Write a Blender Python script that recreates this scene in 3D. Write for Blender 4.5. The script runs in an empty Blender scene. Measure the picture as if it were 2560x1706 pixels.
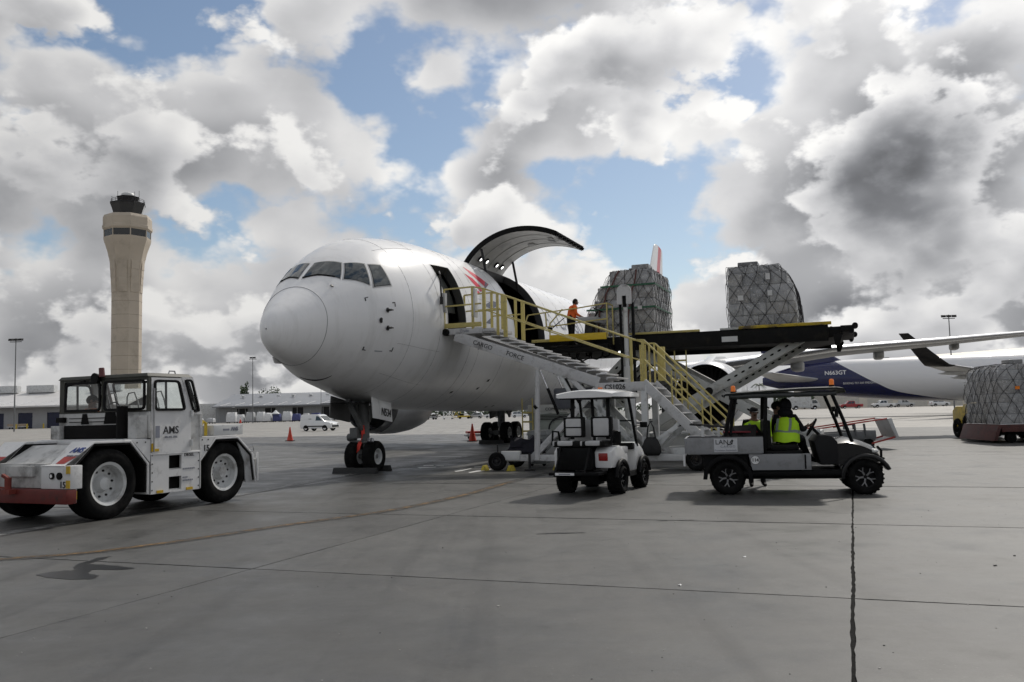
import bpy, bmesh, math, random
from mathutils import Vector, Matrix
random.seed(7)
R = math.radians
scene = bpy.context.scene
COL = scene.collection

# ------------------------------------------------------------------ camera
EYE = 1.7
def make_camera():
    roll, pitch = math.atan(.0245), R(4.6)
    fw = Vector((0, math.cos(pitch), math.sin(pitch)))
    up0 = Vector((0, -math.sin(pitch), math.cos(pitch)))
    c, s = math.cos(roll), math.sin(roll)
    rt = c * Vector((1, 0, 0)) - s * up0
    up = s * Vector((1, 0, 0)) + c * up0
    cam = bpy.data.cameras.new('camera')
    cam.sensor_fit = 'HORIZONTAL'
    cam.sensor_width = 36
    cam.lens = 36 * 2200 / 2560
    cam.clip_start = .1
    cam.clip_end = 9000
    ob = bpy.data.objects.new('camera', cam)
    COL.objects.link(ob)
    m = Matrix((rt, up, -fw)).transposed().to_4x4()
    m.translation = (0, 0, EYE)
    ob.matrix_world = m
    scene.camera = ob
make_camera()

SUN_AZ, SUN_EL = 33, 46          # degrees right of the view direction, above the horizon
def direction(az, el):
    return Vector((math.sin(R(az)) * math.cos(R(el)), math.cos(R(az)) * math.cos(R(el)), math.sin(R(el))))
SUN_DIR = direction(SUN_AZ, SUN_EL)

# ------------------------------------------------------------------ sky
def make_world():
    w = bpy.data.worlds.new('World')
    scene.world = w
    w.use_nodes = True
    nt = w.node_tree
    nt.nodes.clear()
    def node(tree, t, **kw):
        n = tree.nodes.new(t)
        for k, v in kw.items():
            setattr(n, k, v)
        return n
    def math_(tree, op, a, b=None, c=None, clamp=False):
        n = node(tree, 'ShaderNodeMath', operation=op, use_clamp=clamp)
        for i, v in enumerate((a, b, c)):
            if v is None:
                continue
            if isinstance(v, (int, float)):
                n.inputs[i].default_value = v
            else:
                tree.links.new(v, n.inputs[i])
        return n.outputs[0]
    def vmath(tree, op, a, b=None):
        n = node(tree, 'ShaderNodeVectorMath', operation=op)
        for i, v in enumerate((a, b)):
            if v is None:
                continue
            if isinstance(v, (tuple, Vector)):
                n.inputs[i].default_value = v
            else:
                tree.links.new(v, n.inputs[i])
        return n.outputs['Value'] if op == 'DOT_PRODUCT' else n.outputs[0]
    def step(tree, x, a, b):
        n = node(tree, 'ShaderNodeMapRange', interpolation_type='SMOOTHSTEP')
        tree.links.new(x, n.inputs[0])
        n.inputs[1].default_value, n.inputs[2].default_value = a, b
        return n.outputs[0]
    # broken cumulus in two decks all round the dome: noise for the banks, cells for the cauliflower edge
    def cloud_group(name, det, cells):
        g = bpy.data.node_groups.new(name, 'ShaderNodeTree')
        g.interface.new_socket('Vector', in_out='INPUT', socket_type='NodeSocketVector')
        g.interface.new_socket('Fac', in_out='OUTPUT', socket_type='NodeSocketFloat')
        gi, go = node(g, 'NodeGroupInput'), node(g, 'NodeGroupOutput')
        p = gi.outputs[0]
        n1 = node(g, 'ShaderNodeTexNoise')
        n1.inputs['Scale'].default_value = 1
        n1.inputs['Detail'].default_value = det
        n1.inputs['Roughness'].default_value = .52
        n1.inputs['Lacunarity'].default_value = 2.15
        g.links.new(p, n1.inputs['Vector'])
        if cells is None:
            f = math_(g, 'MULTIPLY_ADD', n1.outputs['Fac'], .90, .165 - .34 * .42)
        else:
            vo = node(g, 'ShaderNodeTexVoronoi', feature='F1')
            vo.inputs['Scale'].default_value = 2.6
            vo.inputs['Detail'].default_value = cells
            vo.inputs['Roughness'].default_value = .5
            vo.inputs['Lacunarity'].default_value = 2.3
            vo.normalize = True
            g.links.new(vmath(g, 'ADD', p, vmath(g, 'MULTIPLY', n1.outputs['Color'], (.55, .55, .55))), vo.inputs['Vector'])
            f = math_(g, 'MULTIPLY_ADD', vo.outputs['Distance'], -.34, math_(g, 'MULTIPLY_ADD', n1.outputs['Fac'], .90, .165))
        g.links.new(f, go.inputs[0])
        return g
    full, soft = cloud_group('cloud_cells', 5, 1.6), cloud_group('cloud_cells_soft', 2, None)
    tc = node(nt, 'ShaderNodeTexCoord').outputs['Generated']
    def blobs(spec):
        tot = None
        for az, el, width, amp in spec:
            dt = vmath(nt, 'DOT_PRODUCT', tc, direction(az, el))
            k = 1.4427 / (1 - math.cos(R(width)))
            e = math_(nt, 'POWER', 2, math_(nt, 'MULTIPLY_ADD', dt, k, -k))
            tot = math_(nt, 'MULTIPLY_ADD', e, amp, tot if tot is not None else 0.0)
        return tot
    low = node(nt, 'ShaderNodeSeparateXYZ')
    nt.links.new(tc, low.inputs[0])
    lowf = node(nt, 'ShaderNodeMapRange')
    nt.links.new(low.outputs[2], lowf.inputs[0])
    for i, v_ in enumerate((0, .22, .14, 0)):
        lowf.inputs[i + 1].default_value = v_
    cover = math_(nt, 'ADD', blobs(CLOUDS), lowf.outputs[0])
    deep = blobs(DEEP)
    def sample(g, scale, seed, shift):
        v = vmath(nt, 'MULTIPLY', tc, (scale, scale, scale * 1.5))
        n = node(nt, 'ShaderNodeGroup')
        n.node_tree = g
        nt.links.new(vmath(nt, 'ADD', v, (seed + shift[0] * scale, seed * .7, shift[1] * scale * 1.5)), n.inputs[0])
        return math_(nt, 'ADD', n.outputs[0], cover)
    col, mask = None, None
    for scale, seed, thr, soft_edge, base_l, gain, depth in DECKS:
        d0 = sample(full, scale, seed, (0, 0))
        d1 = sample(soft, scale, seed, (.10 / scale, .20 / scale))
        m_ = step(nt, d0, thr, thr + soft_edge)
        body = step(nt, d0, thr, thr + .30)
        light = math_(nt, 'MULTIPLY_ADD', math_(nt, 'SUBTRACT', d0, d1), gain, base_l)
        light = math_(nt, 'MULTIPLY_ADD', body, -depth, light)
        light = math_(nt, 'SUBTRACT', light, math_(nt, 'MULTIPLY', deep, math_(nt, 'MULTIPLY_ADD', body, .6, .4)))
        light = math_(nt, 'MAXIMUM', math_(nt, 'MINIMUM', light, 1.0), 0.0)
        col = light if col is None else math_(nt, 'ADD', math_(nt, 'MULTIPLY', light, m_), math_(nt, 'MULTIPLY', col, math_(nt, 'SUBTRACT', 1.0, m_)))
        mask = m_ if mask is None else math_(nt, 'MAXIMUM', mask, m_)
    ramp = node(nt, 'ShaderNodeValToRGB')
    el = ramp.color_ramp.elements
    el[0].position, el[0].color = 0, (.11, .113, .12, 1)
    el[1].position, el[1].color = 1, (.95, .94, .92, 1)
    for pos, c in ((.25, (.23, .235, .25, 1)), (.5, (.42, .425, .44, 1)), (.75, (.66, .66, .67, 1))):
        e = el.new(pos)
        e.color = c
    nt.links.new(col, ramp.inputs[0])
    # thin cloud scatters forward: banks nearer the sun glow more than those away from it
    glow = math_(nt, 'MULTIPLY_ADD', math_(nt, 'POWER', math_(nt, 'MAXIMUM', vmath(nt, 'DOT_PRODUCT', tc, SUN_DIR), 0), 2.5), 5.2, 7.2)
    gv = node(nt, 'ShaderNodeCombineXYZ')
    for i in range(3):
        nt.links.new(glow, gv.inputs[i])
    cloud = vmath(nt, 'MULTIPLY', ramp.outputs[0], gv.outputs[0])
    sky = node(nt, 'ShaderNodeTexSky', sky_type='NISHITA')
    sky.sun_disc = False
    sky.sun_elevation = R(SUN_EL)
    sky.sun_rotation = R(SUN_AZ)
    sky.air_density, sky.dust_density, sky.ozone_density = 1.0, .6, 2.0
    skyc = vmath(nt, 'MULTIPLY', sky.outputs[0], (1.02, .97, .90))
    mix = node(nt, 'ShaderNodeMix', data_type='RGBA')
    nt.links.new(mask, mix.inputs['Factor'])
    nt.links.new(skyc, mix.inputs['A'])
    nt.links.new(cloud, mix.inputs['B'])
    bg = node(nt, 'ShaderNodeBackground')
    bg.inputs['Strength'].default_value = .1
    nt.links.new(mix.outputs['Result'], bg.inputs['Color'])
    w.cycles.sampling_method = 'MANUAL'
    w.cycles.sample_map_resolution = 512
    out = node(nt, 'ShaderNodeOutputWorld')
    nt.links.new(bg.outputs[0], out.inputs['Surface'])
CLOUDS = [  # azimuth, elevation, angular radius, added thickness: the gaps and banks of this sky
    (-9, 23.5, 3.2, -.12), (-5.5, 16, 2.6, -.12), (-21, 24.5, 3, -.10), (3, 16.5, 2.4, -.09), (8.5, 13, 2.6, -.13), (16, 20, 2.2, -.13),
    (-18.5, 12.5, 1.7, -.08), (-28, 9.5, 2.0, -.09), (-1, 21, 2.5, -.07), (13, 16, 1.8, -.06),
    (-24, 17, 7, .07), (6, 22, 4.5, .09), (24, 16, 7, .10), (25, 14.5, 5, .15), (-14, 18, 3, .07), (0, 12, 3, .05), (-.5, 15.5, 2.4, .13), (2.5, 19, 2.2, .10),
]
DEEP = [(28.5, 15.3, 4.5, .36), (24.5, 14.3, 3.6, .30), (20, 13, 2.8, .26), (16.5, 12, 2, .14), (-28, 14, 5, .22), (6, 20, 3.5, .2), (-28, 25, 5, .2), (26, 8, 5, .12)]
DECKS = [  # scale, seed, threshold, edge, base light, gain, core shade
    (4.6, 3.7, .43, .09, .83, 1.7, .48),
    (7.5, 11.3, .535, .085, .88, 1.7, .46),
]
make_world()

def make_sun():
    l = bpy.data.lights.new('sun', 'SUN')
    l.energy = 2.5
    l.angle = R(3.0)
    l.color = (1, .95, .87)
    o = bpy.data.objects.new('sun', l)
    COL.objects.link(o)
    o.rotation_euler = SUN_DIR.to_track_quat('Z', 'Y').to_euler()
    o.location = SUN_DIR * 200
make_sun()
scene.view_settings.view_transform = 'Standard'
scene.view_settings.look = 'None'
scene.view_settings.gamma = 1
scene.view_settings.use_curve_mapping = False
scene.view_settings.exposure = 0
scene.render.engine = 'CYCLES'
scene.cycles.use_denoising = True
scene.cycles.max_bounces = 5
scene.cycles.diffuse_bounces = 3
scene.cycles.use_adaptive_sampling = True
scene.cycles.adaptive_threshold = .02
scene.cycles.adaptive_min_samples = 12
scene.cycles.transparent_max_bounces = 8

# ------------------------------------------------------------------ materials
def mat(name, col, rough=.5, metal=0, var=.12, scale=2.0, bump=0, bscale=40, spec=.5, dirt_sheen=None, dscale=1.3, dlo=.52, dhi=.7, coat=0, emit=0, trans=0, alpha=1, dstretch=None):
    """Principled material whose colour wanders with object-space noise and carries optional grime or painted sheen."""
    m = bpy.data.materials.new(name)
    m.use_nodes = True
    nt = m.node_tree
    b = nt.nodes['Principled BSDF']
    L = nt.links.new
    tc = nt.nodes.new('ShaderNodeTexCoord')
    n = nt.nodes.new('ShaderNodeTexNoise')
    n.inputs['Scale'].default_value = scale
    n.inputs['Detail'].default_value = 5
    n.inputs['Roughness'].default_value = .62
    L(tc.outputs['Object'], n.inputs['Vector'])
    mr = nt.nodes.new('ShaderNodeMapRange')
    mr.inputs[1].default_value, mr.inputs[2].default_value = .3, .7
    mr.inputs[3].default_value, mr.inputs[4].default_value = 1 - var, 1 + var
    L(n.outputs[0], mr.inputs[0])
    mx = nt.nodes.new('ShaderNodeMix')
    mx.data_type, mx.blend_type = 'RGBA', 'MULTIPLY'
    mx.inputs['Factor'].default_value = 1
    mx.inputs['A'].default_value = (*col, 1)
    L(mr.outputs[0], mx.inputs['B'])
    out = mx.outputs['Result']
    if dirt_sheen:
        n2 = nt.nodes.new('ShaderNodeTexNoise')
        n2.inputs['Scale'].default_value = dscale
        n2.inputs['Detail'].default_value = 8
        n2.inputs['Roughness'].default_value = .7
        if dstretch:
            mp = nt.nodes.new('ShaderNodeMapping')
            mp.inputs['Scale'].default_value = dstretch
            L(tc.outputs['Object'], mp.inputs['Vector'])
            L(mp.outputs[0], n2.inputs['Vector'])
        else:
            L(tc.outputs['Object'], n2.inputs['Vector'])
        m2 = nt.nodes.new('ShaderNodeMapRange')
        m2.inputs[1].default_value, m2.inputs[2].default_value = dlo, dhi
        L(n2.outputs[0], m2.inputs[0])
        x2 = nt.nodes.new('ShaderNodeMix')
        x2.data_type = 'RGBA'
        L(m2.outputs[0], x2.inputs['Factor'])
        L(out, x2.inputs['A'])
        x2.inputs['B'].default_value = (*dirt_sheen, 1)
        out = x2.outputs['Result']
    L(out, b.inputs['Base Color'])
    b.inputs['Roughness'].default_value = rough
    b.inputs['Metallic'].default_value = metal
    b.inputs['Specular IOR Level'].default_value = spec
    b.inputs['Coat Weight'].default_value = coat
    b.inputs['Transmission Weight'].default_value = trans
    b.inputs['Alpha'].default_value = alpha
    if emit:
        L(out, b.inputs['Emission Color'])
        b.inputs['Emission Strength'].default_value = emit
    if bump:
        n3 = nt.nodes.new('ShaderNodeTexNoise')
        n3.inputs['Scale'].default_value = bscale
        n3.inputs['Detail'].default_value = 3
        L(tc.outputs['Object'], n3.inputs['Vector'])
        bp = nt.nodes.new('ShaderNodeBump')
        bp.inputs['Strength'].default_value = bump
        bp.inputs['Distance'].default_value = .02
        L(n3.outputs[0], bp.inputs['Height'])
        L(bp.outputs[0], b.inputs['Normal'])
    return m

# ------------------------------------------------------------------ mesh builder
class MB:
    def __init__(s):
        s.v, s.f, s.m = [], [], []
    def add(s, vs, fs, mi=0):
        o = len(s.v)
        s.v += [tuple(v) for v in vs]
        s.f += [tuple(i + o for i in f) for f in fs]
        s.m += [mi] * len(fs)
        return s
    def box(s, x0, x1, y0, y1, z0, z1, mi=0):
        vs = [(x, y, z) for z in (z0, z1) for y in (y0, y1) for x in (x0, x1)]
        return s.add(vs, [(0, 2, 3, 1), (4, 5, 7, 6), (0, 1, 5, 4), (2, 6, 7, 3), (0, 4, 6, 2), (1, 3, 7, 5)], mi)
    def hexa(s, b4, t4, mi=0):
        """box from four bottom and four top corners (same order, counter-clockwise from above)"""
        return s.add(list(b4) + list(t4), [(3, 2, 1, 0), (4, 5, 6, 7), (0, 1, 5, 4), (1, 2, 6, 5), (2, 3, 7, 6), (3, 0, 4, 7)], mi)
    def bar(s, p, q, w, h=None, up=(0, 0, 1), mi=0):
        p, q, up = Vector(p), Vector(q), Vector(up)
        h = h or w
        d = (q - p).normalized()
        a = d.cross(up)
        if a.length < 1e-4:
            a = d.cross(Vector((1, 0, 0)))
        a.normalize()
        b = a.cross(d)
        a, b = a * w / 2, b * h / 2
        vs = [c + i * a + j * b for c in (p, q) for i, j in ((-1, -1), (1, -1), (1, 1), (-1, 1))]
        return s.add(vs, [(0, 1, 2, 3), (7, 6, 5, 4), (0, 4, 5, 1), (1, 5, 6, 2), (2, 6, 7, 3), (3, 7, 4, 0)], mi)
    def cyl(s, p, q, r, r2=None, n=14, mi=0, cap=True):
        p, q = Vector(p), Vector(q)
        r2 = r if r2 is None else r2
        d = (q - p).normalized()
        a = d.orthogonal().normalized()
        b = d.cross(a)
        vs = []
        for c, rr in ((p, r), (q, r2)):
            for i in range(n):
                t = 2 * math.pi * i / n
                vs.append(c + a * math.cos(t) * rr + b * math.sin(t) * rr)
        fs = [(i, (i + 1) % n, n + (i + 1) % n, n + i) for i in range(n)]
        if cap:
            fs += [tuple(range(n))[::-1], tuple(range(n, 2 * n))]
        return s.add(vs, fs, mi)
    def tube(s, pts, r, n=8, mi=0):
        pts = [Vector(p) for p in pts]
        rings, a = [], None
        for i, p in enumerate(pts):
            d = (pts[min(i + 1, len(pts) - 1)] - pts[max(i - 1, 0)]).normalized()
            a = d.orthogonal() if a is None else a - d * a.dot(d)
            a.normalize()
            b = d.cross(a)
            rr = r[i] if isinstance(r, (list, tuple)) else r
            rings.append([p + (a * math.cos(2 * math.pi * k / n) + b * math.sin(2 * math.pi * k / n)) * rr for k in range(n)])
        return s.rings(rings, mi, True)
    def rings(s, rings, mi=0, cap=True, close=True):
        n = len(rings[0])
        vs = [v for r in rings for v in r]
        fs = []
        for i in range(len(rings) - 1):
            for k in range(n if close else n - 1):
                k2 = (k + 1) % n
                fs.append((i * n + k, i * n + k2, (i + 1) * n + k2, (i + 1) * n + k))
        if cap:
            fs += [tuple(range(n))[::-1], tuple(range((len(rings) - 1) * n, len(rings) * n))]
        return s.add(vs, fs, mi)
    def lathe(s, prof, o=(0, 0, 0), axis=(0, 0, 1), n=24, mi=0, cap=False, a0=0, a1=2 * math.pi):
        """prof: (radius, distance along axis)"""
        o, ax = Vector(o), Vector(axis).normalized()
        a = ax.orthogonal().normalized()
        b = ax.cross(a)
        full = abs(a1 - a0 - 2 * math.pi) < 1e-6
        m = n if full else n + 1
        rings = [[o + ax * h + (a * math.cos(a0 + (a1 - a0) * k / n) + b * math.sin(a0 + (a1 - a0) * k / n)) * r for k in range(m)] for r, h in prof]
        return s.rings(rings, mi, cap, full)
    def prism(s, poly, fn, w0, w1, mi=0):
        """poly: list of (u, v); fn(u, v, w) -> point; extruded from w0 to w1"""
        n = len(poly)
        vs = [fn(a, b, w0) for a, b in poly] + [fn(a, b, w1) for a, b in poly]
        fs = [tuple(range(n))[::-1], tuple(range(n, 2 * n))] + [(i, (i + 1) % n, n + (i + 1) % n, n + i) for i in range(n)]
        return s.add(vs, fs, mi)
    def ball(s, c, r, n=10, m=7, mi=0):
        c = Vector(c)
        r = Vector((r, r, r)) if isinstance(r, (int, float)) else Vector(r)
        rings = []
        for i in range(m + 1):
            t = math.pi * (i / m) - math.pi / 2
            cr = max(math.cos(t), 1e-3)
            rings.append([c + Vector((r.x * cr * math.cos(2 * math.pi * k / n), r.y * cr * math.sin(2 * math.pi * k / n), r.z * math.sin(t))) for k in range(n)])
        return s.rings(rings, mi, True)
    def mesh(s, name, mats, bevel=0, smooth=35, flip=False):
        me = bpy.data.meshes.new(name)
        me.from_pydata(s.v, [], s.f)
        for m in (mats if isinstance(mats, (list, tuple)) else [mats]):
            me.materials.append(m)
        me.polygons.foreach_set('material_index', s.m)
        bm = bmesh.new()
        bm.from_mesh(me)
        bmesh.ops.recalc_face_normals(bm, faces=bm.faces)
        if bevel:
            ed = [e for e in bm.edges if len(e.link_faces) == 2 and e.calc_face_angle(0) > R(28)]
            bmesh.ops.bevel(bm, geom=ed, offset=bevel, segments=2, affect='EDGES', profile=.6, clamp_overlap=True)
        bm.to_mesh(me)
        bm.free()
        if smooth:
            me.shade_smooth()
            me.set_sharp_from_angle(angle=R(smooth))
        return me
    def build(s, name, mats, parent=None, bevel=0, smooth=35, **kw):
        return link(name, s.mesh(name, mats, bevel, smooth), parent, **kw)

def link(name, me, parent=None, loc=(0, 0, 0), rot=(0, 0, 0), label=None, kind=None):
    o = bpy.data.objects.new(name, me)
    COL.objects.link(o)
    o.parent = parent
    o.location, o.rotation_euler = loc, rot
    if label:
        o['label'] = label
    if kind:
        o['kind'] = kind
    return o

def tag(o, label=None, cat=None, group=None, kind=None):
    for k, v in (('label', label), ('category', cat), ('group', group), ('kind', kind)):
        if v:
            o[k] = v
    return o

def thing(name, label, cat, loc=(0, 0, 0), rz=0, group=None):
    o = bpy.data.objects.new(name, None)
    COL.objects.link(o)
    o.location = loc
    o.rotation_euler = (0, 0, R(rz))
    o.empty_display_size = .3
    return tag(o, label, cat, group)

def copy_tree(o, parent=None):
    c = o.copy()
    COL.objects.link(c)
    c.parent = parent
    for ch in list(o.children):
        copy_tree(ch, c)
    return c

def frame(o, x, y):
    """matrix that lays the XY plane at o with x along x and y near y"""
    x = Vector(x).normalized()
    z = x.cross(Vector(y)).normalized()
    y = z.cross(x)
    m = Matrix((x, y, z)).transposed().to_4x4()
    m.translation = Vector(o)
    return m

def text(name, s, size, material, parent, o, x, y, align='CENTER', bold=.0, depth=.004, sx=1.0, shear=0, warp=None):
    cu = bpy.data.curves.new(name, 'FONT')
    cu.body, cu.size, cu.align_x, cu.align_y = s, size, align, 'CENTER'
    cu.extrude, cu.offset, cu.shear, cu.resolution_u = depth, bold, shear, 3
    t = bpy.data.objects.new(name, cu)
    COL.objects.link(t)
    bpy.context.view_layer.update()
    me = bpy.data.meshes.new_from_object(t.evaluated_get(bpy.context.evaluated_depsgraph_get()))
    bpy.data.objects.remove(t)
    m = frame(o, x, y) @ Matrix.Diagonal((sx, 1, 1, 1))
    me.transform(m)
    if warp:
        for v in me.vertices:
            v.co = warp(v.co)
    me.materials.clear()
    me.materials.append(material)
    return link(name, me, parent)

def smooth_curve(xs, ys):
    """monotone cubic through the knots, returned as a function"""
    n = len(xs)
    h = [xs[i + 1] - xs[i] for i in range(n - 1)]
    d = [(ys[i + 1] - ys[i]) / h[i] for i in range(n - 1)]
    m = [d[0]] + [0] * (n - 2) + [d[-1]]
    for i in range(1, n - 1):
        if d[i - 1] * d[i] > 0:
            w1, w2 = 2 * h[i] + h[i - 1], h[i] + 2 * h[i - 1]
            m[i] = (w1 + w2) / (w1 / d[i - 1] + w2 / d[i])
    def f(x):
        x = min(max(x, xs[0]), xs[-1])
        i = 0
        while i < n - 2 and x > xs[i + 1]:
            i += 1
        t = (x - xs[i]) / h[i]
        return ((2 * t**3 - 3 * t**2 + 1) * ys[i] + (t**3 - 2 * t**2 + t) * h[i] * m[i]
                + (-2 * t**3 + 3 * t**2) * ys[i + 1] + (t**3 - t**2) * h[i] * m[i + 1])
    return f

# ------------------------------------------------------------------ the apron grid: everything is laid out along the stand's centreline
GRID = -21.0                                 # degrees: x = port of the parked freighter, y = towards its tail
NG = Vector((-4.52, 26.69, 0))               # nose wheel of the freighter on the ground
_c, _s = math.cos(R(GRID)), math.sin(R(GRID))
def G(l, a, z=0):
    return Vector((NG.x + l * _c - a * _s, NG.y + l * _s + a * _c, z))

# shared paints
WHITE = mat('white_paint', (.80, .80, .80), .32, var=.03, scale=.6, dirt_sheen=(.42, .42, .41), dscale=.8, dlo=.62, dhi=1.0, coat=.25)
RUBBER = mat('rubber', (.008, .008, .008), .9, var=.35, scale=6, dirt_sheen=(.020, .0195, .019), dscale=3, dlo=.5, dhi=.75, spec=.1)
BLACK = mat('black_paint', (.005, .005, .0055), .55, var=.3, scale=4, dirt_sheen=(.011, .011, .0105), dscale=2, spec=.13)
BLACKGLOSS = mat('black_gloss', (.006, .006, .007), .22, var=.2, spec=.4)
DKMETAL = mat('dark_steel', (.028, .028, .03), .55, .4, var=.3, scale=5, dirt_sheen=(.05, .04, .03), dscale=4, spec=.3)
STEEL = mat('steel', (.42, .42, .43), .38, .9, var=.2, scale=6)
ALU = mat('bare_aluminium', (.72, .72, .73), .22, 1, var=.08, scale=2)
GREY = mat('grey_paint', (.34, .345, .35), .45, var=.12, scale=2, dirt_sheen=(.14, .135, .13), dscale=2.2)
LTGREY = mat('light_grey_paint', (.56, .57, .57), .42, var=.08, scale=1.6, dirt_sheen=(.26, .25, .24), dscale=2.4)
YELLOW = mat('yellow_paint', (.56, .40, .03), .45, var=.15, scale=5, dirt_sheen=(.16, .12, .05), dscale=3.5)
RAILYEL = mat('faded_yellow_rail', (.50, .42, .14), .5, var=.18, scale=5, dirt_sheen=(.20, .17, .09), dscale=5)
ORANGEL = mat('amber_lens', (.95, .22, .02), .3, var=.1, emit=.08)
REDP = mat('red_paint', (.40, .035, .025), .45, var=.2, scale=4, dirt_sheen=(.10, .03, .02), dscale=3)
NAVY = mat('navy_paint', (.007, .010, .068), .3, var=.1, coat=.3)
GLASS = mat('dark_glass', (.035, .045, .05), .06, var=.2, spec=.8)
INK = mat('black_ink', (.015, .015, .018), .5, var=.2, scale=10)
INKBLUE = mat('blue_ink', (.02, .05, .22), .5, var=.2, scale=10)
INKGREY = mat('grey_ink', (.20, .21, .25), .4, var=.15, scale=3)
INKWHITE = mat('white_ink', (.75, .75, .75), .5, var=.1)
def clear_glass():
    m = bpy.data.materials.new('clear_glass')
    m.use_nodes = True
    nt = m.node_tree
    nt.nodes.clear()
    t = nt.nodes.new('ShaderNodeBsdfTransparent')
    t.inputs[0].default_value = (.86, .89, .88, 1)
    g = nt.nodes.new('ShaderNodeBsdfGlossy')
    g.inputs['Roughness'].default_value = .03
    lw = nt.nodes.new('ShaderNodeLayerWeight')
    pw = nt.nodes.new('ShaderNodeMath')
    pw.operation = 'POWER'
    pw.inputs[1].default_value = 5
    nt.links.new(lw.outputs['Facing'], pw.inputs[0])
    fr = nt.nodes.new('ShaderNodeMath')
    fr.operation = 'MULTIPLY_ADD'
    fr.inputs[1].default_value, fr.inputs[2].default_value = .9, .06
    nt.links.new(pw.outputs[0], fr.inputs[0])
    n = nt.nodes.new('ShaderNodeTexNoise')
    n.inputs['Scale'].default_value = 3
    d = nt.nodes.new('ShaderNodeBsdfDiffuse')
    d.inputs[0].default_value = (.5, .5, .48, 1)
    mr = nt.nodes.new('ShaderNodeMapRange')
    mr.inputs[1].default_value, mr.inputs[2].default_value, mr.inputs[3].default_value, mr.inputs[4].default_value = .35, .8, 0, .18
    nt.links.new(n.outputs[0], mr.inputs[0])
    a, b = nt.nodes.new('ShaderNodeMixShader'), nt.nodes.new('ShaderNodeMixShader')
    nt.links.new(mr.outputs[0], a.inputs[0])
    nt.links.new(t.outputs[0], a.inputs[1])
    nt.links.new(d.outputs[0], a.inputs[2])
    nt.links.new(fr.outputs[0], b.inputs[0])
    nt.links.new(a.outputs[0], b.inputs[1])
    nt.links.new(g.outputs[0], b.inputs[2])
    o = nt.nodes.new('ShaderNodeOutputMaterial')
    nt.links.new(b.outputs[0], o.inputs[0])
    return m
CLEAR = clear_glass()

SPOKE = mat('machined_spoke', (.22, .22, .225), .35, .8, var=.2, scale=6)
def wheel(parent, name, c, r, w, rim_r, axis=(0, 1, 0), rim_mat=None, dish=.3, bolts=0, spokes=0, out=1, tread=0, n=32, hub=True):
    """wheel part (tyre mesh) with rim (and nut / spoke) sub-parts; out = +1/-1: side of the axis that faces outwards"""
    ax = Vector(axis).normalized()
    c = Vector(c)
    t = MB()
    prof = [(rim_r * .98, -w * .40), (rim_r * 1.05, -w * .46), ((r + rim_r) / 2, -w * .52), (r * .93, -w * .47), (r * .985, -w * .38), (r, -w * .2), (r, w * .2), (r * .985, w * .38), (r * .93, w * .47), ((r + rim_r) / 2, w * .52), (rim_r * 1.05, w * .46), (rim_r * .98, w * .40)]
    t.lathe(prof, c, ax, n)
    if tread:
        a = ax.orthogonal().normalized()
        b = ax.cross(a)
        for i in range(tread):
            th = 2 * math.pi * i / tread
            for sg in (-1, 1):
                p = c + (a * math.cos(th + sg * .04) + b * math.sin(th + sg * .04)) * (r * .995)
                tn = (-a * math.sin(th) + b * math.cos(th))
                t.bar(p + ax * sg * w * .06, p + ax * sg * w * .44 + tn * .02 * sg, r * .09, r * .06, up=(p - c))
    wh = t.build(name, RUBBER, parent, smooth=40)
    m = MB()
    o = out
    m.lathe([(rim_r, -w * .42), (rim_r, w * .42)], c, ax, n)
    d = w * .42 - dish * w
    rm = rim_mat or LTGREY
    m.lathe([(rim_r, o * w * .42), (rim_r * 1.04, o * w * .45), (rim_r * .9, o * w * .40), (rim_r * .84, o * d)] + ([(rim_r * .45, o * d), (rim_r * .36, o * (d + .12 * w)), (rim_r * .30, o * (d + .25 * w)), (rim_r * .12, o * (d + .28 * w)), (.001, o * (d + .28 * w))] if not spokes else []), c, ax, n)
    m.lathe([(rim_r, -o * w * .3), (.001, -o * w * .3)], c, ax, n)
    a = ax.orthogonal().normalized()
    b = ax.cross(a)
    mats = [rm, BLACK]
    if spokes:
        m.lathe([(rim_r * .86, o * (d - .1 * w)), (.001, o * (d - .1 * w))], c, ax, n, mi=1)
        m.cyl(c + ax * o * (d - .1 * w), c + ax * o * (d + .1 * w), rim_r * .2, rim_r * .16, 14)
    rim = m.build('rim', mats, wh, smooth=40)
    for i in range(bolts):
        th = 2 * math.pi * i / bolts
        p = c + (a * math.cos(th) + b * math.sin(th)) * rim_r * .62
        MB().cyl(p + ax * o * d, p + ax * o * (d + .05 * w), rim_r * .06, n=6).build('wheel_nut', DKMETAL, wh, smooth=0)
    for i in range(spokes):
        th = 2 * math.pi * i / spokes
        q = MB()
        er = a * math.cos(th) + b * math.sin(th)
        et = -a * math.sin(th) + b * math.cos(th)
        hub_p = c + ax * o * (d + .05 * w) + er * rim_r * .15
        mid = c + ax * o * (d + .06 * w) + er * rim_r * .52
        q.bar(hub_p, mid, rim_r * .16, rim_r * .07, up=ax)
        for sg in (-1, 1):
            q.bar(mid - er * rim_r * .04, c + ax * o * (d + .1 * w) + er * rim_r * .93 + et * sg * rim_r * .26, rim_r * .10, rim_r * .07, up=ax)
        q.build('spoke', SPOKE, wh, bevel=.003)
    return wh

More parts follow.
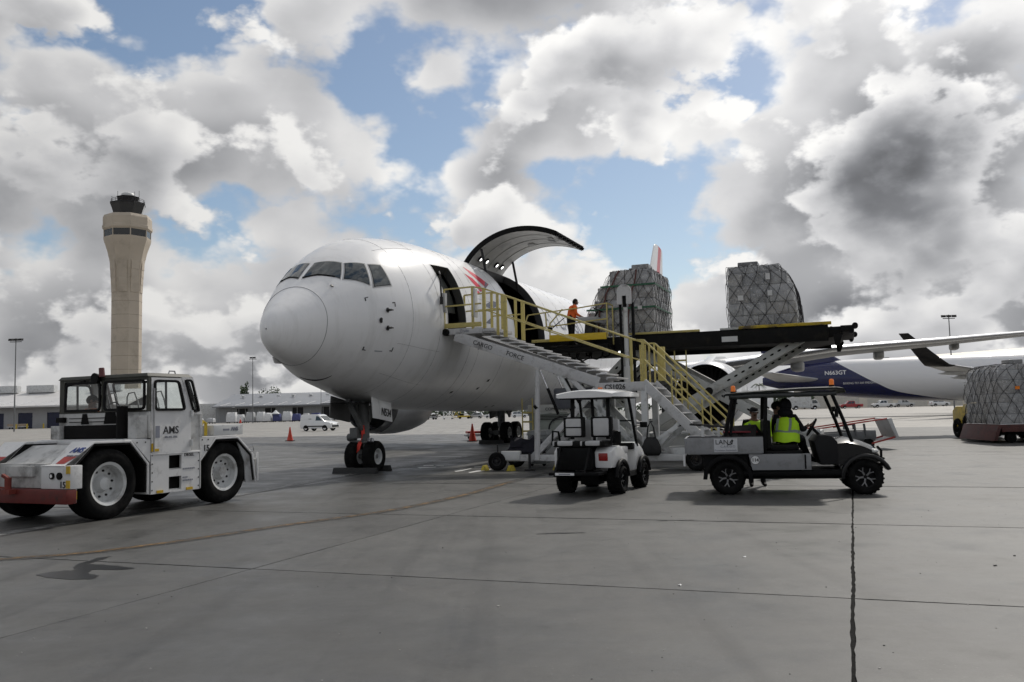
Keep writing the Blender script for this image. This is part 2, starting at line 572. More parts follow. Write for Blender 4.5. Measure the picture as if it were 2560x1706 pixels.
# ------------------------------------------------------------------ apron
def concrete(name, col):
    m = bpy.data.materials.new(name)
    m.use_nodes = True
    nt = m.node_tree
    b = nt.nodes['Principled BSDF']
    L = nt.links.new
    geo = nt.nodes.new('ShaderNodeNewGeometry').outputs['Position']
    def noise(scale, detail=5, rough=.6, stretch=None):
        src = geo
        if stretch:
            mp = nt.nodes.new('ShaderNodeMapping')
            mp.inputs['Rotation'].default_value = (0, 0, R(stretch[2]))
            mp.inputs['Scale'].default_value = (stretch[0], stretch[1], 1)
            L(geo, mp.inputs['Vector'])
            src = mp.outputs[0]
        n = nt.nodes.new('ShaderNodeTexNoise')
        n.inputs['Scale'].default_value, n.inputs['Detail'].default_value, n.inputs['Roughness'].default_value = scale, detail, rough
        L(src, n.inputs['Vector'])
        return n.outputs[0]
    def mapr(x, a, c, lo, hi):
        n = nt.nodes.new('ShaderNodeMapRange')
        L(x, n.inputs[0])
        for i, v in enumerate((a, c, lo, hi)):
            n.inputs[i + 1].default_value = v
        return n.outputs[0]
    def mul(a, c):
        n = nt.nodes.new('ShaderNodeMath')
        n.operation = 'MULTIPLY'
        L(a, n.inputs[0])
        L(c, n.inputs[1])
        return n.outputs[0]
    info = nt.nodes.new('ShaderNodeObjectInfo').outputs['Random']
    f = mapr(noise(.22, 6, .65), .3, .7, .74, 1.26)                      # broad weathering
    f = mul(f, mapr(noise(2.3, 6, .7), .3, .7, .84, 1.16))
    f = mul(f, mapr(noise(.35, 4, .6, (5, .25, 21)), .54, .70, 1, .66))      # tyre-rubber streaks along the taxi direction
    f = mul(f, mapr(noise(.5, 4, .6, (.3, 4, 30)), .58, .75, 1, .78))
    f = mul(f, mapr(noise(1.1, 5, .75), .60, .70, 1, .66))                # small oil spots
    f = mul(f, mapr(noise(55, 3, .7), .3, .7, .86, 1.14))               # aggregate
    f = mul(f, mapr(info, 0, 1, .90, 1.10))
    vo = nt.nodes.new('ShaderNodeTexVoronoi')
    vo.inputs['Scale'].default_value = 9
    L(geo, vo.inputs['Vector'])
    speck = mapr(vo.outputs['Distance'], .05, .075, 1.9, 1)             # pale chips
    f = mul(f, speck)
    mx = nt.nodes.new('ShaderNodeMix')
    mx.data_type, mx.blend_type = 'RGBA', 'MULTIPLY'
    mx.inputs['Factor'].default_value = 1
    mx.inputs['A'].default_value = (*col, 1)
    L(f, mx.inputs['B'])
    L(mx.outputs['Result'], b.inputs['Base Color'])
    L(mapr(noise(.8, 5, .65), .35, .7, .38, .62), b.inputs['Roughness'])
    b.inputs['Specular IOR Level'].default_value = .45
    bp = nt.nodes.new('ShaderNodeBump')
    bp.inputs['Strength'].default_value = .25
    bp.inputs['Distance'].default_value = .004
    L(noise(90, 3, .6), bp.inputs['Height'])
    L(bp.outputs[0], b.inputs['Normal'])
    return m
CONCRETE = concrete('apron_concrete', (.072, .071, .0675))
SUNLITCONC = concrete('sunlit_far_concrete', (.25, .235, .21))  # lighter copy: sunshine on the far apron put into the colour
SEALANT = mat('joint_sealant', (.009, .009, .0085), .9, var=.4, scale=3, bump=.4, spec=.1)

def make_apron():
    la = [-43.45, -37.1, -30.75, -24.4, -18.05, -11.7, -5.35, 1.0, 7.35, 13.7, 20.05, 26.4, 32.75, 39.1, 45.45]
    aa = [-38.4, -32.6, -26.7, -20.8, -14.92, -9.83, -3.7, 2.1, 7.9, 13.7, 19.5, 25.3, 31.1, 36.9, 42.7]
    x0, x1, y0, y1 = la[0], la[-1], aa[0], aa[-1]
    B = 2600
    root = MB()
    # one sheet to the horizon with a shallow bed for the slabs
    o = [(-B, -B), (B, -B), (B, B), (-B, B)]
    i = [(x0, y0), (x1, y0), (x1, y1), (x0, y1)]
    vs = [(*p, 0) for p in o] + [(*p, 0) for p in i] + [(*p, -.013) for p in i]
    root.add(vs, [(0, 1, 5, 4), (1, 2, 6, 5), (2, 3, 7, 6), (3, 0, 4, 7)], 0)
    root.add(vs, [(4, 5, 9, 8), (5, 6, 10, 9), (6, 7, 11, 10), (7, 4, 8, 11), (8, 9, 10, 11)], 1)
    ap = root.build('apron', [SUNLITCONC, SEALANT], smooth=0, loc=NG, rot=(0, 0, R(GRID)))
    tag(ap, kind='structure')
    rnd = random.Random(3)
    JG = {-14.92: .016, -9.83: .026, -3.7: .03}
    for i in range(len(la) - 1):
        for j in range(len(aa) - 1):
            near = aa[j] < 8 and -12 < la[i] < 22
            def gap(v, lv):
                return .016 if abs(v - 13.7) < .01 and lv else .011
            xa, xb = la[i] + gap(la[i], True), la[i + 1] - gap(la[i + 1], True)
            ya, yb = aa[j] + JG.get(aa[j], .022), aa[j + 1] - JG.get(aa[j + 1], .022)
            n = 48 if near else 1
            pts = []
            corners = [(xa, ya), (xb, ya), (xb, yb), (xa, yb)]
            for k in range(4):
                p, q = corners[k], corners[(k + 1) % 4]
                wide = abs((p[0] + q[0]) / 2 - 13.7) < .1
                amp = .006 if wide else .004
                wob = [rnd.uniform(-1, 1) for _ in range(n // 5 + 3)]
                nx, ny = (0, 1) if k % 2 == 0 else (1, 0)
                for t in range(n):
                    f = t / n
                    w = (rnd.uniform(-amp, amp) + (wob[t // 5] + (wob[t // 5 + 1] - wob[t // 5]) * (t % 5) / 5) * (.006 if wide else .004)) if t else 0
                    pts.append((p[0] + (q[0] - p[0]) * f + nx * w, p[1] + (q[1] - p[1]) * f + ny * w))
            cx, cy = (xa + xb) / 2, (ya + yb) / 2
            m = MB()
            m.prism([(x - cx, y - cy) for x, y in pts], lambda u, v, w: (u, v, w), -.0125, .0)
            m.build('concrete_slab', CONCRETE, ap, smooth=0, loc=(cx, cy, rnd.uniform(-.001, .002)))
    return ap
APRON = make_apron()

def worn_paint(name, col, keep=.5, scale=6):
    m = mat(name, col, .55, var=.2, scale=4)
    nt = m.node_tree
    b = nt.nodes['Principled BSDF']
    n = nt.nodes.new('ShaderNodeTexNoise')
    n.inputs['Scale'].default_value, n.inputs['Detail'].default_value, n.inputs['Roughness'].default_value = scale, 6, .7
    g = nt.nodes.new('ShaderNodeNewGeometry')
    nt.links.new(g.outputs['Position'], n.inputs['Vector'])
    mr = nt.nodes.new('ShaderNodeMapRange')
    mr.inputs[1].default_value, mr.inputs[2].default_value = keep - .12, keep + .12
    mr.inputs[3].default_value, mr.inputs[4].default_value = .9, 0
    nt.links.new(n.outputs[0], mr.inputs[0])
    nt.links.new(mr.outputs[0], b.inputs['Alpha'])
    return m
def ribbon(name, pts, w, m, z=.006):
    k = MB()
    n = len(pts)
    P = [Vector((*p, z)) for p in pts]
    vs = []
    for i, p in enumerate(P):
        d = (P[min(i + 1, n - 1)] - P[max(i - 1, 0)]).normalized()
        s = Vector((-d.y, d.x, 0)) * w / 2
        vs += [p - s, p + s]
    k.add(vs, [(2 * i, 2 * i + 2, 2 * i + 3, 2 * i + 1) for i in range(n - 1)])
    return tag(k.build(name, m, smooth=0), kind='structure')
def densify(pts, n=6):
    fx = smooth_curve(list(range(len(pts))), [p[0] for p in pts])
    fy = smooth_curve(list(range(len(pts))), [p[1] for p in pts])
    return [(fx(i / n), fy(i / n)) for i in range((len(pts) - 1) * n + 1)]
ORANGEPAINT = worn_paint('worn_orange_paint', (.23, .125, .03), .47, 5)
DARKBAND = worn_paint('dark_band', (.035, .034, .032), .56, 3)
WHITEPAINT = worn_paint('worn_white_paint', (.72, .72, .70), .68, 7)
GREYPAINT = worn_paint('worn_grey_paint', (.30, .30, .29), .5, 5)
curve_pts = [(-12.5, 8.2), (-8.6, 10.2), (-6.52, 11.26), (-5.68, 11.6), (-4.69, 12.6), (-3.71, 14.0), (-2.35, 15.7), (-1.2, 18.1), (-.08, 21.68), (1.25, 25.2), (3.4, 31), (6.2, 38.2), (12, 53.2), (24, 84)]
ribbon('taxi_line_edge', densify(curve_pts), .30, DARKBAND, .005)
ribbon('taxi_line', densify(curve_pts[:9]), .13, ORANGEPAINT, .009)
lead = [(-8.4, 12.6), (-7.2, 16.6), (-6.38, 19.43), (-5.79, 21.83), (-4.77, 25.93), (-3.75, 28.89), (-2.72, 32.21), (-.79, 37.48), (2.5, 46.2), (8, 60.4)]
ribbon('lead_in_line', densify(lead), .26, GREYPAINT, .005)
ribbon('lead_in_line_edge', densify([(x + .24, y - .06) for x, y in lead]), .10, DARKBAND, .005)
for q in ([(41.9, 137), (52.5, 134), (67, 133), (95, 128)], [(30, 82), (34.8, 86), (44.6, 97.2), (55.5, 111), (70, 128)]):
    ribbon('dark_apron_band', densify(q), 1.1, DARKBAND, .006)  # dark curved bands across the far apron
for q in ([(-6, 88), (20, 80), (60, 66)], [(-60, 105), (-30, 99), (0, 92)]):
    ribbon('service_road_line', densify(q), .25, WHITEPAINT, .006)
def decal(name, poly, m, z):
    k = MB()
    k.add([(x, y, z) for x, y in poly], [tuple(range(len(poly)))])
    return tag(k.build(name, m, smooth=0), kind='structure')
STAND_NUMBER = [[(-3.04, 29.37), (-2.68, 29.33), (-2.67, 28.96), (-2.98, 28.98)], [(-3.13, 28.34), (-2.5, 28.33), (-2.52, 27.99), (-2.99, 27.77)], [(-2.65, 29.21), (-2.31, 28.89), (-2.3, 28.53), (-2.5, 28.79)],
    [(-1.79, 26.07), (-1.61, 26.46), (-1.34, 27.15), (-1.33, 26.92), (-1.54, 25.99), (-1.72, 25.7)], [(-1.3, 27.8), (-.78, 28.03), (-.77, 27.76), (-1.25, 27.51)], [(-1.35, 25.34), (-1.14, 25.99), (-.71, 26.65), (-.7, 26.28), (-1.06, 25.52), (-1.28, 25.09)]]
for q in STAND_NUMBER:
    decal('stand_marking', q, WHITEPAINT, .010)
OIL = worn_paint('oil_wet', (.012, .0115, .011), .72, 9)
OIL.node_tree.nodes['Principled BSDF'].inputs['Roughness'].default_value = .3
oil = [(-5.43, 10.1), (-5.32, 10.28), (-5.12, 10.33), (-5.28, 10.71), (-5.27, 11.18), (-5.16, 11.33), (-5.13, 11.16), (-5.17, 10.74), (-4.92, 10.66), (-4.42, 10.37), (-4.54, 10.28), (-4.9, 10.34), (-4.89, 10.16), (-4.63, 9.92), (-4.61, 9.73), (-4.84, 9.72), (-5.18, 9.87)]
def ragged(poly, amp, n=5, seed=1):
    r = random.Random(seed)
    out = []
    for i, p in enumerate(poly):
        q = poly[(i + 1) % len(poly)]
        for k in range(n):
            f = k / n
            a = amp * (1 if k else .4)
            out.append((p[0] + (q[0] - p[0]) * f + r.uniform(-a, a), p[1] + (q[1] - p[1]) * f + r.uniform(-a, a)))
    return out
tag(decal('oil_stain', ragged(oil, .022), OIL, .004), 'dark wet oil stain with a thin branching tail on the concrete', 'stain', kind='structure')
for k, (x, y, a, b_) in enumerate(((-2.5, 35, .95, .28), (.62, 12.4, .35, .05), (-3.3, 14.6, .12, .2), (2.4, 13.5, .3, .03))):
    decal('oil_spot', ragged([(x + a * math.cos(t), y + b_ * math.sin(t)) for t in [i * math.pi / 5 for i in range(10)]], .03, 3, k), OIL, .004)

def make_grit():
    r = random.Random(5)
    m = MB()
    for i in range(150):
        y = r.uniform(4.6, 15)
        x = r.uniform(-.6, .6) * y
        s = r.uniform(.003, .008) * (1.6 if r.random() < .1 else 1)
        m.ball((x, y, s * .5), (s * r.uniform(.7, 1.6), s, s * .6), 5, 3, mi=0 if r.random() < .6 else 1)
    o = m.build('grit', [mat('pale_grit', (.4, .39, .37), .8), mat('dark_grit', (.03, .03, .03), .8)])
    tag(o, 'loose grit and chips scattered over the near concrete', 'grit', kind='stuff')
make_grit()
for x, y, rz, nm in ((2.56, 10.1, .4, 'white'), (1.55, 8.6, 1.1, 'pale'), (4.9, 9.2, .2, 'dark')):
    m = MB()
    m.add([(-.022, -.012, .002), (.018, -.015, .002), (.024, .012, .006), (-.012, .016, .009), (-.018, -.009, .010), (.019, .0, .012)], [(0, 1, 2, 3), (4, 5, 2, 3), (0, 1, 5, 4)])
    o = m.build('litter_scrap', INKWHITE if nm != 'dark' else BLACK, smooth=0, loc=(x, y, .003), rot=(0, 0, rz))
    tag(o, {'white': 'tiny crumpled white paper scrap on the open slab behind the utility vehicle', 'pale': 'tiny pale scrap in the middle of the front slab', 'dark': 'small dark scrap on the slab right of the wide joint'}[nm], 'litter')

# ------------------------------------------------------------------ control tower
def make_tower():
    t = thing('control_tower', 'tall beige concrete control tower with flared collar and dark glass cab', 'tower', (-169.3, 385, 0))
    CON = mat('tower_concrete', (.47, .41, .335), .75, var=.09, scale=.12, dirt_sheen=(.33, .285, .23), dscale=.09)
    DG = mat('tower_glass', (.03, .032, .035), .15, var=.2)
    def octo(w, z, flat=.42, rot=8):
        pts = []
        for i in range(8):
            th = R(rot) + math.pi / 4 * i + math.pi / 8
            pts.append(Vector((math.cos(th) * w / math.cos(math.pi / 8), math.sin(th) * w / math.cos(math.pi / 8), z)))
        return pts
    m = MB()
    prof = [(0, 5.7), (56, 5.8), (60, 5.85), (68, 6.1), (72, 6.7), (76, 7.5), (79, 8.4), (81, 9.0), (82.4, 9.1)]
    m.rings([octo(w, z) for z, w in prof])
    m.build('shaft', CON, t, smooth=20)
    for i in range(8):                                   # stepped pilasters on the corners
        for k, (z0, z1, e) in enumerate(((58, 61.4, .10), (61.4, 64.8, .3), (64.8, 68.2, .5), (68.2, 72, .75))):
            th = R(8) + math.pi / 4 * i + math.pi / 4
            d = Vector((math.cos(th), math.sin(th), 0))
            s = Vector((-d.y, d.x, 0))
            q = MB()
            r0 = 5.2
            r1 = 6.0 + e
            q.hexa([d * r0 - s * 1.7 + Vector((0, 0, z0)), d * r1 - s * 1.7 + Vector((0, 0, z0)), d * r1 + s * 1.7 + Vector((0, 0, z0)), d * r0 + s * 1.7 + Vector((0, 0, z0))],
                   [d * r0 - s * 1.8 + Vector((0, 0, z1)), d * (r1 + .1) - s * 1.8 + Vector((0, 0, z1)), d * (r1 + .1) + s * 1.8 + Vector((0, 0, z1)), d * r0 + s * 1.8 + Vector((0, 0, z1))])
            q.build('corbel', CON, t, smooth=0)
    for z in range(6, 58, 6):
        MB().rings([octo(5.7 + .1 * z / 56 + .02, z), octo(5.7 + .1 * z / 56 + .02, z + .22)], 0, False).build('pour_joint', bpy.data.materials.get('tower_joint') or mat('tower_joint', (.30, .26, .21), .8), t, smooth=0)
    MB().rings([octo(8.8, 82.2), octo(8.9, 86)]).build('window_band', DG, t, smooth=20)
    m = MB()
    m.rings([octo(9.0, 85.4), octo(9.6, 86.2), octo(9.6, 87.4), octo(9.35, 87.6), octo(9.35, 91.0), octo(8.9, 92.2), octo(5, 93.2)])
    m.build('collar', CON, t, smooth=20)
    for i in range(8):
        th = R(8) + math.pi / 4 * i + math.pi / 8
        MB().cyl((9.5 * math.cos(th), 9.5 * math.sin(th), 82.2), (9.6 * math.cos(th), 9.6 * math.sin(th), 85.9), .25, n=6).build('mullion', CON, t)
    m = MB()
    m.rings([octo(5.6, 92.8, rot=20), octo(7.0, 97.4, rot=20)])
    cab = m.build('cab', DG, t, smooth=20)
    m = MB()
    m.rings([octo(7.1, 97.4, rot=20), octo(7.1, 98.1, rot=20), octo(4.2, 98.3, rot=20)])
    m.build('cab_roof', DKMETAL, t, smooth=20)
    m = MB()
    m.rings([octo(4.2, 98.2, rot=20), octo(4.3, 100.6, rot=20), octo(4.6, 100.9, rot=20), octo(3.0, 101.2, rot=20)])
    m.build('penthouse', DKMETAL, t, smooth=20)
    MB().lathe([(2.9, 101), (3.0, 101.6), (2.7, 102.5), (1.6, 103), (.01, 103.2)], n=20).build('radome', LTGREY, t, smooth=60)
    m = MB()
    for k in range(16):
        th = 2 * math.pi * k / 16
        m.cyl((6.9 * math.cos(th), 6.9 * math.sin(th), 98), (6.9 * math.cos(th), 6.9 * math.sin(th), 99.6), .07, n=4)
    for z in (98.9, 99.6):
        m.lathe([(6.85, z - .06), (6.95, z - .06), (6.95, z + .06), (6.85, z + .06)], n=24)
    m.build('railing', DKMETAL, t)
    for k, (x, y, h) in enumerate(((-4.6, 0, 104), (4.5, 1, 104.2), (3.8, -2, 103), (-3.5, 2.5, 103.4), (-5.8, -3, 101))):
        MB().cyl((x, y, 98), (x, y, h), .09, n=5).build('antenna', DKMETAL, t)
make_tower()

# ------------------------------------------------------------------ warehouses
NAVYDOOR = mat('navy_door', (.012, .016, .05), .5, var=.2)
def warehouse(name, label, x0, x1, y, depth, h_eave, h_top, canopy, roofm, wallm, doors, rafters):
    t = thing(name, label, 'warehouse', ((x0 + x1) / 2, y, 0))
    w = (x1 - x0) / 2
    m = MB()
    # front wall with openings: piers and lintels
    xs = sorted(doors)
    cur = -w
    for a, b_, h, _ in xs:
        m.box(cur, a, 0, .4, 0, h_eave)
        m.box(a, b_, 0, .4, h, h_eave)
        cur = b_
    m.box(cur, w, 0, .4, 0, h_eave)
    m.box(-w, -w + .4, .4, depth, 0, h_eave)
    m.box(w - .4, w, .4, depth, 0, h_eave)
    m.box(-w + .4, w - .4, depth - .4, depth, 0, h_top)
    m.build('wall', wallm, t, smooth=0)
    for a, b_, h, mt in xs:
        MB().box(a, b_, .25, .33, 0, h).build('door', mt, t, smooth=0)
    m = MB()
    m.hexa([(-w - .3, -canopy, h_eave + .02), (w + .3, -canopy, h_eave + .02), (w + .3, depth, h_top), (-w - .3, depth, h_top)],
           [(-w - .3, -canopy, h_eave + .55), (w + .3, -canopy, h_eave + .55), (w + .3, depth, h_top + .5), (-w - .3, depth, h_top + .5)])
    rf = m.build('roof', roofm, t, smooth=0)
    sl = (h_top - h_eave) / (depth + canopy)
    n = rafters
    for i in range(n):
        x = -w + (i + .5) * 2 * w / n
        a = Vector((x, -canopy + .6, h_eave + .75))
        q = MB()
        L_ = min(6.0, depth * .5)
        q.bar(a, a + Vector((2.6, L_, sl * L_)), .35, .3)
        q.build('skylight_strip', INKWHITE, rf, smooth=0)
    return t
LROOF = mat('pale_roof', (.56, .55, .55), .5, var=.1, scale=.05, dirt_sheen=(.4, .39, .38), dscale=.05)
MROOF = mat('grey_roof', (.22, .23, .25), .42, var=.12, scale=.06, dirt_sheen=(.22, .22, .23), dscale=.08)
LWALL = mat('warehouse_wall', (.36, .36, .37), .7, var=.1, scale=.2)
MWALL = mat('warehouse_wall_dim', (.30, .31, .32), .7, var=.1, scale=.2)
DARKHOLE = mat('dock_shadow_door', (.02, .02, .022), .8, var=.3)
wl = warehouse('warehouse', 'long pale roofed warehouse with navy dock doors at the far left', -215, -132, 304, 22, 7.2, 13.2, 3.5, LROOF, LWALL,
          [(-1.2 + dx, 3.8 + dx, 5.4, NAVYDOOR) for dx in (-28, -17.6, -6, 3.9, 13.9, 24, 34)], 12)
for x in (-186, -172.5, -148):
    m = MB()
    m.box(-5, 5, 17, 20, 12.9, 15.6)
    m.build('roof_unit', LTGREY, wl, bevel=.1, loc=(x + 173.5, 0, 0))
wm_ = warehouse('warehouse', 'grey metal roofed warehouse behind the row of wrapped pallets', -131, -56, 388, 26, 6.6, 12.6, 4, MROOF, MWALL,
          [(x - .0, x + 4.8, 6.0, DARKHOLE) for x in (-28.2, -16, -3.8, 9, 21, 31)], 12)
for x in (-131,):
    MB().box(-11, 0, 4, 22, 0, 8.6).build('annex', LTGREY, wm_, bevel=.05, loc=(x + 93.5, 0, 0))

for k in range(9):
    MB().lathe([(.5, 0), (.5, 1.1), (.9, 1.2), (.8, 1.7), (.0, 1.9)], n=12).build('roof_vent', LTGREY, wm_, loc=(-30 + k * 7.6, 15 + (k % 3) * 2, 10.4))
for k in range(26):
    MB().box(0, .25, 0, .12, 0, 6.5).build('downpipe', GREY, wm_, smooth=0, loc=(-36 + k * 2.85, -.13, 0))
# ------------------------------------------------------------------ light masts
MASTG = mat('mast_galvanised', (.16, .165, .17), .5, .3, var=.1)
def light_mast(label, x, y, h, n=3, scale=1.0):
    t = thing('light_mast', label, 'light mast', (x, y, 0), group='apron light masts')
    MB().cyl((0, 0, 0), (0, 0, h), .17 * scale, .10 * scale, n=8).build('pole', MASTG, t)
    MB().box(-1.3 * scale, 1.3 * scale, -.1, .1, h - .9, h - .75).build('crossarm', DKMETAL, t)
    for i in range(n):
        xx = (i - (n - 1) / 2) * 1.15 * scale
        MB().hexa([(xx - .34 * scale, -.5, h - .62), (xx + .34 * scale, -.5, h - .62), (xx + .34 * scale, .4, h - .55), (xx - .34 * scale, .4, h - .55)],
                  [(xx - .34 * scale, -.45, h - .12), (xx + .34 * scale, -.45, h - .12), (xx + .34 * scale, .45, h - .02), (xx - .34 * scale, .45, h - .02)]).build('floodlight', DKMETAL, t, bevel=.04)
light_mast('light mast with three floodlights rising behind the far left warehouse', -113.2, 200, 21.2)
light_mast('slim light mast just left of the white freighter nose', -88.7, 300, 22.6, 2)
light_mast('light mast with three floodlights above the outer part of the freighter wing', 94.8, 190, 20.4)
light_mast('short distant light mast beside the slim one over the grey roof', -72, 330, 16.5, 2, .7)

# ------------------------------------------------------------------ hangar at the right
HANG = mat('cream_cladding', (.76, .70, .60), .55, var=.05, scale=.1, dirt_sheen=(.6, .54, .45), dscale=.08)
def make_hangar():
    t = thing('hangar', 'long cream clad hangar behind the blue tailed jet', 'hangar', (112, 352, 0), GRID)
    MB().hexa([(0, 0, 0), (150, 0, 0), (150, 50, 0), (0, 50, 0)], [(0, 0, 14.5), (150, 0, 19), (150, 50, 19), (0, 50, 14.5)]).build('wall', HANG, t, smooth=0)
    MB().hexa([(-1, -1.5, 14.52), (151, -1.5, 19.1), (151, 51, 19.1), (-1, 51, 14.52)], [(-1, -1.5, 15.6), (151, -1.5, 20.2), (151, 25, 24.5), (-1, 25, 18.5)]).build('roof', HANG, t, smooth=0)
    dm = mat('cream_door', (.60, .57, .51), .5)
    for i in range(12):
        MB().box(3 + i * 12, 12 + i * 12, -.15, -.02, 0, 8.5).build('hangar_door', dm, t, smooth=0)
make_hangar()

# ------------------------------------------------------------------ trees far away
LEAF = mat('foliage', (.055, .085, .035), .7, var=.45, scale=.5)
LEAF2 = mat('foliage_dark', (.035, .055, .028), .7, var=.4, scale=.5)
BARK = mat('bark', (.12, .10, .08), .85, var=.3, scale=3)
def leafy(m, c, r, n, size, rnd, mi=0):
    for _ in range(n):
        d = Vector((rnd.gauss(0, 1), rnd.gauss(0, 1), rnd.gauss(0, 1))).normalized() * rnd.random() ** .4
        p = Vector(c) + Vector((d.x * r[0], d.y * r[1], d.z * r[2]))
        a = Vector((rnd.gauss(0, 1), rnd.gauss(0, 1), rnd.gauss(0, 1))).normalized()
        b = a.orthogonal().normalized() * size * rnd.uniform(.6, 1.4)
        a = a * size * rnd.uniform(.6, 1.4)
        m.add([p - a, p + b, p + a, p - b], [(0, 1, 2, 3)], mi)
def broadleaf(label, x, y, h, w, seed):
    rnd = random.Random(seed)
    t = thing('broadleaf_tree', label, 'tree', (x, y, 0), group='trees beyond the apron')
    m = MB()
    m.tube([(0, 0, 0), (.1, 0, h * .3), (-.2, .1, h * .6)], [.35, .28, .15], 7)
    for k in range(4):
        th = k * 1.7 + rnd.random()
        m.tube([(0, 0, h * (.3 + .06 * k)), (math.cos(th) * w * .3, math.sin(th) * w * .3, h * (.55 + .05 * k))], [.16, .06], 5)
    m.build('trunk', BARK, t)
    m = MB()
    for k in range(9):
        c = (rnd.uniform(-.6, .6) * w, rnd.uniform(-.5, .5) * w, h * rnd.uniform(.5, .9))
        leafy(m, c, (w * .42, w * .42, h * .2), 70, .42, rnd, rnd.randint(0, 1))
    m.build('crown', [LEAF, LEAF2], t, smooth=0)
def palm(label, x, y, h, seed):
    rnd = random.Random(seed)
    t = thing('palm_tree', label, 'palm tree', (x, y, 0), group='palms beyond the apron')
    MB().tube([(0, 0, 0), (.15, 0, h * .5), (.05, .1, h)], [.3, .22, .18], 7).build('trunk', BARK, t)
    m = MB()
    for k in range(18):
        th = 2 * math.pi * k / 18 + rnd.random() * .3
        up = rnd.uniform(-.2, 1.0)
        d = Vector((math.cos(th), math.sin(th), 0))
        s = Vector((-d.y, d.x, 0))
        L_ = rnd.uniform(2.4, 3.2)
        pts = [Vector((.05, .1, h)) + d * L_ * f + Vector((0, 0, up * L_ * f - 1.0 * L_ * f * f)) for f in (0, .25, .5, .75, 1)]
        for i in range(4):
            for j in (-1, 1):
                for f in (0, .33, .66):
                    b_ = pts[i].lerp(pts[i + 1], f)
                    m.add([b_, b_ + d * .22, b_ + s * j * .75 * (1.1 - i * .2) + d * .5 - Vector((0, 0, .35))], [(0, 1, 2)], k % 2)
    m.build('crown', [LEAF, LEAF2], t, smooth=0)
broadleaf('small conical dark tree behind the left end of the grey roofed warehouse', -131, 430, 18.5, 2.6, 1)
broadleaf('rounded tree crown showing over the grey warehouse roof', -120, 436, 17, 6.5, 2)
palm('lone palm tree just left of the blue jet tail', 92, 330, 9.5, 3)
palm('short palm beside the bushes under the loader arm', 83, 330, 6.6, 8)
for k, (x, y, h, w) in enumerate(((76, 335, 6.2, 4), (97, 338, 6.5, 4), (105, 350, 6.5, 5), (112, 340, 6, 4.5))):
    broadleaf(('round leafy tree left of the short palm', 'bushy tree right of the lone palm', 'low wide tree under the blue jet tailcone', 'dense tree below the blue jet belly')[k], x, y, h, w, 10 + k)
def make_treeline():
    rnd = random.Random(2)
    m = MB()
    for i in range(240):
        x = -420 + i * 4.4 + rnd.uniform(-2, 2)
        y = 640 + rnd.uniform(-12, 12)
        h = rnd.uniform(3.0, 6.5)
        leafy(m, (x, y, h * .5), (4, 4, h * .55), 32, .95, rnd, rnd.randint(0, 1))
    o = m.build('tree_line', [LEAF, LEAF2], smooth=0)
    tag(o, 'low band of dark trees along the airport horizon', 'tree line', kind='stuff')
make_treeline()

# ------------------------------------------------------------------ parked road vehicles (x = forward)
CARWHITE = mat('car_white', (.76, .77, .78), .25, var=.03, coat=.5)
CARRED = mat('car_red', (.34, .015, .02), .25, var=.06, coat=.5)
CARSILVER = mat('car_silver', (.45, .46, .47), .3, .4, var=.06, coat=.4)
CARDARK = mat('car_dark', (.03, .03, .035), .3, var=.1, coat=.4)
LAMP = mat('lamp_lens', (.7, .7, .68), .1, var=.1)
TAILRED = mat('tail_lens', (.30, .012, .01), .2, var=.1)
SHAPES = {   # length, width, wheel radius, wheel x (rear, front), lower body profile, cabin profile, windows
    'van': (4.4, 1.8, .33, (-1.36, 1.30), [(-2.18, .42), (-2.2, .9), (-2.16, 1.25), (.55, 1.2), (.95, 1.17), (1.95, .98), (2.16, .82), (2.2, .45), (2.1, .30), (-2.1, .30)],
            [(-2.18, 1.22), (-2.14, 1.86), (-2.0, 1.97), (.15, 1.96), (.45, 1.86), (1.25, 1.12), (.6, 1.0)], [[(.0, 1.24), (.05, 1.76), (.35, 1.74), (.95, 1.22)]]),
    'suv': (4.7, 1.85, .36, (-1.4, 1.42), [(-2.3, .45), (-2.35, .95), (-2.2, 1.1), (.9, 1.08), (2.0, 1.0), (2.3, .85), (2.35, .45), (2.1, .32), (-2.1, .32)],
            [(-2.2, 1.05), (-1.95, 1.62), (-1.7, 1.72), (.1, 1.72), (.4, 1.64), (1.15, 1.05)], [[(-1.95, 1.14), (-1.7, 1.58), (-.75, 1.6), (-.75, 1.14)], [(-.65, 1.14), (-.65, 1.6), (.2, 1.58), (.8, 1.14)]]),
    'pickup': (5.4, 1.95, .38, (-1.6, 1.75), [(-2.68, .55), (-2.7, 1.08), (-.75, 1.08), (-.7, 1.12), (1.1, 1.12), (2.4, 1.05), (2.68, .9), (2.7, .5), (2.3, .38), (-2.5, .38)],
            [(-.85, 1.05), (-.75, 1.75), (-.5, 1.86), (.55, 1.85), (.8, 1.76), (1.45, 1.08)], [[(-.62, 1.18), (-.6, 1.72), (.05, 1.74), (.05, 1.18)], [(.15, 1.18), (.15, 1.74), (.62, 1.70), (1.1, 1.18)]]),
    'truck': (7.5, 2.3, .48, (-2.1, 2.4), [(-3.7, .7), (-3.7, 1.1), (3.6, 1.1), (3.72, .95), (3.75, .5), (3.2, .42), (-3.3, .5)],
              [(-3.7, 1.05), (-3.7, 3.1), (1.6, 3.1), (1.62, 2.4), (2.9, 2.4), (3.6, 1.5), (3.62, 1.05)], [[(1.85, 1.5), (1.85, 2.25), (2.75, 2.25), (3.2, 1.5)]]),
}
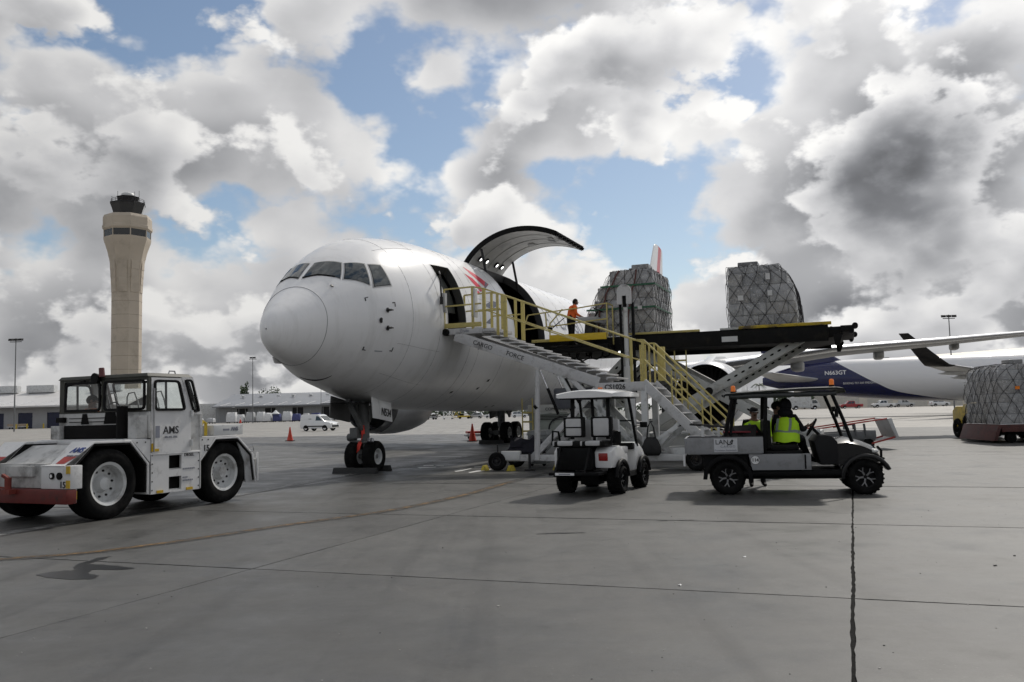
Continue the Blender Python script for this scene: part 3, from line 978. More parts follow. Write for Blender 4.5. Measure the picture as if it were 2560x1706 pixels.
def road_vehicle(name, label, cat, kind, x, y, rz, body, group=None):
    L_, W, wr, wx, low, cab, wins = SHAPES[kind]
    t = thing(name, label, cat, (x, y, 0), rz, group)
    m = MB()
    m.prism(low, lambda u, v, w: (u, w, v), -W / 2, W / 2)
    n = len(cab)
    zc0, zc1 = min(v for _, v in cab), max(v for _, v in cab)
    def side(sg):
        return [(u, sg * (W / 2 * .985 - .16 * W * .5 * (v - zc0) / (zc1 - zc0) * (.3 if kind == 'truck' else 1)), v) for u, v in cab]
    m.add(side(-1) + side(1), [tuple(range(n))[::-1], tuple(range(n, 2 * n))] + [(i, (i + 1) % n, n + (i + 1) % n, n + i) for i in range(n)])
    m.build('body', body, t, bevel=.045)
    for poly in wins:
        for sg in (-1, 1):
            q = MB()
            pts = [(u, sg * (W / 2 * .985 - .16 * W * .5 * (v - zc0) / (zc1 - zc0) * (.3 if kind == 'truck' else 1) + .012), v) for u, v in poly]
            q.add(pts, [tuple(range(len(pts)))])
            q.build('side_window', GLASS, t, smooth=0)
    # windscreen lies on the sloping front edge of the cabin
    (u0, v0), (u1, v1) = (cab[-3], cab[-2]) if kind in ('van',) else (cab[-2], cab[-1])
    if kind == 'truck':
        (u0, v0), (u1, v1) = cab[4], cab[5]
    d = Vector((v0 - v1, 0, u1 - u0)).normalized() * .015
    q = MB()
    wa, wb = W / 2 * .74, W / 2 * .84
    a0, a1 = .12, .9
    P = lambda f, yy: (u0 + (u1 - u0) * f + d.x, yy, v0 + (v1 - v0) * f + d.z)
    q.add([P(a0, -wa), P(a0, wa), P(a1, wb), P(a1, -wb)], [(0, 1, 2, 3)])
    q.build('windscreen', GLASS, t, smooth=0)
    xf, xr = max(u for u, _ in low), min(u for u, _ in low)
    for sg in (-1, 1):
        MB().box(xf - .22, xf + .01, sg * W * .36 - .16, sg * W * .36 + .16, .72, .9).build('headlight', LAMP, t, bevel=.03)
        MB().box(xr - .01, xr + .06, sg * W * .42 - .08, sg * W * .42 + .08, .75, 1.05).build('tail_light', TAILRED, t, bevel=.02)
        for xx in wx:
            MB().lathe([(wr * .6, -.11), (wr * .97, -.11), (wr, -.07), (wr, .07), (wr * .97, .11), (wr * .6, .11)], (xx, sg * (W / 2 - .09), wr), (0, 1, 0), 18).lathe([(wr * .6, sg * .10), (wr * .5, sg * .07), (.01, sg * .08)], (xx, sg * (W / 2 - .09), wr), (0, 1, 0), 18, mi=1).build('wheel', [RUBBER, ALU], t, smooth=40)
            MB().prism([(xx + wr * 1.12 * math.cos(k), wr + wr * 1.12 * math.sin(k)) for k in [i * math.pi / 10 for i in range(11)]], lambda u, v, w: (u, w, v), sg * (W / 2 + .004), sg * (W / 2 - .02)).build('wheel_arch', BLACK, t, smooth=0)
    MB().box(xf - .05, xf + .03, -W * .38, W * .38, .45, .66).build('grille', BLACK, t, bevel=.02)
    if x > 60:
        t.scale = (1.4, 1.4, 1.4)
    return t
v = road_vehicle('delivery_van', 'white compact delivery van parked on the bright apron under the freighter nose', 'van', 'van', -23.2, 105.5, -22, CARWHITE)
MB().box(-1.1, 1.2, -.915, -.9, .50, .62).build('rub_strip', BLACK, v, smooth=0)
MB().box(-.95, -.55, -.912, -.904, 1.40, 1.47).build('side_lettering', INKGREY, v, smooth=0)
FARG = 'vehicles parked along the far edge of the apron'
for nm, lb, ct, kd, x, y, rz, bd in (
    ('pickup_truck', 'white pickup parked far off below the blue jet belly, next to the red pickup', 'pickup', 'pickup', 128, 306, 178, CARWHITE),
    ('pickup_truck', 'red pickup parked far off below the blue jet tail', 'pickup', 'pickup', 114.5, 300, 178, CARRED),
    ('pickup_truck', 'silver pickup far off behind the white pickup', 'pickup', 'pickup', 137.5, 312, 4, CARSILVER),
    ('parked_car', 'white car parked far off beside the yellow forklift', 'car', 'suv', 147, 305, 2, CARWHITE),
    ('box_truck', 'white service truck parked far off left of the red pickup', 'truck', 'truck', 99.5, 303, -4, LTGREY),
    ('box_truck', 'pale truck standing far off beside the palms, seen under the utility vehicle roof', 'truck', 'truck', 84.5, 306, 176, CARWHITE),
    ('parked_car', 'white car under the freighter belly just left of the main gear leg', 'car', 'suv', -6.5, 262, 184, CARWHITE),
    ('parked_car', 'white car under the freighter belly just right of the main gear leg', 'car', 'suv', 1.6, 250, 3, CARWHITE),
    ('pickup_truck', 'white pickup under the freighter belly beside the loader ladder', 'pickup', 'pickup', 8.8, 258, 182, CARWHITE),
    ('parked_car', 'silver car under the freighter belly left of the white cars', 'car', 'suv', -11.5, 265, 170, CARSILVER),
    ('pickup_truck', 'dark pickup half hidden behind the white pickup under the belly', 'pickup', 'pickup', 4.6, 268, 3, CARDARK),
    ('parked_car', 'white car behind the row of pallets, right of the blue covers', 'car', 'suv', -71.5, 345, 190, CARWHITE),
    ('parked_car', 'dark car behind the delivery van roof', 'car', 'suv', -66, 348, 180, CARDARK)):
    road_vehicle(nm, lb, ct, kd, x, y, rz, bd, FARG)

# ------------------------------------------------------------------ rows of freight in the distance
WRAP = mat('white_stretch_wrap', (.72, .73, .74), .28, var=.12, scale=3, bump=.5, bscale=3)
WRAPG = mat('grey_stretch_wrap', (.46, .47, .48), .3, var=.15, scale=3, bump=.5, bscale=3)
BLUECV = mat('blue_cover', (.06, .07, .20), .5, var=.25, scale=2, bump=.4, bscale=2)
def lumpy(w, d, h, rnd, top=.5):
    """freight under film: a box whose surface sags and bulges"""
    m = MB()
    n = 6
    rings = []
    for k in range(7):
        f = k / 6
        z = h * f
        sh = 1 - (.16 * max(0, f - top) / (1 - top) if top < 1 else 0)
        ring = []
        for i in range(4 * n):
            s_, t_ = divmod(i, n)
            q = -1 + 2 * t_ / n
            x, y = ((q, -1), (1, q), (-q, 1), (-1, -q))[s_]
            ring.append(Vector((x * w / 2 * sh + rnd.uniform(-.06, .06), y * d / 2 * sh + rnd.uniform(-.06, .06), z + (rnd.uniform(-.15, .22) if k == 6 else 0))))
        rings.append(ring)
    m.rings(rings)
    return m
def far_freight(label, x, y, w, h, m, seed, base=.5):
    rnd = random.Random(seed)
    t = thing('wrapped_freight', label, 'freight', (x, y, 0), group='freight lined up in front of the grey warehouse')
    q = lumpy(w, 3, h, rnd)
    q.v = [(a, b, c + base) for a, b, c in q.v]
    q.build('wrapped_load', m, t, smooth=60)
    q = MB()
    q.box(-w / 2 - .1, w / 2 + .1, -1.5, 1.5, base - .16, base - .005)
    q.build('dolly_deck', DKMETAL, t)
    for sx in (-1, 1):
        for sy in (-1, 1):
            MB().cyl((sx * w * .4, sy * 1.3 - .06, .2), (sx * w * .4, sy * 1.3 + .06, .2), .2, n=10).build('wheel', RUBBER, t)
row = [(-118.5, 3.0, 1.6, WRAPG, 'low grey wrapped load at the left end of the freight row'), (-114.2, 2.6, 1.5, WRAPG, 'second low grey load of the freight row, behind the red cone'),
       (-106.6, 3.6, 3.4, WRAP, 'tallest white wrapped load at the left of the white group'), (-102.6, 2.4, 2.6, WRAP, 'white wrapped load right of the tallest one'),
       (-99.2, 3.0, 3.3, WRAPG, 'grey sided load with white top in the middle of the row'), (-95.6, 2.8, 3.4, WRAP, 'white shiny load left of the blue cover'),
       (-92.3, 2.4, 2.9, WRAP, 'narrow white shiny load next to the blue cover'), (-89.2, 2.6, 2.5, BLUECV, 'first blue covered load, under a white peaked sheet'),
       (-85.6, 3.2, 3.3, WRAP, 'white topped load right of the peaked sheet'), (-81.6, 3.0, 2.4, BLUECV, 'second blue covered load from the left'),
       (-78.2, 2.2, 2.4, LTGREY, 'grey box between the two blue covers on the right'), (-74.8, 3.2, 2.5, BLUECV, 'rightmost blue covered load behind the van')]
for i, (x, w, h, m_, lb) in enumerate(row):
    far_freight(lb, x, 332 + (i % 3), w, h, m_, i)
t = thing('pallet_sheet', 'white peaked plastic sheet heaped on the first blue covered load', 'sheet', (-89.4, 331.5, 3.05), group=None)
q = MB()
q.lathe([(1.5, 0), (1.3, .4), (.7, .8), (.35, 1.3), (.02, 1.5)], n=9)
q.build('sheet_fold', WRAP, t, smooth=20)

# ground equipment seen under the freighter belly
def belt_loader(label, x, y, rz, body):
    t = thing('belt_loader', label, 'belt loader', (x, y, 0), rz, 'ground equipment under the belly')
    MB().box(-2.2, 1.4, -.9, .9, .45, .95).build('chassis', body, t, bevel=.04)
    MB().bar((-3.2, 0, .9), (3.4, 0, 2.0), .8, .18).build('conveyor', DKMETAL, t, bevel=.02)
    MB().box(-1.6, -.4, -.9, -.2, .95, 1.5).build('seat_box', BLACK, t, bevel=.05)
    for sx in (-1.5, 1.0):
        for sy in (-.85, .85):
            MB().cyl((sx, sy - .1, .33), (sx, sy + .1, .33), .33, n=12).build('wheel', RUBBER, t)
belt_loader('grey belt loader behind the freighter far engine', -24.5, 258, 160, GREY)
belt_loader('yellow belt loader behind the freighter left of the main gear', -14.5, 262, 10, YELLOW)
def gpu(label, x, y, c):
    t = thing('equipment_frame', label, 'ground equipment', (x, y, 0), 0, 'ground equipment under the belly')
    m = MB()
    for sx in (-1.4, 1.4):
        for sy in (-.7, .7):
            m.bar((sx, sy, .3), (sx * .8, sy, 2.6), .12)
    for sy in (-.7, .7):
        m.bar((-1.4, sy, .4), (1.1, sy, 2.5), .1)
        m.bar((1.4, sy, .4), (-1.1, sy, 2.5), .1)
        m.bar((-1.15, sy, 2.6), (1.15, sy, 2.6), .12)
    m.build('frame', c, t)
    MB().box(-1.5, 1.5, -.8, .8, .3, .45).build('base', c, t)
    for sx in (-1.1, 1.1):
        for sy in (-.75, .75):
            MB().cyl((sx, sy - .06, .15), (sx, sy + .06, .15), .15, n=10).build('wheel', RUBBER, t)
gpu('white cross braced equipment frame under the freighter belly', -19.0, 255, CARWHITE)
gpu('yellow cross braced stand under the freighter belly', -17.4, 268, YELLOW)

# yellow posts in front of the left warehouse
for k, (x, lb) in enumerate(((-163.2, 'yellow bollard left of the navy dock door'), (-157.7, 'yellow bollard in front of the right jamb of the navy dock door'), (-166.8, 'yellow bollard nearest the left picture edge'))):
    o = MB().lathe([(.0, 0), (.26, 0), (.26, 1.5), (.2, 1.62), (.0, 1.66)], n=12).build('bollard', YELLOW, smooth=40, loc=(x, 296, 0))
    tag(o, lb, 'bollard', 'bollards at the left warehouse')
t = thing('flatbed_cart', 'low flat baggage cart standing before the navy dock door', 'baggage cart', (-167.5, 298, 0))
MB().box(-3.2, 3.2, -1, 1, .6, .85).build('deck', LTGREY, t)
MB().box(-3.0, 3.0, -.9, .9, .85, 1.7).build('cargo', mat('tan_cargo', (.35, .28, .22), .7), t, bevel=.05)
for sx in (-2.2, 2.2):
    for sy in (-.8, .8):
        MB().cyl((sx, sy - .1, .3), (sx, sy + .1, .3), .3, n=10).build('wheel', RUBBER, t)

# ------------------------------------------------------------------ traffic cones
CONE = mat('cone_orange', (.62, .05, .02), .5, var=.1)
def cone(label, x, y, h=.9, s=1):
    t = thing('traffic_cone', label, 'traffic cone', (x, y, 0), group='traffic cones on the apron')
    MB().box(-.24 * s, .24 * s, -.24 * s, .24 * s, 0, .05).build('base', BLACK, t, bevel=.015)
    MB().lathe([(.19 * s, .05), (.10 * s, h * .5), (.035, h), (.0, h + .01)], n=18).build('cone_body', CONE, t, smooth=50)
    MB().lathe([(.075 * s, h * .64), (.078 * s, h * .64), (.052 * s, h * .82), (.05 * s, h * .82)], n=18).build('reflective_band', INKWHITE, t)
cone('orange traffic cone standing on the apron left of the nose gear', -16.1, 63.5, 1.0, 1.2)
cone('orange traffic cone beside the far main landing gear', -2.5, 52.8, 1.05, 1.25)
cone('faded red cone by the left end of the distant freight row', -98.5, 318, 2.1, 2.4)
t = thing('tow_dolly', 'low red and white dolly behind the cone at the main gear', 'dolly', (-1.6, 55.5, 0), 10)
MB().box(-1.4, 1.6, -.6, .6, .42, .56).build('deck', REDP, t, bevel=.02)
MB().box(-1.5, 1.6, -.62, .62, .24, .36).build('frame', LTGREY, t, bevel=.02)
for sx in (-1.1, 1.0):
    for sy in (-.5, .5):
        MB().cyl((sx, sy - .06, .17), (sx, sy + .06, .17), .17, n=12).build('wheel', RUBBER, t)

# ------------------------------------------------------------------ wide-body freighter; local x = port, y = aft, z up, origin under the nose gear
NOSE = 4.78
_S = [0, .1, .4, .8, 1.25, 1.9, 2.6, 3.6, 5, 7, 9.5, 12, 33, 38, 42, 45, 48, 51, 53.5, 54.9]
_Q = [math.sqrt(s) for s in _S]
CROWN = smooth_curve(_Q, [3.95, 4.27, 4.56, 4.86, 5.21, 5.80, 6.34, 6.85, 7.15, 7.33, 7.36, 7.36, 7.36, 7.36, 7.36, 7.30, 7.10, 6.70, 6.0, 5.35])
KEEL = smooth_curve(_Q, [3.95, 3.61, 3.37, 3.19, 3.06, 2.84, 2.58, 2.35, 2.05, 1.88, 1.80, 1.76, 1.74, 1.95, 2.30, 2.62, 3.02, 3.50, 4.0, 4.4])
HALFW = smooth_curve(_Q, [0, .24, .50, .78, 1.07, 1.43, 1.78, 2.1, 2.35, 2.46, 2.5, 2.51, 2.51, 2.47, 2.32, 2.10, 1.75, 1.30, .75, .3])
ZMID = smooth_curve(_Q, [3.95, 3.96, 4.03, 4.13, 4.23, 4.36, 4.46, 4.5, 4.5, 4.5, 4.5, 4.5, 4.5, 4.54, 4.7, 4.82, 4.95, 5.0, 4.95, 4.85])
def skin(s, phi, off=0.0, k=1.0):
    q = math.sqrt(max(s, 0))
    zc, zk, w, zm = CROWN(q), KEEL(q), HALFW(q), ZMID(q)
    p = R(phi)
    c, sn = math.cos(p), math.sin(p)
    h = (zc - zm) if sn >= 0 else (zm - zk)
    nrm = Vector((c / max(w, .05), 0, sn / max(h, .05))).normalized()
    return Vector((w * c * k, s - NOSE, zm + h * sn * k)) + nrm * off
def skin_z(s, z, side=1, off=.008):
    q = math.sqrt(max(s, 0))
    zc, zk, w, zm = CROWN(q), KEEL(q), HALFW(q), ZMID(q)
    h = (zc - zm) if z >= zm else (zm - zk)
    f = max(-1, min(1, (z - zm) / h))
    phi = math.degrees(math.asin(f))
    return skin(s, phi if side > 0 else 180 - phi, off)
def patch(left, right, off, n=6):
    """sheet on the skin between two polylines of (s, phi)"""
    m = MB()
    rings = []
    for (s0, p0), (s1, p1) in zip(left, right):
        rings.append([skin(s0 + (s1 - s0) * i / n, p0 + (p1 - p0) * i / n, off) for i in range(n + 1)])
    return m.rings(rings, 0, False, False)
def quad_patch(c, off, n=8, k=8):
    """c: four (s, phi) corners"""
    L_ = [(c[0][0] + (c[3][0] - c[0][0]) * i / k, c[0][1] + (c[3][1] - c[0][1]) * i / k) for i in range(k + 1)]
    R_ = [(c[1][0] + (c[2][0] - c[1][0]) * i / k, c[1][1] + (c[2][1] - c[1][1]) * i / k) for i in range(k + 1)]
    return patch(L_, R_, off, n)
def grow(c, f):
    cs, cp = sum(p[0] for p in c) / 4, sum(p[1] for p in c) / 4
    ds, dp = max(abs(p[0] - cs) for p in c), max(abs(p[1] - cp) for p in c)
    return [(p[0] + (p[0] - cs) / ds * f, p[1] + (p[1] - cp) / dp * f * 22) for p in c]

L1 = (5.72, 6.95, -8, 41)                # entry door: s0, s1, phi0, phi1
CARGO = (11.15, 14.5, -8, 70)            # main deck cargo door

def airfoil(l, a, c, z, tc, up=Vector((0, 0, 1)), out=None, n=12):
    """closed ring of points, leading edge first"""
    pts = []
    xs = [.5 - .5 * math.cos(math.pi * i / n) for i in range(n + 1)]
    def t(x):
        return 5 * tc * (.2969 * math.sqrt(x) - .126 * x - .3516 * x * x + .2843 * x**3 - .1036 * x**4)
    for x in xs:
        pts.append(Vector((l, a + x * c, z)) + up * (t(x) * .9 - .02 * x) * c)
    for x in reversed(xs[1:-1]):
        pts.append(Vector((l, a + x * c, z)) - up * (t(x) * 1.0 + .02 * x) * c)
    return pts

WING = [(1.2, 14.2, 10.8, 3.05, .13), (2.5, 15.2, 9.9, 3.12, .13), (7.9, 18.9, 6.9, 3.72, .105), (13, 22.4, 5.4, 4.42, .092), (18, 25.8, 3.9, 4.80, .10), (23.3, 29.4, 2.4, 5.25, .10)]
def wing_at(l):
    for p, q in zip(WING, WING[1:]):
        if p[0] <= l <= q[0]:
            f = (l - p[0]) / (q[0] - p[0])
            return [p[i] + (q[i] - p[i]) * f for i in range(5)]
    return WING[-1]

def aircraft(name, label, loc, rz, paint, open_doors, tail_mat, winglet_mat=None, detail=True, gear=True, fin_secs=None):
    t = thing(name, label, 'airplane', loc, rz)
    angs = sorted(set(list(range(-90, 270, 5)) + [-8, 41]))
    def loft(st, name_, m_, holes=()):
        rings = [[skin(s, a) for a in angs] for s in st]
        n = len(angs)
        q = MB()
        vs = [v for r in rings for v in r]
        fs = []
        for i in range(len(st) - 1):
            for k in range(n):
                k2 = (k + 1) % n
                a0 = angs[k]
                if any(h[0] - 1e-6 <= st[i] and st[i + 1] <= h[1] + 1e-6 and h[2] <= a0 < h[3] for h in holes):
                    continue
                fs.append((i * n + k, i * n + k2, (i + 1) * n + k2, (i + 1) * n + k))
        q.add(vs, fs)
        if st[-1] > 54:
            q.add(rings[-1], [tuple(range(n))])
        return q.build(name_, m_, t, smooth=50)
    st0 = [.0005, .004, .015, .04, .08, .14, .22, .32, .45, .6, .8, 1.0, 1.2]
    st1 = [1.2 + .2 * i for i in range(0, 12)] + [3.65 + .3 * i for i in range(0, 6)] + [5.45, L1[0], 6.3, L1[1], 7.5, 8.2, 9, 10, CARGO[0], 12, 13, 13.8, CARGO[1]] + [15.5 + 1.5 * i for i in range(0, 27)] + [54.9]
    loft(st0, 'radome', paint)
    loft(st1, 'fuselage', paint, (L1, CARGO) if open_doors else ())
    SEAM = mat(name + '_seam', (.22, .22, .23), .6)
    ring = [skin(1.2, a, .004) for a in range(0, 361, 6)]
    MB().tube(ring, .007, 5).build('radome_seam', SEAM, t)
    # cockpit windows
    WF = mat(name + '_window_frame', (.40, .40, .40), .35)
    GASK = BLACK
    base = [[(1.54, 86.5), (2.06, 86.5), (2.27, 61.7), (1.91, 46.8)], [(2.0, 43.9), (2.34, 58.2), (2.73, 47.5), (2.5, 27.2)], [(2.63, 24.4), (2.85, 45.0), (3.18, 40.6), (3.18, 22.9)]]
    for k, c in enumerate(base):
        for sg in (1, -1):
            cc = [(s, p if sg > 0 else 180 - p) for s, p in c]
            order = [cc[0], cc[1], cc[2], cc[3]]
            fr = quad_patch(grow(order, .075), .004).build('window_frame', WF, t, smooth=50)
            quad_patch(grow(order, .022), .008).build('gasket', GASK, fr, smooth=50)
            quad_patch(order, .012).build('pane', GLASS, fr, smooth=50)
    if detail:
        for sg in (1, -1):
            p = [skin(1.50, 90 - sg * 3, .03), skin(1.66, 90 - sg * 20, .03), skin(1.84, 90 - sg * 38, .03)]
            MB().tube(p, .02, 5).build('wiper', BLACK, t)
        # probes, static ports and door outline marks on the port cheek
        for s, ph in ((2.9, 3.3), (2.93, -11)):
            o = skin(s, ph)
            m = MB()
            m.cyl(o, o + Vector((.14, -.02, 0)), .03, n=8)
            m.cyl(o + Vector((.14, .06, 0)), o + Vector((.15, -.26, 0)), .02, .012, n=8)
            m.build('pitot_probe', DKMETAL, t)
        for s, ph, r in ((2.68, -5, .075), (2.9, 3.3, .07), (2.93, -11, .07), (1.63, 44.8, .05)):
            q = MB()
            q.lathe([(r, 0), (r, .02), (.001, .02)], skin(s, ph), skin(s, ph, 1) - skin(s, ph), 14)
            q.build('sensor_plate', DKMETAL, t)
        def mark(c):
            quad_patch(c, .005, 3, 3).build('corner_mark', INK, t)
        w_, h_ = .10, 2.6
        for s, ph, ds, dp in ((2.235, 16.6, 1, -1), (3.2, 9.3, -1, -1), (2.33, -32.7, 1, 1), (3.33, -29.4, -1, 1)):
            mark([(s, ph), (s + ds * .11, ph), (s + ds * .11, ph + dp * .8), (s, ph + dp * .8)])
            mark([(s, ph + dp * .9), (s + ds * .035, ph + dp * .9), (s + ds * .035, ph + dp * 3.4), (s, ph + dp * 3.4)])
        quad_patch([(2.72, -31.0), (2.98, -30.2), (2.98, -30.9), (2.72, -31.7)], .004, 3, 3).build('vent_slot', INKGREY, t)
        # forward access hatch: a dark smile on the chin
        pts = [skin(2.2 + .03 * math.cos(R(x * 4.5)), -90 + x, .006) for x in range(-19, 20, 2)]
        MB().tube(pts, [.006 + .02 * (1 - abs(i - 9) / 9.5) for i in range(len(pts))], 5).build('chin_hatch_gap', INK, t)
        # skin lap joints
        for s in (3.9, 5.3, 7.4, 8.1, 10.3, 15.6, 17.3, 19, 21, 23, 25, 27):
            MB().tube([skin(s, a, .0015) for a in range(-80, 100, 6)], .0035, 4).build('skin_joint', SEAM, t)
        for ph in (57, 20, -22, -50):
            MB().tube([skin(s, ph, .0015) for s in [3.4 + .3 * i for i in range(8)]] if ph != 20 else [skin(s, ph, .0015) for s in [7.2 + .5 * i for i in range(8)]], .0035, 4).build('skin_joint', SEAM, t)
    if open_doors:
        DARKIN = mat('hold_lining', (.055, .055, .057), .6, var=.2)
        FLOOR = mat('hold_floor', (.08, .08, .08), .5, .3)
        for nm, s0, s1 in (('entry_lining', 5.25, 8.2), ('hold_lining', 9.6, 22)):
            q = MB()
            st = [s0 + (s1 - s0) * i / 12 for i in range(13)]
            hol = L1 if nm[0] == 'e' else CARGO
            an = [a for a in angs if -40 <= a <= 220]
            rings = [[skin(s, a, 0, .94) for a in an] for s in st]
            n = len(an)
            vs = [v for r in rings for v in r]
            fs = []
            for i in range(12):
                for k in range(n - 1):
                    sm = (st[i] + st[i + 1]) / 2
                    if hol[0] - .15 < sm < hol[1] + .15 and hol[2] - 1 <= an[k] < hol[3]:
                        continue
                    fs.append((i * n + k, i * n + k + 1, (i + 1) * n + k + 1, (i + 1) * n + k))
            q.add(vs, fs)
            q.add(rings[0], [tuple(range(n))])
            q.add(rings[-1], [tuple(range(n))])
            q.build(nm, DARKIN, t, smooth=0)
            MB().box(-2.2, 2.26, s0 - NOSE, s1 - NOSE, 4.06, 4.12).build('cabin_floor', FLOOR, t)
        # reveals round the two openings
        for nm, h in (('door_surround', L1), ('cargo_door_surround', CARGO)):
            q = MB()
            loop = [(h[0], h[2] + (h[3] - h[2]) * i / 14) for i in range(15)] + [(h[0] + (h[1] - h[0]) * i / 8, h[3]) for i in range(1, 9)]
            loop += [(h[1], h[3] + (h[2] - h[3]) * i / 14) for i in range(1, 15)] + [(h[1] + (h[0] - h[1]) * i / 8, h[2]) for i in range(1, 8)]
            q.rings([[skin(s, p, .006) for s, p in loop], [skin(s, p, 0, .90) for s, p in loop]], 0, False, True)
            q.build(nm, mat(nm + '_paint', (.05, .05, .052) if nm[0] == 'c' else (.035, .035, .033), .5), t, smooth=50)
            q = MB()
            c0 = [(s, p) for s, p in loop]
            cs, cp = (h[0] + h[1]) / 2, (h[2] + h[3]) / 2
            q.rings([[skin(s, p, .007) for s, p in loop], [skin(s + (s - cs) * .05, p + (p - cp) * .035, .007) for s, p in loop]], 0, False, True)
            q.build('door_seal', LTGREY if nm[0] == 'd' else WHITE, t, smooth=50)
        # plug door hoisted up inside the entry: its inner face and handle show in the opening
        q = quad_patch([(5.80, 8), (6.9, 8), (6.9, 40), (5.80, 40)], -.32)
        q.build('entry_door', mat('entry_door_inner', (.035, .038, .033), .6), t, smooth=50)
        MB().bar(skin(6.25, 22, -.27), skin(6.25, 14, -.27), .05).build('door_handle', LTGREY, t)
        # hold-open arm standing proud of the entry
        a0 = skin(5.72, 33, .05)
        a1 = a0 + Vector((.30, -.42, -.12))
        m = MB()
        m.tube([a0 + Vector((0, .15, .06)), a1, a1 + Vector((.05, -.02, -.75))], .028, 7)
        m.cyl(a1 + Vector((.05, -.02, -.70)), a1 + Vector((.05, -.02, -.92)), .055, n=8)
        m.build('hold_open_arm', DKMETAL, t)
        # cargo door leaf swung up about its hinge
        hinge = skin(CARGO[0], 76)
        rot = R(72)
        def leaf(s, phi, off):
            p = skin(s, phi, off)
            h = skin(s, 76)
            dl, dz = p.x - h.x, p.z - h.z
            c, sn = math.cos(rot), math.sin(rot)
            return Vector((h.x + c * dl - sn * dz, p.y, h.z + sn * dl + c * dz))
        ph = [76 - 84 * i / 28 for i in range(29)]
        s0, s1 = CARGO[0] - .06, CARGO[1] + .06
        lid = thing_part('cargo_door', t)
        q = MB()
        q.rings([[leaf(s, p, .04) for p in ph] for s in (s0, (s0 + s1) / 2, s1)], 0, False, False)
        q.build('outer_skin', paint, lid, smooth=50)
        q = MB()
        q.rings([[leaf(s, p, -.13) for p in ph] for s in (s0 + .05, (s0 + s1) / 2, s1 - .05)], 0, False, False)
        q.build('inner_panel', mat('door_inner_panel', (.62, .62, .60), .45, var=.12, scale=1.5, dirt_sheen=(.40, .40, .39)), lid, smooth=50)
        q = MB()
        for s in (s0, s1):
            q.rings([[leaf(s, p, .042) for p in ph], [leaf(s + (.05 if s == s0 else -.05), p, -.14) for p in ph]], 0, False, False)
        q.rings([[leaf(s, ph[-1], o) for s in (s0, s1)] for o in (.042, -.14)], 0, False, False)
        q.build('edge_seal', BLACK, lid, smooth=50)
        for k in range(8):
            s = s0 + .2 + (s1 - s0 - .4) * k / 7
            q = MB()
            q.bar(leaf(s - .12, ph[-1], -.05), leaf(s + .12, ph[-1], -.05), .10, .16)
            q.bar(leaf(s, ph[-1] + .5, -.05), leaf(s, ph[-1] - 2.2, -.06), .12, .1)
            q.build('latch', BLACK, lid)
        for s in (s0 + .9, s0 + 1.8, s0 + 2.7):
            MB().tube([leaf(s, p, -.135) for p in ph[1:-3]], .011, 5).build('panel_joint', GREY, lid)
        for s, p in ((12.6, 6), (13.3, 10), (13.9, -2), (12.2, -4), (13.6, 30)):
            q = MB()
            q.rings([[leaf(s + ds, p + dp, -.150) for ds in (-.22, .22)] for dp in (-2.6, 2.6)], 0, False, False)
            q.build('access_panel', mat('panel_grey', (.26, .26, .26), .5) if 'panel_grey' not in bpy.data.materials else bpy.data.materials['panel_grey'], lid)
        BEZ = BLACK
        LIT = mat('sky_hole_glow', (1, 1, .97), .4, emit=2.5) if 'sky_hole_glow' not in bpy.data.materials else bpy.data.materials['sky_hole_glow']  # glowing discs stand in for holes with sky behind, no lamps here
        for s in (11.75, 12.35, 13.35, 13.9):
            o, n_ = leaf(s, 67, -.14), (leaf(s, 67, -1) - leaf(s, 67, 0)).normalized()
            lm = MB().lathe([(.0, 0), (.13, 0), (.12, .05), (.075, .06)], o, n_, 14).build('sky_hole_rim', BEZ, lid)
            MB().lathe([(.0, .055), (.075, .06)], o, n_, 14).build('lens', LIT, lm)  # bright disc imitating sky seen through a hole
        for s in (s0 + .12, s1 - .12):
            MB().cyl(leaf(s, 58, -.14), skin(s, 50, -.1, .95), .05, n=8).build('door_actuator', DKMETAL, lid)
        # hinge line
        MB().cyl(skin(s0, 76, .01), skin(s1, 76, .01), .05, n=8).build('hinge', BLACK, lid)

    # wings, engines, pylons, flap fairings
    ENG = mat(name + '_nacelle', (.62, .63, .64), .3, var=.05, coat=.2) if winglet_mat is None else NAVY
    ALUW = mat(name + '_wing_edge', (.78, .78, .79), .22, .9, var=.05)
    WP = mat(name + '_wing_grey', (.50, .51, .52), .4, var=.06, scale=.6, dirt_sheen=(.36, .36, .35), dscale=.5)
    for sg, side_ in ((1, 'port'), (-1, 'starboard')):
        q = MB()
        q.rings([[Vector((p.x * sg, p.y, p.z)) for p in airfoil(*w)] for w in WING])
        wg = q.build('wing', WP, t, smooth=50)
        q = MB()                                             # bright slat along the leading edge
        rr = []
        for w in WING[1:]:
            l, a, c, z, tc = w
            af = airfoil(l, a - .012 * c, c * 1.01, z, tc * 1.03)
            n_ = len(af)
            idx = [3, 2, 1, 0, n_ - 1, n_ - 2]
            rr.append([Vector((af[i].x * sg, af[i].y - .01, af[i].z)) for i in idx])
        q.rings(rr, 0, False, False)
        q.build('slat', ALUW, wg, smooth=60)
        for l, ln, r_ in ((5.3, 4.2, .42), (11.2, 3.8, .36), (15.2, 3.2, .30), (19.0, 2.6, .24)):
            _, a, c, z, tc = wing_at(l)
            q = MB()
            q.rings([[Vector((abs(math.cos(k))**.55 * math.copysign(1, math.cos(k)) * w_, y_, abs(math.sin(k))**.55 * math.copysign(1, math.sin(k)) * w_)) for k in [i * math.pi / 10 + .01 for i in range(20)]] for w_, y_ in ((.45, 0), (.8, .12), (.96, .4), (1, 1.0), (.95, .55 * ln), (.55, .85 * ln), (.03, ln))])
            q.v = [(x * r_ * .9 + l * sg, y + a + c * .45, zz * r_ * .8 + z - c * .055 - r_ * .35) for x, y, zz in q.v]
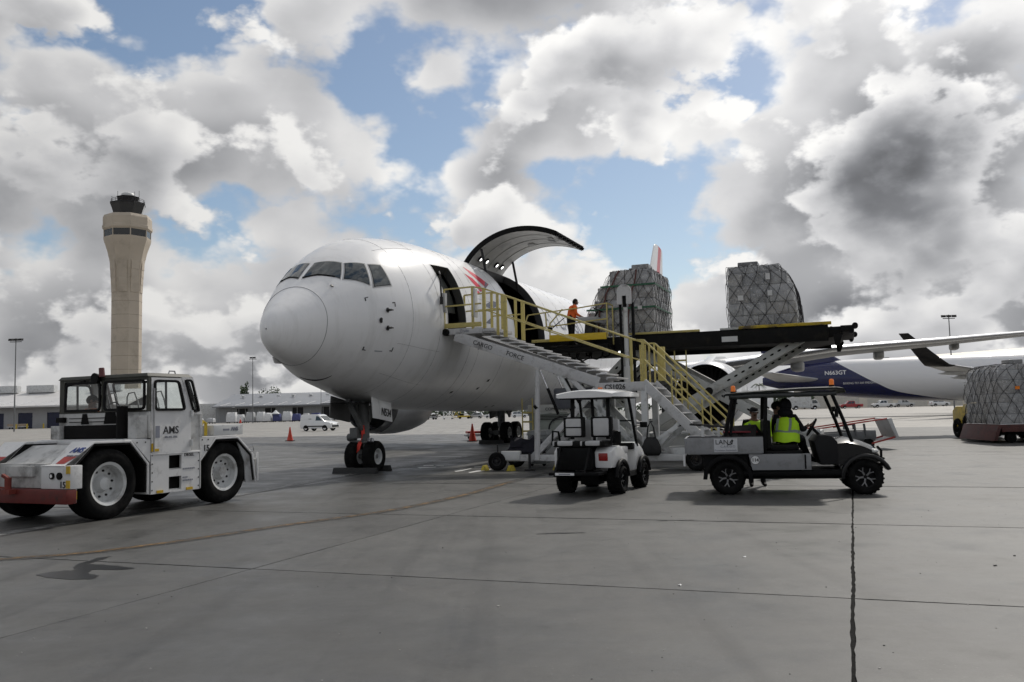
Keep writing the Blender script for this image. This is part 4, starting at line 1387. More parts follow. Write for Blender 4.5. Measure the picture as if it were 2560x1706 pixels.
            q.build('flap_fairing', WP, wg, smooth=60)
        ex, ey, ez = 7.92 * sg, 14.0, 2.22
        na = thing_part('engine', t, (ex * 1.02, ey, ez))
        na.scale = (1.06, 1, 1.06)
        q = MB()
        q.lathe([(1.17, .16), (1.20, .02), (1.26, .16), (1.33, .55), (1.385, 1.4), (1.385, 2.4), (1.30, 3.6), (1.12, 4.7), (1.08, 4.7), (1.0, 3.4)], (0, 0, 0), (0, 1, 0), 44)
        q.build('nacelle', ENG, na, smooth=60)
        q = MB()
        q.lathe([(1.10, .42), (1.13, .14), (1.20, -.01), (1.275, .12), (1.335, .50)], (0, -.004, 0), (0, 1, 0), 44)
        q.build('inlet_lip', ALU, na, smooth=60)
        q = MB()
        q.lathe([(1.10, .42), (1.16, 1.4), (1.18, 1.6), (.3, 1.62), (.01, 1.62)], (0, 0, 0), (0, 1, 0), 40)
        q.build('inlet_duct', mat('inlet_duct', (.06, .06, .065), .5) if 'inlet_duct' not in bpy.data.materials else bpy.data.materials['inlet_duct'], na, smooth=40)
        q = MB()
        for k in range(34):
            th = 2 * math.pi * k / 34
            e, f = Vector((math.cos(th), 0, math.sin(th))), Vector((-math.sin(th), 0, math.cos(th)))
            q.add([e * .32 + Vector((0, 1.3, 0)), e * 1.12 + Vector((0, 1.24, 0)) + f * .05, e * 1.12 + Vector((0, 1.52, 0)) + f * .2, e * .32 + Vector((0, 1.5, 0)) + f * .05], [(0, 1, 2, 3)])
        q.build('fan', DKMETAL, na, smooth=0)
        MB().lathe([(.01, .72), (.12, .82), (.3, 1.3), (.33, 1.5)], (0, 0, 0), (0, 1, 0), 20).build('spinner', DKMETAL, na, smooth=60)
        MB().lathe([(.92, 4.2), (.78, 5.2), (.52, 6.2), (.48, 6.2), (.25, 6.0), (.02, 7.0)], (0, 0, 0), (0, 1, 0), 28).build('core_nozzle', STEEL, na, smooth=60)
        q = MB()
        for off, w_ in ((0, 1),):
            prof = [(.6, 1.30), (2.2, 1.62), (5.2, 1.75), (9.0, 1.35), (9.0, .95), (5.0, .95), (1.2, 1.22)]
            q.prism(prof, lambda u, v, w: (w, u, v), -.2, .2)
        q.build('pylon', ENG, na, bevel=.08)
    # tail
    q = MB()
    fin = []
    for z, a, c, tc in (fin_secs or ((6.9, 37.6, 9.4, .10), (8.0, 38.9, 8.4, .10), (14.3, 43.9, 3.6, .09), (14.5, 44.2, 3.1, .07))):
        fin.append([Vector((p.z, p.y, z)) for p in airfoil(0, a, c, 0, tc)])
    q.rings(fin)
    q.build('fin', tail_mat, t, smooth=50)
    for sg in (1, -1):
        q = MB()
        q.rings([[Vector((p.x * sg, p.y, p.z)) for p in airfoil(*w)] for w in ((.4, 42.2, 5.8, 4.85, .10), (1.6, 43.0, 5.4, 4.92, .10), (9.3, 48.0, 2.1, 5.7, .09))])
        q.build('stabilizer', WP, t, smooth=50)
    if winglet_mat:
        for sg in (1, -1):
            q = MB()
            up = Vector((1, 0, 0))
            secs = []
            for dl, dz, a, c in ((0, 0, 29.4, 2.4), (.35, .10, 29.9, 2.3), (.75, .55, 30.5, 2.1), (1.05, 1.4, 31.5, 1.7), (1.55, 3.35, 33.6, .9)):
                f = min(1, dz / 1.2)
                nrm = Vector((-f, 0, 1 - f * .7)).normalized()
                secs.append([Vector(((23.3 + dl) * sg + (p.z) * nrm.x * sg, p.y, 5.25 + dz + p.z * nrm.z)) for p in airfoil(0, a, c, 0, .10)])
            q.rings(secs)
            q.build('winglet', winglet_mat, t, smooth=50)
    if gear:
        # nose gear
        g = thing_part('nose_gear', t)
        m = MB()
        m.cyl((0, .05, .95), (0, -.02, 2.3), .13, .16, n=14)
        m.cyl((0, .02, .42), (0, .05, 1.05), .085, n=12)
        m.cyl((-.42, .02, .47), (.42, .02, .47), .07, n=10)
        m.bar((0, .12, 1.0), (0, -.95, 2.15), .12, .10)
        m.bar((-.16, .02, 1.5), (-.3, .0, 2.2), .07)
        m.bar((.16, .02, 1.5), (.3, .0, 2.2), .07)
        m.bar((0, .22, .95), (0, .34, .68), .10, .06)
        m.bar((0, .34, .68), (0, .14, .45), .10, .06)
        g_s = m.build('strut', mat('gear_grey', (.13, .135, .135), .5, var=.2, scale=5, dirt_sheen=(.04, .04, .038), dscale=4) if 'gear_grey' not in bpy.data.materials else bpy.data.materials['gear_grey'], g)
        m = MB()
        m.box(-.34, -.08, -.3, .1, 1.02, 1.34)
        m.cyl((-.50, -.1, 1.05), (-.24, -.1, 1.05), .12, n=12)
        m.bar((-.45, -.12, .95), (.2, -.12, .9), .07)
        m.build('steering_unit', bpy.data.materials['gear_grey'], g, bevel=.02)
        m = MB()
        m.add([(.0, -.17, 1.42), (.10, -.17, 1.40), (.12, -.18, 1.16), (.0, -.19, 1.12)], [(0, 1, 2, 3)])
        m.add([(-.10, -.19, .92), (.02, -.19, .90), (-.04, -.24, .66), (-.16, -.26, .56), (-.20, -.25, .60)], [(0, 1, 2, 3, 4)])
        m.tube([(.05, -.18, 1.2), (.02, -.2, 1.0), (-.05, -.2, .9)], .014, 5)
        m.build('warning_streamer', mat('streamer_red', (.75, .05, .03), .6) if 'streamer_red' not in bpy.data.materials else bpy.data.materials['streamer_red'], g, smooth=0)
        for x in (.24, .34):
            MB().cyl((x, -.14, 1.0), (x + .02, -.2, .9), .06, n=10).build('taxi_light', STEEL, g)
        for sg in (-1, 1):
            wheel(g, 'wheel', (.30 * sg, .02, .47), .47, .34, .23, (1, 0, 0), LTGREY, .35, 0, out=sg)
        DOORM = WHITE if winglet_mat is None else paint
        m = MB()
        m.hexa([(.55, -.46, 1.62), (.59, -.46, 1.62), (.59, -.08, 1.58), (.55, -.08, 1.58)], [(.50, -.46, 2.28), (.54, -.46, 2.28), (.54, -.08, 2.26), (.50, -.08, 2.26)])
        m.build('gear_door', DOORM, g, bevel=.008)
        m = MB()
        m.hexa([(.55, -.06, 1.58), (.59, -.06, 1.58), (.59, .68, 1.48), (.55, .68, 1.48)], [(.50, -.06, 2.24), (.54, -.06, 2.24), (.54, .68, 2.13), (.50, .68, 2.13)])
        d2 = m.build('gear_door', DOORM, g, bevel=.008)
        m = MB()
        m.hexa([(-.60, -1.0, 1.66), (-.56, -1.0, 1.66), (-.56, .1, 1.5), (-.60, .1, 1.5)], [(-.54, -1.0, 2.3), (-.50, -1.0, 2.3), (-.50, .1, 2.12), (-.54, .1, 2.12)])
        m.build('gear_door', mat('gear_door_inner', (.12, .12, .12), .6) if 'gear_door_inner' not in bpy.data.materials else bpy.data.materials['gear_door_inner'], g, bevel=.008)
        if open_doors:
            text('registration', 'N534', .32, INK, g, (.592, .30, 1.76), (0, .99, -.13), (0, .13, 1), bold=.004, sx=.80)
        m = MB()
        m.box(-.5, .5, -1.6, .55, 2.06, 2.075)
        m.build('wheel_well', BLACK, g, smooth=0)
        # main gear
        for sg in (1, -1):
            g = thing_part('main_gear', t, (4.65 * sg, 22.76, 0))
            m = MB()
            m.cyl((0, 0, .9), (-.05 * sg, -.1, 3.4), .2, .24, n=14)
            m.cyl((0, 0, .5), (0, 0, 1.0), .14, n=12)
            m.bar((0, -.85, .58), (0, .85, .58), .2, .24)
            m.bar((0, .1, 1.6), (-1.3 * sg, .3, 3.2), .16)
            m.bar((0, -.3, .9), (0, -.1, 1.9), .1)
            m.cyl((-.75, -.71, .58), (.75, -.71, .58), .09, n=10)
            m.cyl((-.75, .71, .58), (.75, .71, .58), .09, n=10)
            m.build('strut', bpy.data.materials['gear_grey'], g)
            MB().hexa([(.34 * sg, -.75, 1.35), (.40 * sg, -.75, 1.35), (.40 * sg, .75, 1.55), (.34 * sg, .75, 1.55)], [(.45 * sg, -.8, 3.0), (.52 * sg, -.8, 3.0), (.52 * sg, .8, 3.0), (.45 * sg, .8, 3.0)]).build('gear_door', DKMETAL, g)
            for sx in (-.57, .57):
                for sy in (-.71, .71):
                    wheel(g, 'wheel', (sx, sy, .585), .585, .42, .29, (1, 0, 0), LTGREY, .3, 0, out=1 if sx > 0 else -1, n=26)
    if detail:
        for s in (16.5, 22.0):
            o = skin(s, -90)
            MB().hexa([o + Vector((-.03, 0, .05)), o + Vector((.03, 0, .05)), o + Vector((.03, .5, .05)), o + Vector((-.03, .5, .05))], [o + Vector((-.01, .28, -.28)), o + Vector((.01, .28, -.28)), o + Vector((.01, .48, -.28)), o + Vector((-.01, .48, -.28))]).build('blade_antenna', DKMETAL, t)
        o = skin(1.0, -118)
        MB().tube([skin(.9, -122, .01), skin(1.05, -118, .06), skin(1.25, -114, .01)], [.02, .06, .02], 7).build('nose_bump', paint, t)
    return t

def thing_part(name, parent, loc=(0, 0, 0)):
    o = bpy.data.objects.new(name, None)
    COL.objects.link(o)
    o.parent = parent
    o.location = loc
    o.empty_display_size = .2
    return o

# --- the white freighter being loaded
JETWHITE = mat('freighter_white', (.78, .78, .785), .30, var=.04, scale=.35, dirt_sheen=(.52, .515, .50), dscale=1.1, dlo=.52, dhi=.95, coat=.15, dstretch=(1.0, 2.2, .22), bump=.05, bscale=1.1)
def fin_material():
    m = mat('fin_white_red', (.78, .78, .78), .3, var=.03)
    nt = m.node_tree
    b = nt.nodes['Principled BSDF']
    tc = nt.nodes.new('ShaderNodeTexCoord')
    sp = nt.nodes.new('ShaderNodeSeparateXYZ')
    nt.links.new(tc.outputs['Object'], sp.inputs[0])
    k = nt.nodes.new('ShaderNodeMath')
    k.operation = 'MULTIPLY_ADD'
    k.inputs[1].default_value, k.inputs[2].default_value = -.62, 0
    nt.links.new(sp.outputs[2], k.inputs[0])
    a = nt.nodes.new('ShaderNodeMath')
    a.operation = 'ADD'
    nt.links.new(sp.outputs[1], a.inputs[0])
    nt.links.new(k.outputs[0], a.inputs[1])
    cmp_ = nt.nodes.new('ShaderNodeMath')
    cmp_.operation = 'COMPARE'
    cmp_.inputs[1].default_value, cmp_.inputs[2].default_value = 36.9, .75
    nt.links.new(a.outputs[0], cmp_.inputs[0])
    mx = nt.nodes.new('ShaderNodeMix')
    mx.data_type = 'RGBA'
    mx.inputs['A'].default_value = (.78, .78, .78, 1)
    mx.inputs['B'].default_value = (.55, .03, .05, 1)
    nt.links.new(cmp_.outputs[0], mx.inputs['Factor'])
    nt.links.new(mx.outputs['Result'], b.inputs['Base Color'])
    return m
JET = aircraft('cargo_airplane', 'white wide body cargo airplane with its side cargo door raised, nose towards the left', NG, GRID, JETWHITE, True, fin_material())
STRIPE = mat('livery_red', (.62, .03, .07), .35, var=.05)
LIVBLUE = mat('livery_slate', (.10, .11, .16), .35, var=.08)
def stripe(Lp, Rp, m):
    patch(Lp, Rp, .006, 3).build('livery_stripe', m, JET, smooth=50)
stripe([(8.66, 49.5), (9.13, 45.3), (9.6, 40.6), (9.95, 36.6)], [(8.62, 48.5), (8.76, 39.9 + 2.6), (9.12, 36.2), (9.42, 32.6)], STRIPE)
stripe([(8.17, 40.6), (8.64, 37.8), (9.03, 30.8), (9.06, 30.0)], [(8.16, 40.0), (8.36, 33.8), (8.66, 27.8), (8.78, 26.5)], STRIPE)
stripe([(8.22, 28.2), (8.54, 26.6), (8.62, 25.6)], [(8.12, 25.8), (8.34, 24.2), (8.46, 23.8)], STRIPE)
stripe([(9.78, 38.4), (9.97, 36.6)], [(9.30, 31.8), (9.40, 31.2)], LIVBLUE)
stripe([(8.79, 17.2), (9.48, 21.6), (9.83, 21.2)], [(8.73, 15.7), (9.24, 14.4), (9.75, 18.0)], LIVBLUE)
stripe([(8.54, 4.1), (8.99, 7.9)], [(8.55, 3.7), (8.95, 3.7)], LIVBLUE)
def on_port(v):
    return skin_z(v.y + NOSE, v.z, 1, .008)
text('livery_lettering', 'AN CARGO', 1.05, INKGREY, JET, (2.5, 10.15, 5.45), (0, 1, 0), (0, 0, 1), 'LEFT', sx=1.0, shear=-.35, warp=on_port, depth=0)
for s, p in ((8.0, -14), (7.7, -52), (9.4, -46), (9.8, -38), (12.2, -70), (12.7, -68)):
    quad_patch([(s, p), (s + .16, p + 1), (s + .16, p - 1.4), (s, p - 2)], .005, 2, 2).build('drain_vent', INK, JET)
q = MB()
q.add([skin(7.95, -13, .006), skin(8.12, -10.5, .006), skin(7.97, -9.2, .006)], [(0, 1, 2)])
q.build('arrow_mark', INK, JET)

# --- the blue and white jet parked beyond, nose to the right
def blue_tail_material():
    m = mat('blue_white_livery', (.76, .76, .77), .26, var=.03, coat=.3)
    nt = m.node_tree
    b = nt.nodes['Principled BSDF']
    tc = nt.nodes.new('ShaderNodeTexCoord')
    sp = nt.nodes.new('ShaderNodeSeparateXYZ')
    nt.links.new(tc.outputs['Object'], sp.inputs[0])
    cv = nt.nodes.new('ShaderNodeFloatCurve')
    mr = nt.nodes.new('ShaderNodeMapRange')
    mr.inputs[1].default_value, mr.inputs[2].default_value = 1.5, 8.5
    nt.links.new(sp.outputs[2], mr.inputs[0])
    c = cv.mapping.curves[0]
    pts = [(1.5, 24), (2.1, 29.0), (2.5, 31.3), (3.1, 34.0), (4.1, 36.1), (5.7, 38.8), (7.0, 40.8), (8.5, 42.5)]
    for k, (z, a) in enumerate(pts):
        x, y = (z - 1.5) / 7, (a - 20) / 30
        if k == 0:
            c.points[0].location = (x, y)
        elif k == len(pts) - 1:
            c.points[-1].location = (x, y)
        else:
            c.points.new(x, y)
    cv.mapping.update()
    nt.links.new(mr.outputs[0], cv.inputs['Value'])
    k = nt.nodes.new('ShaderNodeMath')
    k.operation = 'MULTIPLY_ADD'
    k.inputs[1].default_value, k.inputs[2].default_value = 30, 20
    nt.links.new(cv.outputs[0], k.inputs[0])
    g = nt.nodes.new('ShaderNodeMath')
    g.operation = 'GREATER_THAN'
    nt.links.new(sp.outputs[1], g.inputs[0])
    nt.links.new(k.outputs[0], g.inputs[1])
    mx = nt.nodes.new('ShaderNodeMix')
    mx.data_type = 'RGBA'
    mx.inputs['A'].default_value = (.74, .74, .75, 1)
    mx.inputs['B'].default_value = (.007, .010, .068, 1)
    nt.links.new(g.outputs[0], mx.inputs['Factor'])
    nt.links.new(mx.outputs['Result'], b.inputs['Base Color'])
    return m
JET2 = aircraft('blue_tail_airplane', 'parked airplane with navy blue tail and black winglet, nose to the right', (79.97, 99.05, 0), GRID + 90, blue_tail_material(), False, NAVY, BLACKGLOSS, detail=False, fin_secs=((6.9, 39.6, 10.0, .10), (8.0, 41.3, 8.6, .10), (9.4, 43.2, 7.2, .10), (14.9, 48.2, 4.0, .09), (15.1, 48.6, 3.4, .07)))
def on_star(v):
    return skin_z(v.y + NOSE, v.z, -1, .03)
text('registration', 'N663GT', .72, INKWHITE, JET2, (-2.4, 41.0, 5.62), (0, -1, 0), (0, 0, 1), warp=on_star, depth=0, bold=.012)
text('stencil', 'BOEING 767-300 FREIGHTER', .34, INKWHITE, JET2, (-2.4, 38.0, 4.25), (0, -1, 0), (0, 0, 1), warp=on_star, depth=0)
GOLD = mat('gold_emblem', (.62, .33, .05), .4)
for pts in ([(45.4, 9.2), (46.6, 10.4), (47.6, 10.2), (48.2, 9.0)], [(44.6, 8.9), (45.8, 9.9), (47.2, 9.6)], [(46.0, 11.2), (47.4, 11.8), (48.6, 11.0), (48.9, 9.6)]):
    MB().tube([(-.5, a, z) for a, z in densify(pts, 5)], .14, 5).build('tail_emblem', GOLD, JET2)

# ------------------------------------------------------------------ passenger stairs at the entry door (grid coordinates: l, a, z)
STAIRW = mat('stair_white', (.52, .52, .525), .45, var=.10, scale=3, dirt_sheen=(.24, .235, .23), dscale=3)
def make_stairs():
    l0, a0 = 7.0, 1.5
    t = thing('boarding_stairs', 'white mobile boarding stairs with yellow handrails reaching the front cabin door', 'boarding stairs', G(l0, a0), GRID)
    B = dict(loc=(-l0, -a0, 0))
    N_, F_ = .75, 2.25
    # platform
    MB().box(2.42, 4.0, N_, F_, 4.10, 4.20).build('platform', STAIRW, t, bevel=.01, **B)
    MB().box(2.38, 3.62, N_ - .03, N_ + .02, 4.06, 4.24).build('platform_fascia', STAIRW, t, bevel=.008, **B)
    MB().box(2.42, 3.60, N_ - .045, N_ - .005, 4.26, 4.40).build('toe_board', RAILYEL, t, bevel=.008, **B)
    for a in (.85, 2.15):
        MB().lathe([(.0, -.1), (.1, -.1), (.115, 0), (.1, .1), (.0, .1)], (2.44, a - .12, 4.14), (0, 1, 0), 14).build('bumper', BLACK, t, smooth=50, **B)
    text('lettering', 'Clyde', .13, INKGREY, t, (3.05 - l0, N_ - .036 - a0, 4.15), (1, 0, 0), (0, 0, 1))
    # rails: each tube a part
    def rail(name, pts, w=.045, m=RAILYEL):
        q = MB()
        for p, r in zip(pts, pts[1:]):
            q.bar(p, r, w, w)
        q.build(name, m, t, bevel=.006, **B)
    def top(l):
        return 5.39 - .394 * (l - 3.69)
    for a in (N_, F_):
        rail('top_rail', [(2.38, a, 5.45), (3.32, a, 5.47), (3.69, a, 5.39)])
        rail('mid_rail', [(2.38, a, 4.93), (3.60, a, 4.95)])
        rail('low_rail', [(3.32, a, 4.72), (4.36, a, 4.72)], .04)
        rail('sloping_rail', [(3.69, a, top(3.69)), (8.21, a, top(8.21)), (8.46, a, 3.60)], .045)
        rail('sloping_mid_rail', [(3.72, a, 4.75), (7.98, a, 3.13), (8.3, a, 3.08)], .035)
        rail('lower_rail', [(8.46, a, 3.60), (10.62, a, 1.40), (10.62, a, .55)], .05)
        rail('lower_mid_rail', [(8.46, a, 3.05), (10.5, a, .95)], .045)
        for l, z0, z1, w in ((2.38, 4.2, 5.45, .05), (3.32, 4.2, 5.47, .07), (3.69, 4.2, 5.40, .09), (4.12, 3.98, 5.22, .07), (4.36, 3.9, 5.14, .10), (8.10, 2.4, 3.64, .07), (8.44, 2.4, 3.60, .05)):
            rail('rail_post', [(l, a, z0), (l, a, z1)], w)
        for l in (9.2, 10.0):
            z = 2.36 - (l - 8.44)
            rail('rail_post', [(l, a, z), (l, a, z + 1.12)], .04)
    for l in (8.02, 8.16, 8.28):
        rail('gate_bar', [(l, F_ + .03, 2.4), (l, F_ + .03, 3.58)], .05)
    rail('gate_panel', [(8.60, F_ + .2, 2.5), (8.60, F_ + .2, 3.50)], .20)
    MB().box(3.34, 3.40, N_ - .03, N_ + .2, 4.55, 5.42).build('control_box', LTGREY, t, bevel=.01, **B)
    MB().box(2.30, 2.42, N_ - .06, N_ + .12, 4.75, 5.35).build('folded_canopy', GREY, t, bevel=.015, **B)
    # upper flight
    for a, z in ((N_, 0), (F_, 0)):
        MB().bar((2.72, a, 4.02), (7.15, a, 2.44 + .02), .06, .30, up=(0, 0, 1)).build('stringer', STAIRW, t, bevel=.008, **B)
    n = 14
    tread = MB().box(-.15, .15, -.70, .70, -.02, .02)
    tread.box(-.15, -.125, -.70, .70, -.055, -.02)
    tm = tread.mesh('tread', STAIRW, .004)
    for i in range(n):
        l = 3.72 + (7.5 - 3.72) * i / (n - 1)
        z = 4.06 - .394 * (l - 3.72) + .02
        link('tread', tm, t, (l - l0, 1.5 - a0, z))
    bm_ = MB().box(-.02, .02, -.72, .72, -.04, .04).mesh('rung', GREY, .003)
    for i in range(10):
        l = 3.4 + 3.6 * i / 9
        link('cross_tie', bm_, t, (l - l0, 0, 3.74 - .394 * (l - 3.4)))
    # landing
    MB().box(7.05, 8.46, N_, F_, 2.38, 2.44).build('landing', STAIRW, t, bevel=.008, **B)
    MB().box(7.05, 8.46, N_ - .05, N_ - .002, 2.20, 2.45).build('landing_fascia', STAIRW, t, bevel=.008, **B)
    text('unit_number', 'CS1026', .19, INK, t, (7.62 - l0, N_ - .056 - a0, 2.32), (1, 0, 0), (0, 0, 1), bold=.004)
    MB().box(7.13, 7.26, N_ - .075, N_ - .051, 2.25, 2.32).build('amber_reflector', ORANGEL, t, bevel=.01, **B)
    for wd, dl in (('CARGO', -.47), ('FORCE', .55)):
        text('company_lettering', wd, .185, INK, t, (4.10 + dl - l0, N_ - .036 - a0, 3.525 - .357 * dl), (1, 0, -.357), (.357, 0, 1))
    # lower flight
    for a in (N_, F_):
        MB().bar((8.40, a, 2.42), (10.62, a, .20), .06, .26, up=(1, 0, 1)).build('stringer', STAIRW, t, bevel=.008, **B)
    for i in range(9):
        l = 8.62 + .235 * i
        link('tread', tm, t, (l - l0, 0, 2.26 - .235 * i))
    # undercarriage
    def leg(name, p, q, w, m=STAIRW, h=None):
        MB().bar(p, q, w, h or w).build(name, m, t, bevel=.01, **B)
    for a in (N_ + .05, F_ - .05):
        leg('base_beam', (4.0, a, .36), (10.4, a, .36), .12, STAIRW, .18)
        leg('leg_post', (8.10, a, .4), (8.10, a, 2.36), .13)
        leg('leg_post', (8.42, a, .4), (8.42, a, 2.36), .17, LTGREY)
        leg('leg_post', (7.15, a, .4), (7.15, a, 2.36), .14)
        leg('lift_brace', (5.02, a, .30), (6.42, a, 1.62), .17)
        leg('lift_brace', (6.42, a, 1.62), (7.05, a, 2.3), .15)
        leg('lift_brace', (8.3, a, .5), (6.2, a, 2.75), .14)
        leg('diagonal_brace', (7.2, a, .5), (5.9, a, 2.9), .11, LTGREY)
        leg('diagonal_brace', (9.3, a, 1.2), (8.1, a, .42), .12, LTGREY)
        leg('diagonal_brace', (8.6, a, .5), (9.4, a, 1.35), .10, LTGREY)
        q = MB()
        q.cyl((5.36, a, 2.95), (5.6, a, 2.35), .022, n=8)
        q.cyl((5.6, a, 2.35), (5.9, a, 1.6), .045, n=8, mi=1)
        q.build('hydraulic_ram', [ALU, BLACK], t, **B)
        MB().cyl((6.15, a, 2.62), (6.5, a, 1.9), .035, n=8).build('hydraulic_ram', BLACK, t, **B)
    MB().cyl((5.25, N_ - .02, .3), (5.33, N_ - .02, 2.9), .085, .075, n=14).build('front_prop', STAIRW, t, smooth=40, **B)
    MB().cyl((5.24, N_ - .02, 1.78), (5.24 + .06, N_ - .02, 1.84), .095, n=14).build('prop_collar', BLACK, t, **B)
    for l in (5.0, 6.4, 8.25, 10.2):
        leg('cross_member', (l, N_, .38), (l, F_, .38), .10)
    leg('cross_member', (8.1, N_, 1.3), (8.1, F_, 1.3), .08)
    MB().box(5.7, 7.0, 1.0, 2.0, 1.75, 2.35).build('hydraulic_tank', mat('tank_slate', (.09, .095, .11), .45), t, bevel=.06, **B)
    MB().box(8.9, 10.3, .9, 2.1, .30, .62).build('ballast_box', LTGREY, t, bevel=.02, **B)
    MB().box(4.15, 4.72, N_ - .06, N_ + .12, .30, .56).build('drawbar_box', LTGREY, t, bevel=.015, **B)
    for l, a, r in ((4.02, N_ - .02, .27), (4.02, F_ + .02, .27), (9.8, N_, .3), (9.8, F_, .3)):
        wheel(t, 'wheel', (l - l0, a - a0, r), r, .2, r * .5, (0, 1, 0), DKMETAL, .3, 0, out=-1 if a < 1.5 else 1, n=24)
    for a in (N_, F_):
        MB().bar((4.02, a, .1), (4.02, a, .75), .03).build('jack_handle', DKMETAL, t, **B)
    for l, a in ((5.05, N_ - .12), (7.9, N_ - .12)):
        MB().cyl((l, a, .04), (l, a, .5), .04, n=8).build('stabiliser_jack', DKMETAL, t, **B)
        MB().cyl((l, a, .0), (l, a, .05), .16, n=12).build('jack_pad', DKMETAL, t, **B)
    return t
make_stairs()

CHOCKY = mat('chock_yellow', (.50, .40, .04), .6, var=.2, scale=6, dirt_sheen=(.1, .09, .03), dscale=5)
def chock(label, l, a, rz, m, w=.3, ln=.2, h=.16):
    q = MB()
    q.prism([(-ln / 2, 0), (ln / 2, 0), (ln * .15, h), (-ln * .15, h)], lambda u, v, x: (u, x, v), -w / 2, w / 2)
    o = q.build('wheel_chock', m, bevel=.012, loc=G(l, a), rot=(0, 0, R(GRID + rz)))
    tag(o, label, 'wheel chock', 'wheel chocks')
chock('yellow chock left of the stairs front wheel', 3.62, .72, 0, CHOCKY, .24)
chock('yellow chock right of the stairs front wheel', 4.48, .62, 0, CHOCKY, .3)
chock('yellow chock lying under the stairs base beam', 5.75, .95, 30, CHOCKY, .26)
BLKCHOCK = mat('black_rubber_chock', (.02, .02, .02), .75, var=.3)
chock('long black rubber chock in front of the nose wheels', 0, -.56, 90, BLKCHOCK, 1.45, .24, .17)
chock('long black rubber chock behind the nose wheels', .0, .58, 90, BLKCHOCK, 1.1, .24, .17)
chock('black chock at the far main gear wheels', -4.65, 21.2, 90, BLKCHOCK, 1.4, .26, .2)

def make_bin():
    p = G(4.55, 3.0)
    t = thing('grey_bin', 'square grey metal bin standing beside the stairs front leg', 'bin', p, GRID)
    GB = mat('bin_grey', (.22, .23, .23), .5, .2, var=.12, scale=3)
    MB().hexa([(-.27, -.27, .06), (.27, -.27, .06), (.27, .27, .06), (-.27, .27, .06)], [(-.31, -.31, .95), (.31, -.31, .95), (.31, .31, .95), (-.31, .31, .95)]).build('body', GB, t, bevel=.03)
    MB().hexa([(-.34, -.34, .95), (.34, -.34, .95), (.34, .34, .95), (-.34, .34, .95)], [(-.30, -.3, 1.08), (.30, -.3, 1.08), (.28, .28, 1.12), (-.28, .28, 1.12)]).build('lid', GB, t, bevel=.02)
    MB().bar((-.2, -.335, .86), (.2, -.335, .86), .03).build('handle', STEEL, t, bevel=.005)
    for x in (-.2, .2):
        MB().cyl((x, -.2, .05), (x, -.26, .05), .05, n=10).build('caster', RUBBER, t)
make_bin()
def make_cloth():
    rnd = random.Random(4)
    q = lumpy(1.0, .5, .34, rnd, .3)
    o = q.build('dark_cloth', mat('dark_cloth', (.012, .012, .02), .9, var=.3, scale=8), smooth=60, loc=G(4.72, 1.35, .45), rot=(0, 0, R(GRID)))
    tag(o, 'dark navy cloth bundle lying over the stairs base beam', 'cloth')
make_cloth()
def make_bag():
    t = thing('tote_bag', 'black tote bag hanging by its straps from the stairs frame', 'bag', G(8.62, .55, .42), GRID)
    m = mat('bag_black', (.008, .008, .009), .7, var=.4, scale=10, bump=.3, bscale=12)
    MB().rings([[Vector((math.cos(k) * w, math.sin(k) * d, z)) for k in [i * math.pi / 8 for i in range(16)]] for w, d, z in ((.20, .07, 0), (.27, .12, .08), (.26, .12, .25), (.19, .07, .42), (.12, .03, .50))]).build('pouch', m, t, smooth=60)
    for y in (-.03, .03):
        MB().tube([(-.12, y, .46), (-.08, y, .78), (-.01, 0, .92), (.07, y, .78), (.12, y, .46)], .016, 6).build('strap', m, t)
    MB().cyl((-.01, -.06, .92), (-.01, .25, .92), .02, n=8).build('hook', DKMETAL, t)
make_bag()

